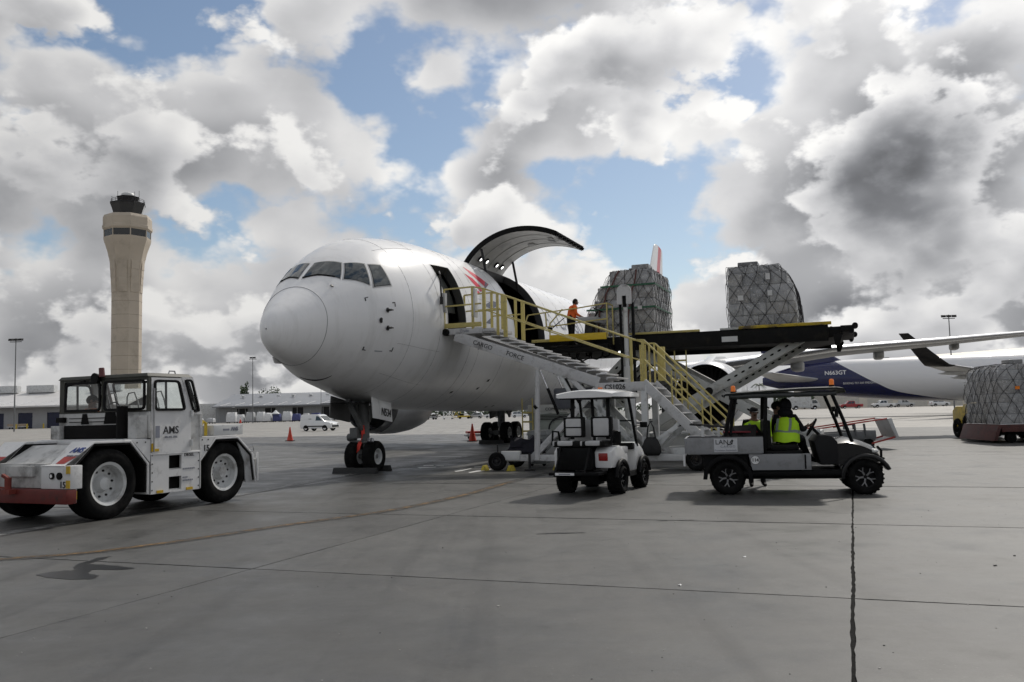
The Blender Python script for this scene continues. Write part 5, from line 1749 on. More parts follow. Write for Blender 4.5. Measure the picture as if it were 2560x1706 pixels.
# ------------------------------------------------------------------ main deck cargo loader
DECKBLK = mat('loader_black', (.006, .006, .006), .6, var=.35, scale=3, dirt_sheen=(.018, .016, .012), dscale=2.5, spec=.15)
LDGREY = mat('loader_grey', (.46, .47, .46), .45, var=.1, scale=2, dirt_sheen=(.22, .21, .19), dscale=2)
LDGREEN = mat('loader_cabinet', (.30, .335, .31), .45, var=.1, scale=2, dirt_sheen=(.14, .14, .13), dscale=2)
DKYEL = mat('deck_yellow', (.48, .34, .015), .5, var=.2, scale=4, dirt_sheen=(.07, .05, .02), dscale=2, dlo=.5, dhi=.62)
def make_loader():
    l0, a0 = 8.5, 7.6
    t = thing('cargo_loader', 'grey scissor lift cargo loader with raised black platforms beside the freighter', 'cargo loader', G(l0, a0), GRID)
    B = dict(loc=(-l0, -a0, 0))
    def box(name, x0, x1, y0, y1, z0, z1, m, bev=.012, par=None, **k):
        return MB().box(x0, x1, y0, y1, z0, z1).build(name, m, par or t, bevel=bev, **(B if par is None else {}))
    def bar(name, p, q, w, h, m, up=(0, 0, 1)):
        return MB().bar(p, q, w, h, up).build(name, m, t, bevel=.01, **B)
    # bridge
    box('bridge_deck', 3.35, 6.95, 5.9, 9.6, 3.66, 4.14, DECKBLK)
    box('bridge_lip', 3.0, 3.35, 6.1, 9.5, 4.02, 4.12, DECKBLK)
    box('bridge_edge', 3.35, 4.28, 5.80, 5.90, 4.10, 4.20, RAILYEL)
    roll = MB().cyl((0, -1.6, 0), (0, 1.6, 0), .05, n=8).mesh('roller', STEEL)
    for i in range(10):
        link('roller', roll, t, (3.6 + i * .34 - l0, 7.75 - a0, 4.13))
    # operator platform on the near side
    box('operator_floor', 4.28, 6.3, 5.15, 5.9, 3.82, 3.90, DECKBLK)
    box('operator_toe_board', 4.26, 6.26, 5.06, 5.14, 4.04, 4.27, mat('operator_yellow', (.62, .43, .015), .45, var=.1))
    box('operator_under_frame', 4.3, 6.3, 5.15, 5.9, 3.66, 3.81, DECKBLK)
    def rail(pts, w=.04, name='guard_rail'):
        q = MB()
        for p, r in zip(pts, pts[1:]):
            q.bar(p, r, w, w)
        return q.build(name, RAILYEL, t, bevel=.005, **B)
    rail([(3.15, 5.5, 4.55), (3.35, 5.5, 5.05), (4.0, 5.45, 5.10), (5.2, 5.3, 5.16), (6.30, 5.1, 5.24), (6.30, 5.1, 4.1)])
    rail([(3.15, 5.5, 4.55), (4.3, 5.5, 4.62), (6.30, 5.1, 4.72)])
    rail([(4.02, 5.45, 5.10), (4.02, 5.5, 4.6)])
    rail([(4.28, 5.1, 4.05), (4.28, 5.1, 4.66), (4.75, 5.1, 5.14)])
    rail([(6.30, 5.1, 5.24), (6.30, 5.85, 5.24), (6.30, 5.85, 3.9)])
    # console with steering wheel
    q = MB()
    q.hexa([(5.35, 5.4, 3.9), (5.6, 5.4, 3.9), (5.6, 5.75, 3.9), (5.35, 5.75, 3.9)], [(5.45, 5.4, 4.72), (5.75, 5.4, 4.72), (5.75, 5.75, 4.72), (5.45, 5.75, 4.72)])
    con = q.build('control_column', DKMETAL, t, bevel=.02, **B)
    q = MB()
    q.hexa([(5.15, 5.33, 4.72), (6.0, 5.33, 4.62), (6.0, 5.83, 4.62), (5.15, 5.83, 4.72)], [(5.2, 5.33, 4.86), (5.9, 5.33, 4.84), (5.9, 5.83, 4.84), (5.2, 5.83, 4.86)])
    q.build('control_panel', GREY, t, bevel=.04, **B)
    q = MB()
    q.cyl((5.75, 5.55, 4.84), (5.86, 5.55, 5.04), .03, n=8)
    c, ax = Vector((5.88, 5.55, 5.08)), Vector((.45, 0, .89)).normalized()
    e1 = ax.orthogonal().normalized()
    e2 = ax.cross(e1)
    q.tube([c + (e1 * math.cos(k) + e2 * math.sin(k)) * .19 for k in [i * math.pi / 9 for i in range(19)]], .018, 6)
    for k in (0, 2.1, 4.2):
        q.bar(c, c + (e1 * math.cos(k) + e2 * math.sin(k)) * .19, .03, .015)
    q.build('steering_wheel', BLACK, t, **B)
    bar('lamp_arm', (4.35, 5.12, 4.5), (4.8, 5.15, 4.85), .03, .03, BLACK)
    MB().cyl((4.22, 5.08, 4.46), (4.36, 5.12, 4.5), .09, .05, n=12).build('work_lamp', BLACK, t, **B)
    # main platform
    box('main_deck', 6.98, 13.55, 5.75, 9.65, 3.80, 4.10, DECKBLK)
    box('deck_skirt', 6.98, 13.2, 5.62, 5.75, 3.66, 4.16, DECKBLK)
    box('deck_skirt', 6.98, 13.2, 9.65, 9.78, 3.66, 4.16, DECKBLK)
    box('edge_guide', 6.9, 9.25, 5.56, 5.70, 4.165, 4.235, RAILYEL)
    box('edge_guide', 10.5, 13.3, 5.56, 5.70, 4.165, 4.26, DKYEL)
    box('deck_step', 9.9, 10.5, 5.60, 5.72, 4.165, 4.23, LDGREY)
    for i in range(17):
        link('roller', roll, t, (7.2 + i * .38 - l0, 7.7 - a0, 4.10))
    q = MB()
    q.hexa([(12.3, 5.8, 3.66), (13.3, 5.8, 3.78), (13.3, 9.6, 3.78), (12.3, 9.6, 3.66)], [(12.3, 5.8, 3.80), (13.6, 5.8, 3.86), (13.6, 9.6, 3.86), (12.3, 9.6, 3.80)])
    q.build('tail_taper', DECKBLK, t, bevel=.01, **B)
    box('tail_stop', 13.55, 13.95, 5.65, 9.75, 3.92, 4.12, DECKBLK, .03)
    for a in (5.65, 9.4):
        MB().cyl((13.98, a, 4.1), (13.98, a + .35, 4.1), .09, n=12).build('tail_roller', BLACK, t, **B)
        MB().cyl((13.86, a, 3.92), (13.86, a + .35, 3.92), .07, n=12).build('tail_roller', BLACK, t, **B)
        q = MB()
        q.prism([(13.32, 3.86), (13.62, 3.86), (13.50, 3.52), (13.38, 3.52)], lambda u, v, w: (u, w, v), a, a + .3)
        q.build('tail_bracket', DECKBLK, t, bevel=.01, **B)
    box('side_plate', 9.95, 10.45, 5.60, 5.622, 3.78, 3.95, LTGREY, .0)
    # scissor arms with lightening holes
    hole = MB().prism([(.045 * math.cos(k) * 1.5, .03 * math.sin(k)) for k in [i * math.pi / 5 for i in range(10)]], lambda u, v, w: (u, w, v), -.004, .004).mesh('slot', BLACK, smooth=0)
    def arm(p, q, w, h, m, y, holes=8, f0=.35, f1=.9):
        p, q = Vector((p[0], y, p[1])), Vector((q[0], y, q[1]))
        o = MB().bar(p, q, w, h).build('scissor_arm', m, t, bevel=.03, **B)
        d = q - p
        for i in range(holes):
            c = p + d * (f0 + (f1 - f0) * i / max(1, holes - 1))
            h_ = link('slot', hole, o, (c.x, y - w / 2 - .003, c.z), (0, -math.atan2(d.z, d.x), 0))
        return o
    for y, dy in ((6.05, 0), (9.2, 0)):
        arm((6.5, .62), (12.45, 3.86), .16, .34, LDGREY, y, 10, .60, .95)
        arm((12.3, .62), (6.75, 3.82), .16, .34, LDGREY, y + .2, 8, .3, .8)
        MB().cyl((9.42, y - .1, 2.22), (9.42, y + .32, 2.22), .13, n=16).build('pivot_pin', BLACK, t, **B)
        arm((3.9, .8), (6.85, 3.62), .12, .26, LDGREY, y + .1, 6, .3, .95)
        arm((6.9, .8), (3.95, 3.6), .12, .26, LDGREY, y + .25, 6, .1, .9)
        MB().cyl((5.4, y - .0, 2.22), (5.4, y + .35, 2.22), .08, n=14).build('pivot_pin', BLACK, t, **B)
        bar('torque_tube', (5.2, y + .4, 2.2), (7.0, y + .4, 3.55), .2, .25, DKMETAL)
    for l, z in ((12.4, 3.8), (6.55, .65), (12.3, .62), (6.8, 3.75)):
        MB().cyl((l, 6.0, z), (l, 9.5, z), .08, n=12).build('cross_shaft', DKMETAL, t, **B)
    # chassis
    box('chassis', 3.5, 12.8, 6.3, 9.2, .45, .85, LDGREY, .02)
    box('side_frame', 7.6, 12.8, 5.85, 6.0, .38, .80, LDGREY, .015)
    box('side_frame', 7.6, 12.8, 9.4, 9.55, .38, .80, LDGREY, .015)
    box('side_ledge', 7.6, 12.8, 5.7, 6.0, .86, .93, LTGREY, .01)
    box('engine_cabinet', 3.25, 5.6, 5.6, 6.9, .45, 1.62, LDGREEN, .03)
    box('cabinet_top', 3.22, 5.62, 5.57, 6.95, 1.63, 1.92, LDGREY, .02)
    box('yellow_hatch', 4.1, 5.0, 5.9, 6.8, 1.93, 2.05, DKYEL, .02)
    for k in range(4):
        box('louvre', 3.55, 4.9, 5.57, 5.598, 1.40 + k * .05, 1.42 + k * .05, INK, 0)
        box('louvre', 4.2, 5.0, 5.57, 5.598, .62 + k * .06, .64 + k * .06, INK, 0)
    text('model_lettering', 'COMMANDER', .15, INK, t, (4.35 - l0, 5.56 - a0, 1.76), (1, 0, 0), (0, 0, 1))
    text('maker_logo', 'JBT', .30, INK, t, (4.52 - l0, 5.585 - a0, 1.05), (1, 0, 0), (0, 0, 1), bold=.012, shear=.2)
    for r0, ang, cx in ((.42, (R(20), R(320)), 4.40), (.46, (R(-120), R(150)), 4.52)):
        q = MB()
        pts = [Vector((cx + math.cos(ang[0] + (ang[1] - ang[0]) * i / 30) * r0, 5.59, 1.05 + math.sin(ang[0] + (ang[1] - ang[0]) * i / 30) * r0)) for i in range(31)]
        q.tube(pts, [.006 + .02 * math.sin(math.pi * i / 30) for i in range(31)], 5)
        q.build('logo_swoosh', INK, t, **B)
    # yellow access ladders
    for l, z1, a in ((3.05, 2.15, 5.5), (8.35, 3.6, 5.9)):
        q = MB()
        q.bar((l, a, .5), (l, a, z1), .035)
        q.bar((l + .38, a, .5), (l + .38, a, z1), .035)
        q.build('ladder_rail', RAILYEL, t, **B)
        for k in range(int((z1 - .6) / .32)):
            MB().bar((l, a, .7 + .32 * k), (l + .38, a, .7 + .32 * k), .035, .06).build('ladder_rung', RAILYEL, t, **B)
    # guide mast with white arched head at the joint of the two platforms
    mx, my = 6.95, 5.02
    MB().cyl((mx, my, .9), (mx, my, 3.1), .13, .12, n=16).cyl((mx, my, 3.1), (mx, my, 5.25), .075, n=14).build('guide_mast', LTGREY, t, smooth=40, **B)
    q = MB()
    arch = [(-.24, -.42), (-.24, .0)] + [(-.24 * math.cos(k), .24 * math.sin(k)) for k in [i * math.pi / 10 for i in range(1, 10)]] + [(.24, 0), (.24, -.42), (.07, -.42), (.07, -.14), (-.07, -.14), (-.07, -.42)]
    q.prism(arch, lambda u, v, w: (mx + u, w, 5.56 + v), my - .16, my - .08)
    q.build('mast_head', STAIRW, t, **B)
    bar('mast_block', (mx, my - .02, 5.05), (mx, my - .02, 5.45), .16, .12, BLACK)
    for dx in (-.2, .22):
        bar('guide_rail', (mx + dx, my + .12, 2.2), (mx + dx, my + .12, 5.2), .07 if dx < 0 else .14, .08, BLACK)
    box('mast_foot', mx - .2, mx + .2, my - .15, my + 1.2, .72, .92, LDGREY)
    for l, a in ((4.6, 6.0), (4.6, 9.3), (11.6, 6.2), (11.6, 9.2), (9.2, 6.4), (9.2, 9.1)):
        wheel(t, 'wheel', (l - l0, a - a0, .47), .47, .32, .25, (0, 1, 0), LTGREY, .3, 0, out=-1 if a < 7.6 else 1, n=24)
    rnd = random.Random(12)
    for k, (l, w, d) in enumerate(((4.75, .35, .20), (5.0, .5, .30), (5.35, .22, .14), (5.5, .45, .26), (5.9, .3, .2))):
        MB().tube([(l, 5.7 + .04 * k, 3.68), (l + w * .1, 5.7, 3.68 - d * .8), (l + w * .5, 5.7, 3.68 - d), (l + w * .92, 5.72, 3.68 - d * .7), (l + w, 5.74, 3.68)], .02 + .004 * k, 6).build('hydraulic_hose', BLACK, t, **B)
    q = MB()
    q.cyl((6.5, 5.85, 3.62), (6.5, 5.82, 3.62), .05, n=12)
    q.build('marker_lamp', mat('marker_lamp', (1, 1, .95), .4, emit=1.5), t, **B)
make_loader()

# ------------------------------------------------------------------ netted air cargo pallets
CARTON = [mat('wrapped_carton_%d' % i, c, .22, var=.3, scale=5, bump=1.0, bscale=9, spec=.7, dirt_sheen=(.62, .62, .62), dscale=6, dlo=.56, dhi=.70) for i, c in enumerate(((.22, .22, .222), (.28, .28, .282), (.19, .175, .16), (.13, .13, .135), (.25, .235, .22), (.33, .33, .335)))]  # whitish patches in the colour imitate sheen on the wrap
FILM = mat('cargo_film', (.60, .605, .61), .12, var=.4, scale=5, bump=1.0, bscale=9, spec=1.0, alpha=.30, dirt_sheen=(.92, .92, .92), dscale=7, dlo=.54, dhi=.66)  # near-white patches paint highlights into the film colour
NETM = mat('net_cord', (.022, .02, .022), .85, var=.3, scale=8)
STRAPG = mat('green_strap', (.02, .10, .05), .6)
STRAPB = mat('brown_strap', (.08, .025, .02), .7)
LABELW = mat('paper_label', (.6, .6, .6), .6)
def netted_pallet(label, loc, rz, prof, a0, a1, seed, straps=True, grid=.42, base=.03, tags=()):
    """prof: list of (z, l_left, l_right, inset of far/near faces)"""
    rnd = random.Random(seed)
    t = thing('cargo_pallet', label, 'cargo pallet', loc, rz, 'netted air cargo pallets')
    zs = [p[0] for p in prof]
    fl, fr, fi = (smooth_curve(zs, [p[k] for p in prof]) for k in (1, 2, 3))
    zt = zs[-1]
    MB().box(prof[0][1] - .04, prof[0][2] + .04, a0 - .04, a1 + .04, 0, base).build('pallet_sheet', ALU, t, bevel=.008)
    # cartons in layers: near row, right hand row and a core
    z = base
    while z < zt - .12:
        h = min(rnd.uniform(.34, .60), zt - z)
        if zt - z - h < .15:
            h = zt - z
        zm = min(z + h * .6, zt)
        L_, R_, I_ = fl(zm), fr(zm), fi(zm)
        x = L_
        while x < R_ - .05:
            w = min(rnd.uniform(.42, .95), R_ - x)
            if R_ - x - w < .2:
                w = R_ - x
            d = rnd.uniform(.4, .6)
            j = rnd.uniform(0, .13)
            MB().box(x + .012, x + w - .012, a0 + I_ + j, a0 + I_ + d, z + .008, z + h - .006).build('carton', CARTON[rnd.randrange(6)], t, bevel=.035)
            x += w
        y = a0 + I_ + .55
        while y < a1 - I_ - .05:
            w = min(rnd.uniform(.45, .8), a1 - I_ - y)
            if a1 - I_ - y - w < .25:
                w = a1 - I_ - y
            MB().box(R_ - .5, R_ - rnd.uniform(0, .05), y + .012, y + w - .012, z + .008, z + h - .006).build('carton', CARTON[rnd.randrange(6)], t, bevel=.035)
            MB().box(L_ + rnd.uniform(0, .05), L_ + .5, y + .012, y + w - .012, z + .008, z + h - .006).build('carton', CARTON[rnd.randrange(6)], t, bevel=.035)
            y += w
        if R_ - L_ > 1.1:
            MB().box(L_ + .48, R_ - .51, a0 + I_ + .56, a1 - I_, z, z + h).build('core_stack', CARTON[3], t)
        z += h
    for k in range(2):
        w, d, h = rnd.uniform(.4, .7), rnd.uniform(.5, .8), rnd.uniform(.10, .2)
        x = fl(zt) + .05 + rnd.random() * max(.05, fr(zt) - fl(zt) - w - .1)
        MB().box(x, x + w, a0 + fi(zt) + .05 + k * .7, a0 + fi(zt) + .05 + k * .7 + d, zt - .005, zt + h).build('carton', CARTON[rnd.randrange(6)], t, bevel=.035)
    def hull(u, z, off):
        """u in 0..4: near, right, far, left face"""
        L_, R_, I_ = fl(z) - off, fr(z) + off, fi(z)
        n_, f_ = a0 + I_ - off, a1 - I_ + off
        s, f = int(u) % 4, u - int(u)
        p = [(L_ + (R_ - L_) * f, n_), (R_, n_ + (f_ - n_) * f), (R_ + (L_ - R_) * f, f_), (L_, f_ + (n_ - f_) * f)][s]
        return Vector((p[0], p[1], z))
    # shrink film, slack and crinkled over the boxes
    q = MB()
    rings = []
    N = 56
    for k in range(19):
        zz = base + .02 + (zt - base - .02) * k / 18
        rings.append([hull(4 * i / N, zz, .012) + Vector((rnd.uniform(-.035, .025), rnd.uniform(-.035, .025), rnd.uniform(-.03, .03))) for i in range(N)])
    q.rings(rings, 0, False)
    q.build('shrink_film', FILM, t, smooth=70)
    # rope net: two families of diagonals, sagging a little
    q = MB()
    W_ = (prof[0][2] - prof[0][1])
    D_ = a1 - a0
    per = 2 * (W_ + D_)
    def at(dist):
        dist %= per
        for k, ln in enumerate((W_, D_, W_, D_)):
            if dist <= ln:
                return k + dist / ln * .9999
            dist -= ln
        return 0
    n = max(8, int(round(per / grid)))
    for k in range(n):
        for sg in (-1, 1):
            ph = rnd.uniform(-.04, .04)
            pts = []
            for i in range(19):
                zz = base + (zt - base) * i / 18
                s = k * per / n + sg * (zz - base) * .62 + ph + .045 * math.sin(zz * 4 + k * 2.3) + rnd.uniform(-.008, .008)
                pts.append(hull(at(s), min(zz, zt), .045 + .012 * sg) + Vector((0, 0, .015 * math.sin(k * 1.7 + i))))
            q.tube(pts, .0095, 4)
            e = pts[-1]
            c = Vector(((fl(zt) + fr(zt)) / 2, (a0 + a1) / 2, zt + .05))
            q.tube([e, e.lerp(c, .35) + Vector((0, 0, .04)), e.lerp(c, .7) + Vector((0, 0, .03))], .011, 4)
    q.build('rope_net', NETM, t, smooth=50)
    if straps:
        for f in (.2, .62):
            pts = [hull(f, base + (zt - base) * i / 14, .065) for i in range(15)]
            q = MB()
            for p, r in zip(pts, pts[1:]):
                q.bar(p, r, .05, .012, up=(0, 1, 0))
            q.build('lashing_strap', STRAPB, t)
        for zz in (.42 * zt, .76 * zt):
            pts = [hull(u, zz, .07) for u in [i * .1 for i in range(0, 20)]]
            q = MB()
            for p, r in zip(pts, pts[1:]):
                q.bar(p, r, .012, .06)
            q.build('green_strap', STRAPG, t)
    for u, zz, m, w, h in tags:
        p = hull(u, zz, .075)
        r = hull(u + .02, zz, .075) - p
        e = r.normalized()
        q = MB()
        nv = e.cross(Vector((0, 0, 1))) * .003
        q.hexa([p - nv, p + e * w - nv, p + e * w + nv, p + nv], [p - nv + Vector((0, 0, h)), p + e * w - nv + Vector((0, 0, h)), p + e * w + nv + Vector((0, 0, h)), p + nv + Vector((0, 0, h))])
        q.build('cargo_label', m, t, smooth=0)
    return t
o = G(6.6, 7.5, 4.16)
netted_pallet('stepped netted cargo pallet with green straps on the loader bridge, next to the operator', o, GRID,
    [(0, -1.26, 1.06, 0), (.5, -1.24, 1.08, -.02), (.95, -1.18, 1.1, 0), (1.15, -1.0, 1.1, 0), (1.6, -.84, 1.1, .0), (1.75, -.66, 1.1, .02), (2.1, -.44, 1.07, .06), (2.30, -.30, 1.0, .14)], -1.5, 1.5, 3,
    tags=((.3, .12, LABELW, .12, .16), (.75, .9, LABELW, .14, .12)))
o = G(11.28, 7.5, 4.20)
netted_pallet('netted cargo pallet with sloping right shoulder on the outer end of the loader', o, GRID,
    [(0, -1.10, 1.0, 0), (.4, -1.12, 1.02, -.02), (.9, -1.13, .98, -.02), (1.3, -1.12, .92, .0), (1.6, -1.12, .80, .02), (1.85, -1.12, .62, .04), (2.05, -1.1, .46, .08)], -1.55, 1.5, 8, straps=False, grid=.44,
    tags=((.62, 1.55, LABELW, .13, .2), (.60, 1.02, LABELW, .14, .17), (.18, .92, LABELW, .18, .16)))

# ------------------------------------------------------------------ aircraft tow tractor (x = forward, y = left, origin under the rear axle)
TUGW = mat('tractor_white', (.64, .64, .64), .42, var=.07, scale=2, dirt_sheen=(.20, .19, .18), dscale=3.2, dlo=.54, dhi=.82)
TUGD = mat('tractor_grimy_white', (.50, .50, .49), .5, var=.14, scale=2, dirt_sheen=(.07, .065, .06), dscale=2.2, dlo=.48, dhi=.72)
TUGROOF = mat('tractor_roof_olive', (.045, .045, .035), .6, var=.2, scale=3)
SOOT_SHADE = mat('soot_shade_black', (.007, .0065, .0065), .8, var=.3, spec=.15)  # black for sooty plates and for the painted shade in the wheel arches
YTAPE = mat('yellow_tape', (.52, .34, .02), .5, var=.2, scale=8)
def gasket_window(name, pts, parent, nrm, r=.028):
    """rounded rubber seal with clear pane; pts: polygon corners in order"""
    P = [Vector(p) for p in pts]
    n = len(P)
    loop = []
    for i in range(n):
        a, b, c = P[i - 1], P[i], P[(i + 1) % n]
        d1, d2 = (a - b), (c - b)
        k = min(.10, d1.length * .35, d2.length * .35)
        p0, p2 = b + d1.normalized() * k, b + d2.normalized() * k
        for f in (0, .33, .67, 1):
            loop.append((1 - f)**2 * p0 + 2 * f * (1 - f) * b + f * f * p2)
    q = MB()
    rings = []
    m = len(loop)
    c0 = sum(loop, Vector()) / m
    nv = Vector(nrm).normalized()
    ins = []
    for i in range(m):
        d = (loop[(i + 1) % m] - loop[i - 1]).normalized()
        ins.append(loop[i] + nv.cross(d).normalized() * r * 1.6 * (1 if (nv.cross(d)).dot(c0 - loop[i]) > 0 else -1))
    q.rings([[p + nv * .0 for p in loop], [p + nv * .03 for p in loop], [p + nv * .03 for p in ins], [p for p in ins]], 0, False, True)
    w = q.build(name, BLACK, parent, smooth=50)
    MB().add([p + nv * .012 for p in ins], [tuple(range(m))]).build('pane', CLEAR, w, smooth=0)
    return w
def wall_with_hole(q, outer, inner):
    """flat panel between two polygons with equal vertex counts"""
    n = len(outer)
    q.add(list(outer) + list(inner), [(i, (i + 1) % n, n + (i + 1) % n, n + i) for i in range(n)])
def make_tug():
    t = thing('tow_tractor', 'white aircraft tow tractor with red rear bumper driving away at the left', 'tow tractor', (-8.13, 16.0, 0), 65)
    Y = 1.18
    def box(name, x0, x1, y0, y1, z0, z1, m=TUGW, bev=.012, **k):
        return MB().box(x0, x1, y0, y1, z0, z1).build(name, m, t, bevel=bev, **k)
    side = lambda u, v, w: (u, w, v)
    box('chassis', -.75, 3.55, -.62, .62, .42, .98, SOOT_SHADE)
    # rear
    box('rear_bumper', -1.0, -.80, -1.33, 1.33, .36, .60, mat('bumper_red', (.125, .012, .008), .55, var=.25, scale=3, dirt_sheen=(.04, .012, .009), dscale=3), .02)
    box('rear_panel', -.93, -.70, -1.33, -.62, .605, .99)
    box('rear_panel', -.93, -.70, .62, 1.33, .605, .99)
    box('rear_recess', -.82, -.72, -.61, .61, .605, 1.02, TUGD)
    q = MB()
    q.prism([(-.80, .62), (-.80, .98), (-.2, 1.30), (.74, 1.30), (.74, .62)], side, -.60, .60)
    q.build('rear_deck', TUGD, t, bevel=.015)
    q = MB()
    q.box(-.90, -.80, -.35, .35, .80, .98)
    q.build('rear_step', TUGD, t, bevel=.01)
    m = MB()
    m.box(-1.13, -1.0, -.10, .10, .52, .60)
    m.cyl((-1.08, 0, .55), (-1.08, 0, .80), .055, n=12)
    m.bar((-1.08, 0, .78), (-1.08, .14, .84), .05)
    m.tube([(-1.05, .10, .62), (-1.12, .26, .64), (-1.1, .34, .70), (-1.02, .36, .62)], .015, 6)
    m.build('tow_hitch', mat('rusty_red', (.18, .03, .02), .7, var=.3, scale=8), t)
    arch = [(-.93, .995), (-.74, 1.0), (-.33, 1.37), (.43, 1.36), (.83, .93), (.83, .36)]
    for sg in (-1, 1):
        # folded fender sheet and its inner wheel house
        y0, y1 = sg * .60, sg * Y
        q = MB()
        inn = [(-.93, .96), (-.755, .965), (-.35, 1.33), (.415, 1.32), (.79, .915), (.79, .36)]
        q.prism(arch + inn[::-1], side, min(y0, y1), max(y0, y1))
        q.build('rear_fender', TUGW, t, bevel=.008)
        lin = [(-.72, .40), (-.75, .955), (-.345, 1.322), (.41, 1.312), (.782, .91), (.782, .40), (.75, .40), (.75, .90), (.40, 1.28), (-.335, 1.29), (-.70, .95), (-.69, .40)]
        MB().prism(lin, side, sg * .61, sg * (Y - .012)).build('arch_shade_sheet', SOOT_SHADE, t, smooth=0)  # black sheet standing for the shade inside the rear arch
        MB().prism([(-.78, .5), (-.78, .95), (-.36, 1.31), (.42, 1.31), (.78, .9), (.78, .5)], side, sg * .60, sg * .63).build('wheel_house', SOOT_SHADE, t, smooth=0)
        q = MB()
        q.hexa([(-.76, sg * Y - .02, .36), (-.70, sg * Y - .02, .36), (-.70, sg * Y + .02, .36), (-.76, sg * Y + .02, .36)], [(-.76, sg * Y - .02, .99), (-.70, sg * Y - .02, .99), (-.70, sg * Y + .02, .99), (-.76, sg * Y + .02, .99)])
        q.build('corner_plate', TUGW, t, bevel=.006)
        wheel(t, 'wheel', (0, sg * .93, .62), .62, .44, .365, (0, 1, 0), LTGREY, .42, 10, out=sg, n=40)
        wheel(t, 'wheel', (2.82, sg * .93, .62), .62, .42, .36, (0, 1, 0), LTGREY, .30, 10, out=sg, n=40)
        # front fender
        af = [(2.08, .36), (2.08, .90), (2.50, 1.33), (3.16, 1.33), (3.60, .96), (3.70, .36)]
        ai = [(2.11, .36), (2.11, .885), (2.515, 1.295), (3.14, 1.295), (3.56, .94), (3.66, .36)]
        q = MB()
        q.prism(af + ai[::-1], side, min(y0, y1), max(y0, y1))
        q.build('front_fender', TUGW, t, bevel=.008)
        lin = [(2.115, .40), (2.115, .88), (2.52, 1.288), (3.135, 1.288), (3.552, .935), (3.64, .40), (3.60, .40), (3.52, .92), (3.12, 1.25), (2.535, 1.25), (2.145, .87), (2.145, .40)]
        MB().prism(lin, side, sg * .61, sg * (Y - .012)).build('arch_shade_sheet', SOOT_SHADE, t, smooth=0)  # front arch shade, likewise put in as a black sheet
        MB().prism([(2.12, .5), (2.12, .87), (2.52, 1.28), (3.13, 1.28), (3.55, .93), (3.62, .5)], side, sg * .60, sg * .63).build('wheel_house', SOOT_SHADE, t, smooth=0)
        MB().prism([(3.12, 1.30), (3.60, .95), (3.69, .37), (3.40, .37), (3.36, .80)], side, sg * (Y - .03), sg * (Y - .06)).build('fender_cheek', GREY, t, smooth=0)
    # lower side panels with step pockets, both sides
    for sg in (-1, 1):
        y = sg * Y
        q = MB()
        th = -sg * .05
        segs = [(.86, 1.30, .35, 1.08), (1.61, 2.08, .35, 1.08), (1.30, 1.61, .35, .385), (1.30, 1.61, .64, .77), (1.30, 1.61, 1.04, 1.08)]
        for x0, x1, z0, z1 in segs:
            q.box(x0, x1, min(y, y + th), max(y, y + th), z0, z1)
        q.build('side_panel', TUGW, t)
        for z0, z1 in ((.385, .64), (.77, 1.04)):
            q = MB()
            q.box(1.30, 1.61, min(y + th, y + th * 5), max(y + th, y + th * 5), z0, z0 + .02)
            q.box(1.30, 1.61, min(y + th * 5, y + th * 5.4), max(y + th * 5, y + th * 5.4), z0, z1)
            q.build('step_pocket', TUGD, t)
        # white flank above the arch, between rear fender and cab
        MB().prism([(.44, 1.355), (.84, .95), (.86, .95), (.86, 1.36)], side, y, y + th * .4).build('flank_plate', TUGW, t)
        MB().prism([(2.08, .91), (2.49, 1.335), (2.08, 1.36)], side, y, y + th * .4).build('flank_plate', TUGW, t)
    box('belly_tank', .9, 2.05, -1.05, 1.05, .40, 1.06, SOOT_SHADE, .0)
    # engine deck and its sooty vents behind the cab
    box('engine_deck', .30, .80, -1.16, 1.16, 1.30, 1.38, TUGW)
    box('rear_wall', .80, .86, -1.20, 1.20, 1.38, 1.87, TUGD)
    box('air_intake', .70, .798, -.50, .93, 1.385, 1.64, SOOT_SHADE, .01)
    box('side_locker', .62, .798, .95, 1.20, 1.385, 1.64, TUGD)
    box('side_locker', .55, .798, -1.17, -.95, 1.385, 1.80, TUGD)
    MB().cyl((.62, -.72, 1.385), (.62, -.72, 1.98), .10, n=14).build('exhaust_stack', SOOT_SHADE, t)
    box('number_board', .72, .798, .98, 1.19, 1.70, 1.80, SOOT_SHADE)
    for z in (1.70, 1.77):
        MB().box(.785, .799, -.4, .9, z, z + .012).build('vent_slot', SOOT_SHADE, t, smooth=0)
    # soot smudges are real blackened plates
    for y0, y1, z0, z1 in ((.36, .58, 1.66, 1.86), (-.40, -.04, 1.66, 1.88)):
        MB().prism([(y0, z0), (y1, z0), (y1 - .04, z1), (y0 + .06, z1)], lambda u, v, w: (w, u, v), .792, .797).build('vent_plate', SOOT_SHADE, t, smooth=0)
    # cab shell
    RX0, RX1 = .80, 1.86
    q = MB()
    q.hexa([(.76, -1.20, 2.52), (1.90, -1.18, 2.52), (1.90, 1.18, 2.52), (.76, 1.20, 2.52)], [(.80, -1.15, 2.585), (1.84, -1.12, 2.585), (1.84, 1.12, 2.585), (.80, 1.15, 2.585)])
    q.build('cab_roof', TUGROOF, t, bevel=.012)
    x = .80
    q = MB()
    for y0, y1 in ((-1.19, -1.14), (1.06, 1.19), (-.04, .04)):
        q.box(x, x + .06, y0, y1, 1.87, 2.52)
    q.box(x, x + .06, -1.14, 1.06, 1.87, 1.90)
    q.box(x, x + .06, -1.14, 1.06, 2.47, 2.52)
    q.build('rear_window_wall', TUGROOF, t)
    gasket_window('rear_window', [(.798, .04, 1.90), (.798, 1.04, 1.90), (.798, 1.00, 2.47), (.798, .04, 2.47)], t, (-1, 0, 0))
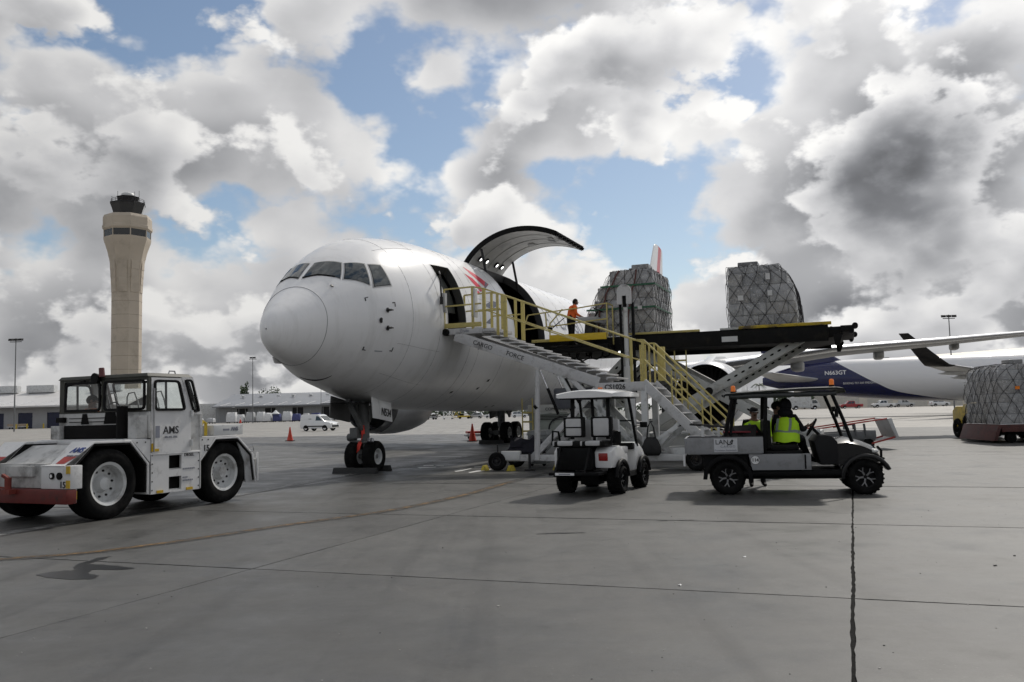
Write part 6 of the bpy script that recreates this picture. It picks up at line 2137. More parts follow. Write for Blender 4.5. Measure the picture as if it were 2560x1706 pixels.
    gasket_window('rear_window', [(.798, -1.12, 1.90), (.798, -.04, 1.90), (.798, -.04, 2.47), (.798, -1.12, 2.47)], t, (-1, 0, 0))
    for sg in (-1, 1):
        y = sg * 1.195
        n = (0, sg, 0)
        # door with sliding window
        do = [(.88, y, 1.10), (1.83, y, 1.10), (1.83, y, 1.86), (1.58, y, 2.50), (.86, y, 2.50), (.86, y, 1.6)]
        di = [(.95, y, 1.90), (1.66, y, 1.90), (1.66, y, 1.905), (1.51, y, 2.44), (.92, y, 2.44), (.92, y, 1.95)]
        q = MB()
        wall_with_hole(q, do, di)
        wall_with_hole(q, [(a, b - sg * .04, c) for a, b, c in do], [(a, b - sg * .04, c) for a, b, c in di])
        wall_with_hole(q, do, [(a, b - sg * .04, c) for a, b, c in do])
        d = q.build('cab_door', TUGW, t, smooth=0)
        gasket_window('door_window', [(.92, y + sg * .004, 1.88), (1.69, y + sg * .004, 1.88), (1.52, y + sg * .004, 2.46), (.90, y + sg * .004, 2.46)], t, n)
        MB().bar((1.21, y, 1.90), (1.20, y, 2.45), .03, .03).build('window_bar', DKMETAL, t)
        # corner post with quarter light
        q = MB()
        qo = [(1.84, y, 1.80), (2.12, y, 1.80), (1.88, y, 2.52), (1.59, y, 2.52)]
        qi = [(1.88, y, 1.86), (2.04, y, 1.86), (1.83, y, 2.47), (1.66, y, 2.47)]
        wall_with_hole(q, qo, qi)
        wall_with_hole(q, qo, [(a, b - sg * .04, c) for a, b, c in qo])
        q.build('corner_post', TUGW, t, smooth=0)
        gasket_window('quarter_window', [(1.87, y + sg * .004, 1.85), (2.05, y + sg * .004, 1.85), (1.84, y + sg * .004, 2.48), (1.65, y + sg * .004, 2.48)], t, n, .024)
        box('cab_sill', .86, 2.08, min(y, y - sg * .06), max(y, y - sg * .06), 1.06, 1.10)
        q = MB()
        q.prism([(1.84, 1.10), (2.10, 1.10), (2.10, 1.80), (1.84, 1.80)], side, y - sg * .02, y - sg * .06)
        q.build('cowl_side', TUGD, t)
        MB().bar((.90, y + sg * .03, 1.12), (.90, y + sg * .03, 2.3), .018).build('grab_rail', STEEL, t)
        for z in (1.20, 1.76):
            MB().cyl((1.83, y + sg * .02, z), (1.83, y + sg * .02, z + .12), .03, n=8).build('door_hinge', LTGREY, t)
    gasket_window('windscreen', [(2.115, -1.1, 1.82), (2.115, 1.1, 1.82), (1.88, 1.05, 2.50), (1.88, -1.05, 2.50)], t, (1, 0, .34))
    box('dash_cowl', 2.06, 2.14, -1.19, 1.19, 1.36, 1.81, TUGD)
    box('cab_floor', .86, 2.08, -1.15, 1.15, 1.08, 1.12, SOOT_SHADE)
    box('dashboard', 1.85, 2.05, -.2, 1.0, 1.70, 1.86, SOOT_SHADE, .03)
    for y0 in (.58, -.85):
        box('seat', 1.0, 1.45, y0, y0 + .5, 1.40, 1.52, SOOT_SHADE, .04)
        box('seat_back', .93, 1.03, y0, y0 + .5, 1.52, 1.88, SOOT_SHADE, .04)
    q = MB()
    c = Vector((1.72, .82, 1.92))
    q.tube([c + Vector((.06 * math.sin(k) * .8, .2 * math.cos(k), .17 * math.sin(k))) for k in [i * math.pi / 10 for i in range(21)]], .014, 6)
    q.cyl(c, (1.9, .82, 1.75), .02, n=6)
    q.build('steering_wheel', BLACK, t)
    for y in (1.02, .45, -.10, -.28):
        MB().tube([(1.75, y, 1.86), (1.76, y, 2.18), (1.78, y - .02, 2.26), (1.83, y - .12, 2.28), (1.88, y - .16, 2.1), (1.9, y - .2, 1.86)], .016, 6).build('grab_hoop', LTGREY, t)
    MB().bar((.785, .95, 2.40), (.77, .45, 2.50), .02).build('wiper', BLACK, t)
    # roof furniture
    MB().cyl((.70, .12, 2.53), (.80, .12, 2.53), .10, .08, n=14).build('work_light', BLACK, t)
    MB().cyl((.76, -.02, 2.55), (.76, .0, 2.72), .055, .05, n=12).build('beacon', mat('beacon_dark_red', (.10, .02, .02), .4), t)
    MB().tube([(1.4, -1.05, 2.585), (1.42, -1.05, 2.64), (1.55, -1.05, 2.64), (1.57, -1.05, 2.585)], .014, 6).build('lifting_eye', STEEL, t)
    # bonnet
    box('bonnet', 2.14, 3.62, -.60, .60, .98, 1.36, TUGW, .02)
    box('bonnet_deck', 2.10, 3.14, -1.15, 1.15, 1.335, 1.365, TUGW)
    tb = box('tool_box', 2.50, 3.33, -1.14, -.30, 1.37, 1.58, LTGREY, .012)
    text('lettering', 'AMS', .11, INKGREY, t, (3.08, -1.146, 1.49), (1, 0, 0), (0, 0, 1), bold=.004)
    MB().box(2.75, 2.93, -1.147, -1.143, 1.46, 1.50).build('tool_box_plate', INKGREY, t, smooth=0)
    wheel(t, 'spare_wheel', (2.24, -.62, 1.60), .20, .14, .10, (1, .1, .0), BLACK, .3, 0, out=1, n=20)
    q = MB()
    q.tube([(2.42, -1.0, 1.37), (2.42, -1.0, 1.62), (2.34, -1.0, 1.66), (2.30, -1.0, 1.60)], .035, 6)
    q.build('yellow_hook', YELLOW, t)
    box('front_bumper', 3.62, 3.80, -1.15, 1.15, .40, .85, TUGD, .02)
    for sg in (-1, 1):
        box('bumper_plate', 3.70, 3.74, sg * Y - .02, sg * Y + .02, .38, .98, TUGW, .008)
        MB().tube([(3.45, sg * Y, 1.10), (3.52, sg * (Y + .06), 1.12), (3.56, sg * (Y + .05), 1.02), (3.50, sg * Y, 1.0)], .012, 6).build('tie_ring', STEEL, t)
    # writing and reflectors
    text('company_lettering', 'AMS', .20, INK, t, (1.33, -1.199, 1.51), (1, 0, 0), (0, 0, 1), bold=.001, sx=1.0)
    text('phone_lettering', '305-871-4755', .055, INKGREY, t, (1.33, -1.199, 1.385), (1, 0, 0), (0, 0, 1))
    MB().box(.96, 1.06, -1.199, -1.197, 1.38, 1.60).build('worn_decal', INKGREY, t, smooth=0)
    sl = Vector((.41, 0, .37)).normalized()
    text('company_lettering', 'AMS', .17, INKBLUE, t, (-.50, -.95, 1.225), (0, -1, 0), sl, bold=.003, sx=.9, shear=.2)
    text('phone_lettering', '305-871-4755', .05, INKGREY, t, (-.60, -.95, 1.135), (0, -1, 0), sl)
    text('unit_number', '15', .17, INK, t, (2.25, -1.184, 1.13), (1, 0, 0), (0, 0, 1), bold=.004)
    text('unit_number', '15', .15, INK, t, (-.934, -1.15, .67), (0, -1, 0), (0, 0, 1), bold=.003)
    text('fuel_lettering', 'DIESEL', .085, INK, t, (1.80, -1.184, 1.03), (1, 0, 0), (0, 0, 1))
    for x0, x1, z in ((1.64, 1.98, .755), (1.64, 1.80, .59), (1.64, 1.93, .535)):
        for k in range(int((x1 - x0) / .045)):
            MB().box(x0 + k * .045, x0 + k * .045 + .03, -1.186, -1.182, z, z + .028).build('notice_print', INKGREY, t, smooth=0)
    # bolts along the panel seams
    bolt = MB().cyl((0, 0, 0), (0, -.008, 0), .014, n=6).mesh('bolt', DKMETAL, smooth=0)
    for x, z in [(.90, .42 + .16 * k) for k in range(5)] + [(2.04, .42 + .16 * k) for k in range(5)] + [(2.14, 1.30), (2.30, 1.30), (.55, 1.31), (.74, 1.31)]:
        link('bolt', bolt, t, (x, -1.182, z))
    for x in (.865, 2.075):
        MB().box(x - .004, x + .004, -1.1835, -1.1805, .36, 1.08).build('panel_seam', INK, t, smooth=0)
    for x0, x1, z0, z1 in ((.87, .93, 1.13, 1.28), (.935, 1.04, 1.13, 1.18), (1.0, 1.15, .36, .41), (1.72, 1.88, .36, .41)):
        MB().box(x0, x1, -1.203, -1.186, z0, z1).build('yellow_reflector', YTAPE, t, smooth=0)
    for y0, z0, z1 in ((-1.33, .62, .75), (-1.33, .86, .985)):
        MB().box(-.945, -.932, y0, y0 + .09, z0, z1).build('yellow_reflector', YTAPE, t, smooth=0)
    for z0, z1 in ((.42, .56), (.72, .86)):
        MB().box(-.76, -.70, -1.206, -1.201, z0, z1).build('yellow_reflector', YTAPE, t, smooth=0)
    for y, r in ((-.90, .055), (-1.08, .06)):
        k = MB().lathe([(.0, 0), (r, 0), (r, .025), (r * .8, .03), (0, .03)], (-.93, y, .82), (-1, 0, 0), 16).build('rear_lamp', BLACK, t)
        if y > -1:
            MB().lathe([(0, .032), (r * .55, .032)], (-.93, y, .82), (-1, 0, 0), 16).build('lens', INKWHITE, k)
    for sg in (-1, 1):
        q = MB()
        nn = Vector((-.67, 0, .74)) * .006
        o = Vector((-.735, sg * .88, 1.005))
        up = sl
        q.add([o + nn + Vector((0, .16, 0)), o + nn + Vector((0, -.04, 0)), o + nn + Vector((0, -.20, 0)) + up * .17, o + nn + Vector((0, .10, 0)) + up * .17], [(0, 1, 2, 3)])
        q.build('red_reflector', REDP, t, smooth=0)
    MB().tube([(-.80, 1.0, 1.0), (-.80, 1.0, 1.35), (-.74, 1.0, 1.40)], .02, 6).build('hose', BLACK, t)
    return t
make_tug()

# ------------------------------------------------------------------ golf cart seen from behind (x = forward, y = left)
CARTW = mat('cart_white', (.74, .74, .74), .22, var=.04, coat=.5)
VINYL = mat('cream_vinyl', (.50, .50, .50), .5, var=.08, scale=4)
BLKVINYL = mat('black_vinyl', (.007, .007, .007), .6, var=.3, scale=5, spec=.15)
def make_golf_cart():
    t = thing('golf_cart', 'white roofed golf cart with pale rear seat standing in front of the stairs', 'golf cart', (1.58, 18.28, 0), 64.4)
    def box(name, x0, x1, y0, y1, z0, z1, m, bev=.015):
        return MB().box(x0, x1, y0, y1, z0, z1).build(name, m, t, bevel=bev)
    # roof: shallow moulded pan
    q = MB()
    rings = []
    for f, w, zb in ((0, .60, 0), (.04, .65, .02), (.5, .67, .05), (.96, .63, .02), (1, .58, 0)):
        x = -.32 + 1.75 * f
        top = []
        for k in range(13):
            y = -w + 2 * w * k / 12
            top.append(Vector((x, y, 2.02 + zb + .07 * (1 - (y / w)**2))))
        bot = [Vector((x, w, 1.985)), Vector((x, -w, 1.985))]
        rings.append(top + [Vector((x, w * 1.01, 1.96)), Vector((x, w * .93, 1.95)), Vector((x, -w * .93, 1.95)), Vector((x, -w * 1.01, 1.96))])
    q.rings(rings)
    q.build('roof', CARTW, t, smooth=40)
    MB().box(-.28, 1.38, -.56, .56, 1.925, 1.945).build('roof_lining', BLKVINYL, t, smooth=0)
    # struts
    for y in (-.42, .36):
        MB().bar((-.12, y, 1.10), (-.05, y, 1.95), .075, .06).build('rear_strut', BLACK, t, bevel=.008)
    MB().bar((.55, .12, .95), (.5, .14, 1.95), .05).build('centre_strut', BLACK, t, bevel=.006)
    for y in (-.66, .66):
        MB().bar((1.22, y * .9, .90), (.85, y * .85, 1.95), .05).build('front_strut', BLACK, t, bevel=.006)
    q = MB()
    q.add([(1.20, -.58, .95), (1.20, .58, .95), (.86, .55, 1.92), (.86, -.55, 1.92)], [(0, 1, 2, 3)])
    q.build('windscreen', CLEAR, t, smooth=0)
    MB().bar((1.02, -.58, 1.45), (1.02, .58, 1.45), .03).build('windscreen_bar', BLACK, t)
    # rear facing seat
    def cushion(name, x0, x1, y0, y1, z0, z1, m):
        q = MB()
        q.box(x0, x1, y0, y1, z0, z1)
        q.build(name, m, t, bevel=.035)
    for sg in (-1, 1):
        cushion('seat_back', -.20, -.08, sg * .30 - .23, sg * .30 + .23, 1.14, 1.56, BLKVINYL)
        cushion('seat_back_panel', -.225, -.15, sg * .30 - .17, sg * .30 + .17, 1.17, 1.53, VINYL)
        cushion('front_seat_back', .18, .30, sg * .30 - .24, sg * .30 + .24, 1.0, 1.50, VINYL)
    MB().box(-.232, -.222, .12, .48, 1.335, 1.36).build('seat_seam', BLKVINYL, t)
    cushion('seat_cushion', -.62, -.16, -.52, .60, .96, 1.08, BLKVINYL)
    for y0, y1 in ((-.42, -.10), (-.04, .0), (.16, .50), (.56, .60)):
        cushion('seat_cushion_panel', -.635, -.40, y0, y1, .985, 1.085, VINYL)
    cushion('front_seat', .30, .75, -.55, .55, .78, .92, VINYL)
    for sg in (-1, 1):
        q = MB()
        q.tube([(-.15, sg * .62, 1.0), (-.2, sg * .64, 1.26), (-.5, sg * .64, 1.28), (-.56, sg * .63, 1.0)], .022, 6)
        q.build('arm_rest', BLACK, t)
    MB().cyl((-.18, -.62, 1.02), (-.18, -.62, 1.25), .09, n=14).build('cup_holder', BLACK, t)
    # rear body
    box('rear_box', -.60, -.12, -.24, .52, .50, .95, BLACK)
    box('foot_plate', -.98, -.45, -.50, .55, .42, .48, BLACK)
    for y in (-.2, .42):
        MB().bar((-.62, y, .95), (-.95, y, .45), .035).build('plate_strut', BLACK, t)
    MB().box(-1.0, -.985, .0, .40, .425, .475).build('rear_plate', INKWHITE, t, smooth=0)
    MB().box(-1.003, -1.0, .08, .32, .44, .46).build('plate_print', INKGREY, t, smooth=0)
    for sg in (-1, 1):
        q = MB()
        q.prism([(-.50, .54), (-.52, .86), (-.38, .95), (.0, .97), (.25, .88), (.42, .72), (.42, .36), (.36, .36), (.33, .50), (.22, .60), (.05, .65), (-.12, .62), (-.28, .54)],
                lambda u, v, w: (u, w, v), sg * .26, sg * .62)
        q.build('rear_quarter', CARTW, t, bevel=.035)
        q = MB()
        q.prism([(-.52, .68), (-.525, .84), (-.44, .84), (-.42, .68)], lambda u, v, w: (u, w, v), sg * .34, sg * .54)
        q.build('tail_light', TAILRED, t, bevel=.02)
        # flared arches
        for cx in (.0, 1.46):
            q = MB()
            pts = []
            for k in range(11):
                a = R(8 + 164 * k / 10)
                pts.append(Vector((cx + .38 * math.cos(a), sg * .66, .30 + .36 * math.sin(a))))
            q.tube(pts, .045, 7)
            q.build('fender_flare', BLACK, t, smooth=60)
        wheel(t, 'wheel', (0, sg * .55, .285), .285, .30, .17, (0, 1, 0), BLACK, .2, 0, 5, out=sg, n=26, tread=20)
        wheel(t, 'wheel', (1.46, sg * .55, .285), .285, .28, .17, (0, 1, 0), BLACK, .2, 0, 5, out=sg, n=26, tread=20)
    MB().cyl((0, -.5, .285), (0, .5, .285), .05, n=10).build('rear_axle', BLACK, t)
    box('motor', -.15, .2, -.2, .2, .18, .45, BLACK)
    # floor, cowl and bonnet
    box('floor', .28, 1.12, -.60, .60, .30, .38, BLACK)
    box('seat_pod', .10, .70, -.55, .55, .38, .78, CARTW, .03)
    q = MB()
    q.prism([(1.05, .38), (1.09, .95), (1.27, 1.0), (1.62, .82), (1.85, .60), (1.87, .40), (1.75, .36), (1.72, .5), (1.57, .62), (1.35, .62), (1.21, .5), (1.17, .36)], lambda u, v, w: (u, w, v), -.60, .60)
    q.build('front_cowl', CARTW, t, bevel=.05)
    box('dashboard', .95, 1.10, -.58, .58, .84, .98, BLACK, .03)
    q = MB()
    c = Vector((.84, .30, 1.06))
    q.tube([c + Vector((.10 * math.sin(k), .17 * math.cos(k), .13 * math.sin(k))) for k in [i * math.pi / 9 for i in range(19)]], .014, 6)
    q.cyl(c, (1.02, .30, .85), .02, n=6)
    q.build('steering_wheel', BLACK, t)
    MB().box(1.06, 1.11, -.88, -.72, 1.30, 1.42).build('wing_mirror', BLACK, t, bevel=.02)
    MB().bar((1.04, -.58, 1.32), (1.08, -.78, 1.36), .02).build('mirror_arm', BLACK, t)
    box('rocker', .42, 1.06, -.63, -.58, .30, .42, BLACK)
    box('rocker', .42, 1.06, .58, .63, .30, .42, BLACK)
make_golf_cart()

# ------------------------------------------------------------------ utility vehicle seen from its right side
UTVGREY = mat('utv_grey', (.25, .255, .265), .42, var=.06, scale=2, dirt_sheen=(.16, .16, .16), dscale=3)
def make_utv():
    t = thing('utility_vehicle', 'grey and black utility vehicle with cargo bed and roof, carrying people in vests', 'utility vehicle', (4.11, 17.17, 0), -12.9)
    def box(name, x0, x1, y0, y1, z0, z1, m, bev=.012, par=None):
        return MB().box(x0, x1, y0, y1, z0, z1).build(name, m, par or t, bevel=bev)
    side = lambda u, v, w: (u, w, v)
    W = 1.30
    # cargo bed
    bd = box('cargo_bed', -.74, .66, -.06, W + .06, .78, .84, UTVGREY)
    box('bed_side', -.76, .68, -.08, -.03, .79, 1.11, UTVGREY, .012)
    box('bed_side', -.76, .68, W + .03, W + .08, .79, 1.11, UTVGREY, .012)
    box('tailgate', -.80, -.75, -.06, W + .06, .80, 1.10, UTVGREY, .012)
    box('headboard', .62, .67, -.03, W + .03, .84, 1.11, UTVGREY, .01)
    box('bed_cap', -.74, .68, -.075, -.02, 1.112, 1.125, DKMETAL, .0)
    MB().box(-.84, -.80, .05, .14, .55, .78).build('tail_lamp', INKWHITE, t, bevel=.01)
    # sign on the bed side
    MB().box(-.24, .20, -.092, -.083, .825, 1.085).build('sign_plate', mat('sign_white', (.55, .56, .58), .5), t, smooth=0)
    text('sign_lettering', 'LAN', .13, INK, t, (-.09, -.094, 1.015), (1, 0, 0), (0, 0, 1))
    text('sign_lettering', 'C A R G O', .06, INKGREY, t, (.02, -.094, .93), (1, 0, 0), (0, 0, 1))
    text('sign_lettering', 'Proveedor Autorizado', .046, INKGREY, t, (-.02, -.094, .86), (1, 0, 0), (0, 0, 1))
    q = MB()
    for a, b in (((.06, 1.0), (.11, 1.065)), ((.09, .985), (.12, 1.05)), ((.01, .965), (.11, .985))):
        q.bar((a[0], -.095, a[1]), (b[0], -.095, b[1]), .004, .02)
    q.build('sign_emblem', INK, t, smooth=0)
    # side panel, rocker, frame
    q = MB()
    q.prism([(.40, .775), (1.54, .775), (1.54, .47), (.46, .47)], side, -.06, .02)
    q.build('side_panel', UTVGREY, t, bevel=.012)
    MB().box(1.42, 1.45, -.066, -.06, .49, .76).build('panel_slot', BLACK, t, smooth=0)
    q = MB()
    q.prism([(.40, .775), (1.54, .775), (1.54, .47), (.46, .47)], side, W - .02, W + .06)
    q.build('side_panel', UTVGREY, t, bevel=.012)
    MB().lathe([(.0, 0), (.085, 0), (.085, .004), (0, .004)], (.52, -.061, .665), (0, -1, 0), 26).build('number_disc', INKWHITE, t)
    MB().lathe([(.078, .0045), (.085, .0045), (.085, .006), (.078, .006)], (.52, -.061, .665), (0, -1, 0), 26).build('number_ring', INK, t)
    text('unit_number', '114', .085, INK, t, (.52, -.0665, .665), (1, 0, 0), (0, 0, 1), bold=.003)
    box('rocker_rail', .30, 2.15, -.03, W + .03, .36, .45, BLACK, .02)
    box('frame', -.35, 2.2, .25, W - .25, .28, .40, BLACK, .01)
    box('engine_bay', -.45, .40, .05, W - .05, .40, .77, BLACK, .02)
    box('seat_base', .68, 1.40, .02, W - .02, .45, .84, BLACK, .03)
    box('footwell', 1.40, 2.2, .0, W, .40, .47, BLACK, .01)
    for y0 in (.05, .68):
        box('seat_back', .70, .84, y0, y0 + .55, .86, 1.42, BLKVINYL, .05)
        box('seat_cushion', .82, 1.34, y0, y0 + .55, .84, .95, BLKVINYL, .04)
    # rear fender flares
    for y0, y1 in ((-.07, .25), (W - .25, W + .07)):
        q = MB()
        out = [(.0 + .47 * math.cos(a), .30 + .47 * math.sin(a)) for a in [R(-5 + 185 * k / 12) for k in range(13)]]
        inn = [(.0 + .39 * math.cos(a), .30 + .39 * math.sin(a)) for a in [R(180 - 185 * k / 12) for k in range(13)]]
        q.prism(out + inn, side, y0, y1)
        q.build('rear_fender', BLACK, t, bevel=.01)
        q = MB()
        out = [(2.52 + .46 * math.cos(a), .32 + .44 * math.sin(a)) for a in [R(20 + 165 * k / 12) for k in range(13)]]
        inn = [(2.52 + .39 * math.cos(a), .32 + .37 * math.sin(a)) for a in [R(185 - 165 * k / 12) for k in range(13)]]
        q.prism(out + inn, side, y0, y1)
        q.build('front_fender', BLACKGLOSS, t, bevel=.015)
    for x in (0, 2.5):
        for y, o in ((.12, -1), (W - .12, 1)):
            wheel(t, 'wheel', (x, y, .325), .325, .27, .20, (0, 1, 0), BLACK, .15, 0, 5, out=o, n=30, tread=26)
    MB().cyl((0, .1, .3), (0, W - .1, .3), .04, n=8).build('axle', BLACK, t)
    MB().cyl((2.5, .1, .3), (2.5, W - .1, .3), .04, n=8).build('axle', BLACK, t)
    # bonnet and bull bar
    q = MB()
    pro = [(1.80, .55), (1.80, .98), (2.22, 1.03), (2.48, .96), (2.70, .86), (2.80, .72), (2.78, .60), (2.1, .55)]
    n = len(pro)
    mid = [(u, .16 if u > 2.3 else .05, v) for u, v in pro]
    q.rings([[Vector((u, y, v + dz if v > .7 else v)) for u, v in pro] for y, dz in ((.10, -.06), (.25, .0), (.5, .035), (W - .5, .035), (W - .25, 0), (W - .10, -.06))])
    q.build('bonnet', BLACKGLOSS, t, smooth=45)
    for y in (.18, W - .18):
        MB().ball((2.70, y, .80), (.08, .11, .05), 12, 8).build('headlight', LAMP, t, smooth=60)
    q = MB()
    for y in (.32, W - .32):
        q.tube([(2.70, y, .40), (2.84, y, .45), (2.85, y, .80), (2.78, y, .88)], .025, 7)
    q.tube([(2.85, .10, .66), (2.86, .4, .66), (2.86, W - .4, .66), (2.85, W - .1, .66)], .022, 7)
    q.tube([(2.84, .25, .48), (2.84, W - .25, .48)], .022, 7)
    q.build('bull_bar', BLACK, t, smooth=60)
    box('front_bumper', 2.62, 2.80, .1, W - .1, .40, .58, BLACK, .03)
    # dash and wheel
    q = MB()
    q.prism([(1.72, .55), (1.62, 1.0), (1.72, 1.12), (1.95, 1.10), (2.05, .98), (2.05, .55)], side, .08, W - .08)
    q.build('dashboard', mat('dash_grey', (.016, .016, .017), .6, spec=.15), t, bevel=.03)
    q = MB()
    c = Vector((1.62, .38, 1.26))
    ax = Vector((-.86, 0, .5)).normalized()
    e1 = Vector((0, 1, 0))
    e2 = ax.cross(e1)
    q.tube([c + (e1 * math.cos(k) + e2 * math.sin(k)) * .18 for k in [i * math.pi / 10 for i in range(21)]], .016, 6)
    q.cyl(c, (1.78, .38, 1.08), .03, n=8)
    for k in (.5, 2.6, 4.7):
        q.bar(c, c + (e1 * math.cos(k) + e2 * math.sin(k)) * .18, .03, .014)
    q.build('steering_wheel', BLACK, t)
    # roll cage
    for y in (.03, W - .03):
        MB().tube([(.06, y, .95), (-.02, y, 1.10), (.16, y, 1.88)], .032, 8).build('rear_post', BLACK, t, smooth=60)
        MB().tube([(.16, y, .95), (.08, y, 1.15), (.22, y, 1.88)], .022, 8).build('rear_post', BLACK, t, smooth=60)
        MB().bar((.71, y, .80), (.77, y, 1.90), .08, .07).build('centre_post', BLACK, t, bevel=.015)
        MB().tube([(2.30, y, .98), (2.18, y, 1.35), (1.98, y, 1.90)], .034, 8).build('front_post', BLACK, t, smooth=60)
        MB().tube([(1.98, y, 1.90), (.16, y, 1.88)], .030, 8).build('roof_rail', BLACK, t)
    q = MB()
    rings = []
    for x, dz, w in ((-.02, -.06, .0), (.02, -.03, .0), (.6, .0, -.03), (1.4, .035, -.05), (2.05, .04, -.05), (2.18, .02, -.04), (2.22, -.03, .0)):
        ys = [-.08 + w + (W + .16 - 2 * w) * k / 8 for k in range(9)]
        rings.append([Vector((x, y, 1.975 + dz + .03 * math.sin(math.pi * k / 8))) for k, y in enumerate(ys)] + [Vector((x, y, 1.945 + dz)) for y in reversed(ys)])
    q.rings(rings)
    q.build('roof', mat('roof_dark_green', (.008, .011, .010), .5, var=.2, spec=.25), t, smooth=50)
    MB().tube([(2.16, y, 1.985 + .03 * math.sin(math.pi * max(0, min(1, y / W)))) for y in [-.06 + (W + .12) * k / 10 for k in range(11)]], .02, 6).build('roof_edge', LTGREY, t)
    # rolled-up weather curtain under the roof edge
    rnd = random.Random(6)
    for y in (-.02, W + .02):
        pts = [(.10 + 1.95 * k / 16, y + rnd.uniform(-.012, .012), 1.89 + rnd.uniform(-.012, .012) + .02 * k / 16) for k in range(17)]
        MB().tube(pts, [.045 + rnd.uniform(-.012, .014) for _ in pts], 9).build('rolled_curtain', mat('curtain_grey', (.05, .055, .055), .35) if 'curtain_grey' not in bpy.data.materials else bpy.data.materials['curtain_grey'], t, smooth=60)
    for x, y, z in ((.17, .20, 1.95), (2.02, .30, 2.03)):
        MB().cyl((x, y, z), (x, y, z + .04), .055, n=14).build('beacon_base', BLACK, t)
        MB().lathe([(.045, .04), (.045, .12), (.035, .15), (.0, .155)], (x, y, z), (0, 0, 1), 14).build('beacon_lens', ORANGEL, t, smooth=50)
    MB().box(2.0, 2.06, -.16, -.04, 1.45, 1.62).build('wing_mirror', BLACK, t, bevel=.025)
    MB().box(2.04, 2.10, .5, .8, 1.55, 1.65).build('rear_view_mirror', BLACK, t, bevel=.02)
    # rack over the bed
    MB().bar((-.70, .25, 1.36), (.05, .30, 1.28), .035, .03).build('rack_bar', DKMETAL, t)
    MB().bar((-.70, W - .25, 1.36), (.05, W - .30, 1.28), .035, .03).build('rack_bar', DKMETAL, t)
    for x, z in ((-.45, 1.33), (-.14, 1.30)):
        for y in (.27, W - .27):
            MB().bar((x, y, .84), (x, y, z), .09, .05).build('rack_post', LTGREY, t, bevel=.005)
    return t
UTV = make_utv()
_u = Matrix.Rotation(R(-12.9), 4, 'Z')
def U(x, y, z=0):
    return Vector((4.11, 17.17, 0)) + _u @ Vector((x, y, z))
def make_bag_on_bed():
    t = thing('duffel_bag', 'dark red and black bag lying on the utility vehicle bed', 'bag', U(.30, .45, .845), -12.9)
    rnd = random.Random(9)
    q = lumpy(.75, .5, .34, rnd, .6)
    q.build('bag_body', mat('bag_dark', (.02, .015, .016), .7, var=.3), t, smooth=60)
    MB().box(-.36, .3, -.24, .24, .335, .37).build('red_flap', mat('flap_red', (.20, .02, .03), .7), t, bevel=.02)
make_bag_on_bed()

# ------------------------------------------------------------------ people
SKIN = mat('skin', (.20, .11, .075), .55, var=.1, scale=8)
HAIRM = mat('hair_dark', (.012, .01, .009), .6, var=.3, scale=20, spec=.12)
TROUSERS = mat('dark_trousers', (.012, .012, .014), .8, var=.3, scale=6, spec=.12)
JACKET = mat('black_jacket', (.010, .010, .012), .75, var=.3, scale=6, spec=.12)
SHIRT = mat('dark_shirt', (.02, .02, .025), .75, var=.3, scale=6, spec=.12)
ORSHIRT = mat('orange_shirt', (.55, .14, .03), .75, var=.15, scale=6)
ORVEST = mat('orange_vest', (.75, .13, .015), .7, var=.12, scale=6)
HIVIS = mat('lime_vest', (.42, .72, .01), .65, var=.1, scale=5)
HIREF = mat('reflective_band', (.22, .27, .24), .4, var=.1)
BOOT = mat('boots', (.012, .011, .01), .6, var=.3, spec=.12)
CAPM = mat('cap_black', (.012, .012, .013), .7, var=.2, spec=.12)

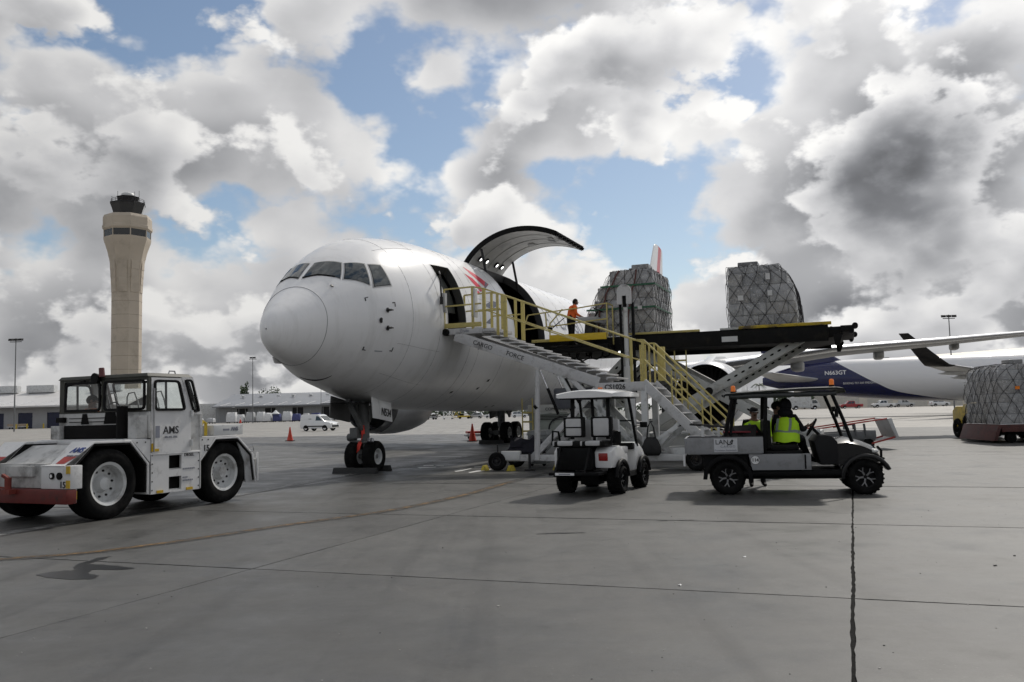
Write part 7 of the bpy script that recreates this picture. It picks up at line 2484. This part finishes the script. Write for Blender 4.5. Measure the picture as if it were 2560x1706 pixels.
def person(label, loc, rz, J, top, legs=TROUSERS, vest=None, cap=None, hair=True, hood=None, vest_len=0.0, bulk=1.0, loose=False):
    """J: joint positions in metres (x forward, y left); one continuous body mesh, clothing as children"""
    t = thing('person', label, 'person', loc, rz)
    V, E, Rr, Mi = [], [], [], []
    idx = {}
    def pt(n, p, r, mi):
        idx[n] = len(V)
        V.append(Vector(p))
        Rr.append(r)
        Mi.append(mi)
    def con(*ns):
        for a, b in zip(ns, ns[1:]):
            E.append((idx[a], idx[b]))
    j = {k: Vector(v) for k, v in J.items()}
    pt('pelvis', j['pelvis'], (.165, .125), 1)
    pt('waist', j['pelvis'].lerp(j['chest'], .45), (.155, .115), 0)
    pt('chest', j['chest'], (.185, .125), 0)
    pt('neck', j['neck'], (.06, .06), 2)
    d = (j['head'] - j['neck']).normalized()
    pt('jaw', j['neck'] + d * .085, (.066, .072), 2)
    pt('face', j['head'], (.078, .094), 2)
    pt('crown', j['head'] + d * .075, (.062, .074), 2)
    con('pelvis', 'waist', 'chest', 'neck', 'jaw', 'face', 'crown')
    for s in 'LR':
        pt('sh' + s, j['sh' + s], (.078, .075), 0)
        pt('ua' + s, j['sh' + s].lerp(j['el' + s], .5), (.058, .058), 0)
        pt('el' + s, j['el' + s], (.048, .048), 0)
        pt('fa' + s, j['el' + s].lerp(j['wr' + s], .4), (.045, .045), 0)
        pt('wr' + s, j['wr' + s], (.030, .027), 2)
        hd = (j['hd' + s] - j['wr' + s]).normalized()
        pt('palm' + s, j['wr' + s] + hd * .055, (.042, .022), 2)
        con('chest', 'sh' + s, 'ua' + s, 'el' + s, 'fa' + s, 'wr' + s, 'palm' + s)
        sd = hd.orthogonal().normalized()
        sd2 = hd.cross(sd)
        for k, (off, ln) in enumerate(((-.030, .062), (-.010, .075), (.010, .070), (.030, .055))):
            b = j['wr' + s] + hd * .09 + sd * off
            pt('f%d0%s' % (k, s), b, (.0095, .0095), 2)
            pt('f%d1%s' % (k, s), b + hd * ln * .5 + sd2 * -.012, (.009, .009), 2)
            pt('f%d2%s' % (k, s), b + hd * ln * .8 + sd2 * -.035, (.008, .008), 2)
            con('palm' + s, 'f%d0%s' % (k, s), 'f%d1%s' % (k, s), 'f%d2%s' % (k, s))
        b = j['wr' + s] + hd * .035 + sd * -.035
        pt('th0' + s, b, (.011, .011), 2)
        pt('th1' + s, b + hd * .035 - sd * .025 - sd2 * .015, (.009, .009), 2)
        con('palm' + s, 'th0' + s, 'th1' + s)
        pt('hip' + s, j['hip' + s], (.105, .105), 1)
        pt('thigh' + s, j['hip' + s].lerp(j['kn' + s], .5), (.085, .085), 1)
        pt('kn' + s, j['kn' + s], (.064, .064), 1)
        pt('calf' + s, j['kn' + s].lerp(j['an' + s], .35), (.060, .060), 1)
        pt('an' + s, j['an' + s], (.045, .045), 1)
        pt('heel' + s, j['an' + s] + Vector((-.02, 0, -.045)), (.042, .040), 3)
        pt('ball' + s, j['to' + s].lerp(j['an' + s], .25) * 1.0, (.045, .036), 3)
        V[-1].z = j['to' + s].z
        pt('toe' + s, j['to' + s], (.036, .030), 3)
        con('pelvis', 'hip' + s, 'thigh' + s, 'kn' + s, 'calf' + s, 'an' + s, 'heel' + s)
        con('an' + s, 'ball' + s, 'toe' + s)
    me = bpy.data.meshes.new('body')
    me.from_pydata(V, E, [])
    ob = bpy.data.objects.new('tmp_body', me)
    COL.objects.link(ob)
    md = ob.modifiers.new('s', 'SKIN')
    md.use_smooth_shade = True
    for i, sv in enumerate(me.skin_vertices[0].data):
        sv.radius = (Rr[i][0] * bulk, Rr[i][1] * bulk) if Mi[i] in (0, 1) else Rr[i]
    me.skin_vertices[0].data[0].use_root = True
    sb = ob.modifiers.new('u', 'SUBSURF')
    sb.levels = 2
    bpy.context.view_layer.update()
    me2 = bpy.data.meshes.new_from_object(ob.evaluated_get(bpy.context.evaluated_depsgraph_get()))
    bpy.data.objects.remove(ob)
    for m in (top, legs, SKIN, BOOT):
        me2.materials.append(m)
    pts = []
    for a, b in E:
        for f in (.12, .5, .88):
            pts.append((V[a].lerp(V[b], f), Mi[a] if f < .5 else Mi[b], a, b))
    hd_c, hd_d = j['head'], d
    vest_f = []
    for p in me2.polygons:
        c = p.center
        best = min(pts, key=lambda q: (q[0] - c).length_squared)
        p.material_index = best[1]
        nm = [k for k, v in idx.items() if v in (best[2], best[3])]
        if vest and any(k in ('waist', 'chest', 'pelvis') for k in nm) and not any(k[:2] in ('ua', 'hi', 'th', 'ja') for k in nm) and c.z > j['pelvis'].z - .02 - vest_len and c.z < j['neck'].z + .02:
            vest_f.append(p.index)
    me2.polygons.foreach_set('use_smooth', [True] * len(me2.polygons))
    me2.name = 'body'
    link('body', me2, t)
    if vest and not loose:
        q = MB()
        mp = {}
        zb = [j['pelvis'].z + .10, j['pelvis'].z + .17]
        for fi in vest_f:
            p = me2.polygons[fi]
            ids = []
            for vi in p.vertices:
                if vi not in mp:
                    v = me2.vertices[vi]
                    mp[vi] = len(q.v)
                    q.v.append(tuple(v.co + v.normal * .016))
                ids.append(mp[vi])
            q.f.append(tuple(ids))
            rel = p.center - j['chest']
            stripe = zb[0] < p.center.z < zb[1] or (abs(abs((p.center - j['pelvis']).dot((j['shL'] - j['shR']).normalized())) - .105) < .028 and p.center.z > zb[1])
            q.m.append(1 if stripe else 0)
        o = q.build('vest', [vest, HIREF if vest is HIVIS else ORVEST], t, smooth=80)
        sd = o.modifiers.new('thick', 'SOLIDIFY')
        sd.thickness = .006
    if loose:
        q = MB()
        ax_ = (j['shL'] - j['shR']).normalized()
        fx = Vector((ax_.y, -ax_.x, 0)).normalized()
        secs = ((j['pelvis'] + Vector((0, 0, -.06)), .27, .21), (j['pelvis'] + Vector((0, 0, .06)), .265, .20), (j['pelvis'].lerp(j['chest'], .5), .25, .175), (j['chest'] + Vector((0, 0, -.02)), .255, .17), (j['chest'] + Vector((0, 0, .07)), .235, .145), (j['chest'] + Vector((0, 0, .12)), .15, .10))
        def vr(c, w, d, o=0):
            return [c + ax_ * math.cos(k) * (w + o) + fx * math.sin(k) * (d + o) + Vector((0, 0, .012 * math.sin(5 * k + c.z * 30))) for k in [i * math.pi / 14 for i in range(28)]]
        q.rings([vr(*s_) for s_ in secs], 0, False)
        q.build('vest', vest, t, smooth=70)
        zc = j['pelvis'].lerp(j['chest'], .42)
        MB().rings([vr(zc + Vector((0, 0, dz)), .253, .181, .006) for dz in (-.03, .03)], 0, False).build('vest_band', HIREF, t, smooth=70)
        for sg in (-1, 1):
            for fr in (-1, 1):
                pts = [c + ax_ * sg * w * .52 + fx * fr * (d * .85 + .012) for c, w, d in secs[2:5]]
                q = MB()
                for a_, b_ in zip(pts, pts[1:]):
                    q.bar(a_, b_, .05, .006, up=fx)
                q.build('vest_strip', HIREF, t, smooth=70)
    fwd = Vector(J.get('look', (1, 0, 0))).normalized()
    side_ = d.cross(fwd).normalized()
    fwd = side_.cross(d).normalized()
    M = Matrix((fwd, side_, d)).transposed().to_4x4()
    M.translation = hd_c
    def head_mesh(q, name, m, smooth=60):
        q.v = [tuple(M @ Vector(v)) for v in q.v]
        return q.build(name, m, t, smooth=smooth)
    q = MB()
    q.ball((.095, 0, -.012), (.022, .014, .02), 8, 6)
    for s in (-1, 1):
        q.ball((-.005, s * .083, -.005), (.022, .012, .032), 8, 6)
    head_mesh(q, 'nose_and_ears', SKIN)
    q = MB()
    for s in (-1, 1):
        q.ball((.088, s * .033, .018), (.010, .014, .008), 8, 6)
        q.ball((.090, s * .034, .040), (.008, .022, .006), 8, 6)
    q.ball((.086, 0, -.05), (.010, .026, .008), 8, 6)
    head_mesh(q, 'eyes_and_mouth', HAIRM)
    def dome(r, z0, zs, m, name, cut=-9):
        q = MB()
        rings = []
        for i in range(7):
            a = math.pi / 2 * i / 6
            rings.append([Vector((math.cos(a) * r[0] * math.cos(k) + r[3], math.cos(a) * r[1] * math.sin(k), z0 + math.sin(a) * r[2])) for k in [2 * math.pi * i2 / 16 for i2 in range(16)]])
        q.rings(rings)
        return head_mesh(q, name, m)
    if hood:
        q = MB()
        q.ball((-.02, 0, .02), (.125, .12, .15), 14, 10)
        q.ball((-.05, 0, -.12), (.13, .15, .10), 14, 8)
        head_mesh(q, 'hood', hood)
    elif cap:
        dome((.108, .096, .095, -.004), .028, 0, cap, 'cap')
        q = MB()
        q.rings([[Vector((.06 + .11 * math.cos(a), .088 * math.sin(a), .036 - .018 * math.cos(a))) for a in [R(-90 + 180 * i / 10) for i in range(11)]], [Vector((.06 + .11 * math.cos(a), .088 * math.sin(a), .044 - .018 * math.cos(a))) for a in [R(-90 + 180 * i / 10) for i in range(11)]]])
        head_mesh(q, 'cap_brim', cap, 30)
    if hair and not hood:
        q = MB()
        q.ball((-.026, 0, .015), (.093, .089, .088 if cap else .112), 14, 10)
        head_mesh(q, 'hair', HAIRM)
    return t
SIT = dict(pelvis=(0, 0, .10), chest=(.02, 0, .43), neck=(.03, 0, .565), head=(.05, 0, .715), shL=(.02, .185, .50), shR=(.02, -.185, .50), elL=(.14, .27, .27), elR=(.16, -.26, .27), wrL=(.36, .15, .33), wrR=(.38, -.13, .33), hdL=(.45, .12, .36), hdR=(.47, -.10, .36),
           hipL=(.05, .10, .08), hipR=(.05, -.10, .08), knL=(.46, .13, .10), knR=(.46, -.12, .10), anL=(.60, .13, -.32), anR=(.62, -.12, -.32), toL=(.76, .14, -.37), toR=(.78, -.13, -.37))
STAND = dict(pelvis=(0, 0, .92), chest=(.0, 0, 1.26), neck=(.01, 0, 1.42), head=(.03, 0, 1.565), shL=(.0, .19, 1.35), shR=(.0, -.19, 1.35), elL=(-.02, .25, 1.08), elR=(-.02, -.25, 1.08), wrL=(.08, .24, .86), wrR=(.08, -.24, .86), hdL=(.12, .23, .76), hdR=(.12, -.23, .76),
             hipL=(0, .10, .88), hipR=(0, -.10, .88), knL=(.02, .12, .49), knR=(.01, -.11, .49), anL=(-.02, .13, .09), anR=(.0, -.12, .09), toL=(.15, .15, .035), toR=(.17, -.14, .035))
def pose(base, **kw):
    d = dict(base)
    d.update(kw)
    return d
person('driver in a lime vest and black hood sitting at the utility vehicle wheel', U(1.13, .32, .95), -12.9 + 62, pose(SIT, chest=(.05, -.02, .42), wrR=(.30, -.30, .33), hdR=(.36, -.36, .35), elR=(.12, -.30, .26), look=(.8, .3, 0)), JACKET, vest=HIVIS, hood=JACKET, bulk=1.2, loose=True)
person('passenger in dark clothes beside the driver in the utility vehicle', U(.98, .98, .95), -12.9 + 5, SIT, JACKET, cap=CAPM)
person('worker in a lime vest and black cap standing behind the utility vehicle bed', (5.12, 18.85, 0), -95, pose(STAND, wrL=(.22, .16, 1.02), wrR=(.22, -.14, 1.0), hdL=(.30, .08, 1.05), hdR=(.30, -.06, 1.03)), JACKET, vest=HIVIS, cap=CAPM, bulk=1.15, loose=True)
person('worker in a lime vest standing farther back beyond the utility vehicle driver', (6.45, 21.4, 0), -80, STAND, HIVIS, vest=HIVIS, cap=mat('cap_lime', (.4, .66, .02), .7))
_t = Matrix.Rotation(R(65), 4, 'Z')
person('tow tractor driver in an orange top and dark cap', Vector((-8.13, 16.0, 0)) + _t @ Vector((1.22, .86, 1.50)), 65 - 12, pose(SIT, pelvis=(0, 0, .06), chest=(.02, 0, .34), neck=(.03, 0, .47), head=(.05, 0, .615), shL=(.02, .185, .41), shR=(.02, -.185, .41), elL=(.14, .27, .22), elR=(.16, -.26, .22), wrL=(.32, .13, .34), wrR=(.34, -.10, .34), hdL=(.40, .1, .38), hdR=(.42, -.08, .38), anL=(.5, .13, -.28), anR=(.52, -.12, -.28), toL=(.64, .14, -.33), toR=(.66, -.13, -.33), look=(.8, -.6, 0)), ORSHIRT, cap=CAPM)
o = G(4.90, 5.55, 3.90)
person('loader operator in an orange vest standing at the raised control console', o, GRID + 38, pose(STAND, chest=(.08, 0, 1.23), neck=(.13, 0, 1.38), head=(.19, 0, 1.51), shL=(.08, .19, 1.32), shR=(.08, -.19, 1.32), elL=(.10, .25, 1.08), elR=(.10, -.24, 1.08), wrL=(.34, .16, 1.0), wrR=(.34, -.14, 1.0), hdL=(.44, .12, .99), hdR=(.44, -.10, .99), look=(1, 0, -.25)), ORVEST, vest=ORVEST, vest_len=.06, bulk=1.22)

# ------------------------------------------------------------------ freight at the right edge: pallet on a dolly with a forklift behind
DOLLYRED = mat('dolly_dark_red', (.07, .018, .015), .6, var=.3, scale=4, dirt_sheen=(.03, .02, .02), dscale=3)
PX, PY, PR = 20.75, 36.2, -5.0
def make_pallet_dolly():
    t = thing('pallet_dolly', 'dark red low dolly under the netted pallet at the right edge', 'dolly', (PX, PY, 0), PR)
    MB().box(-1.62, 1.75, -1.62, 1.62, .56, .72).build('deck', DOLLYRED, t, bevel=.02)
    q = MB()
    q.hexa([(-1.85, -1.66, .10), (-1.70, -1.66, .10), (-1.70, 1.6, .10), (-1.85, 1.6, .10)], [(-1.62, -1.66, .70), (-1.5, -1.66, .70), (-1.5, 1.6, .70), (-1.62, 1.6, .70)])
    q.build('end_plate', DOLLYRED, t, bevel=.01)
    MB().box(-1.5, 1.7, -1.66, -1.60, .44, .60).build('side_rail', DOLLYRED, t, bevel=.01)
    MB().box(-1.3, 1.6, -1.1, 1.1, .30, .55).build('under_frame', BLACK, t, bevel=.01)
    for x in (-1.0, 1.1):
        for y in (-1.2, 1.2):
            MB().cyl((x, y - .1, .2), (x, y + .1, .2), .2, n=16).build('wheel', RUBBER, t)
make_pallet_dolly()
netted_pallet('large netted cargo pallet with orange tag on a dolly at the right picture edge', (PX, PY, .725), PR,
    [(0, -1.48, 1.55, .0), (.4, -1.52, 1.57, -.03), (1.2, -1.52, 1.57, -.03), (1.9, -1.45, 1.57, 0), (2.25, -1.30, 1.55, .05), (2.38, -1.12, 1.5, .12)], -1.5, 1.5, 21, straps=False, grid=.52,
    tags=((.22, 1.38, mat('orange_tag', (.85, .22, .01), .6), .17, .12),))
def make_forklift():
    t = thing('forklift', 'yellow forklift standing behind the pallet at the right edge', 'forklift', (21.3, 39.6, 0), -95)
    MB().prism([(-1.9, .45), (-1.9, 1.25), (-1.5, 1.45), (-.3, 1.45), (-.1, 1.1), (.9, 1.1), (1.1, .9), (1.1, .45)], lambda u, v, w: (u, w, v), -.85, .85).build('body', YELLOW, t, bevel=.05)
    for sg in (-1, 1):
        MB().prism([(.25, 1.15), (1.25, 1.15), (1.5, 1.55), (1.25, 1.62), (.4, 1.55)], lambda u, v, w: (u, w, v), sg * .78, sg * 1.28).build('front_mudguard', YELLOW, t, bevel=.04)
        MB().bar((1.35, sg * .98, .6), (1.42, sg * .98, 1.5), .22, .25).build('lift_ram_cover', YELLOW, t, bevel=.03)
        wheel(t, 'wheel', (.75, sg * 1.12, .56), .56,   .38, .28, (0, 1, 0), BLACK, .3, 8, out=sg, n=30, tread=24)
        wheel(t, 'wheel', (-1.3, sg * .8, .45), .45, .3, .22, (0, 1, 0), BLACK, .3, 6, out=sg, n=24)
        MB().bar((1.55, sg * .62, .25), (1.55, sg * .62, 2.5), .12, .16).build('mast_channel', DKMETAL, t, bevel=.01)
        MB().bar((1.68, sg * .45, .62), (2.3, sg * .45, .62), .16, .06).build('fork', DKMETAL, t, bevel=.01)
        MB().bar((-.8, sg * .6, 1.45), (-.7, sg * .6, 2.4), .07).build('roof_post', BLACK, t)
        MB().bar((.4, sg * .6, 1.1), (.3, sg * .6, 2.4), .07).build('roof_post', BLACK, t)
    MB().box(-.9, .5, -.66, .66, 2.38, 2.44).build('overhead_guard', BLACK, t, bevel=.02)
    MB().tube([(1.72, -1.18, .75), (1.72, -1.2, 2.25), (1.74, -1.12, 2.42), (1.74, -.9, 2.46)], .05, 8).build('load_backrest', LTGREY, t, smooth=60)
    for z in (.8, 1.5):
        MB().box(1.62, 1.70, -1.15, 1.15, z, z + .14).build('carriage_bar', DKMETAL, t)
    MB().box(-.7, -.1, -.3, .3, 1.45, 1.6).build('seat', BLACK, t, bevel=.04)
make_forklift()
def make_grey_dolly():
    t = thing('cargo_cart_frame', 'grey equipment frame with red edges raised beyond the utility vehicle', 'cart frame', (12.7, 33.2, 0), -4)
    CF = mat('cart_frame_grey', (.13, .135, .14), .5, .3, var=.2, scale=3)
    def bar(n, p, q, w, h, m):
        MB().bar(p, q, w, h).build(n, m, t, bevel=.008)
    for y in (-.65, .65):
        bar('top_rail', (-1.6, y, .78), (1.05, y, 1.12), .06, .05, REDP)
        bar('side_beam', (-1.5, y, .45), (.62, y, .55), .08, .30, CF)
        bar('bottom_rail', (.45, y, .22), (1.38, y, .46), .06, .06, REDP)
        for x in (-.1, .25):
            bar('upright', (x, y, .5), (x - .04, y, .95), .14, .05, CF)
    q = MB()
    q.hexa([(1.30, -.75, .42), (1.42, -.75, .42), (1.42, .75, .42), (1.30, .75, .42)], [(1.02, -.75, 1.12), (1.18, -.75, 1.14), (1.18, .75, 1.14), (1.02, .75, 1.12)])
    q.build('end_plate', LTGREY, t, bevel=.015)
    MB().box(-.4, .62, -.6, .6, .30, .72).build('centre_box', CF, t, bevel=.02)
    for x in (-1.2, .35):
        for y in (-.6, .6):
            MB().cyl((x, y - .07, .2), (x, y + .07, .2), .2, n=14).build('wheel', RUBBER, t)
    MB().bar((-.9, -.66, .83), (-.2, -.66, .92), .03, .03).build('lock_bar', CF, t)
make_grey_dolly()
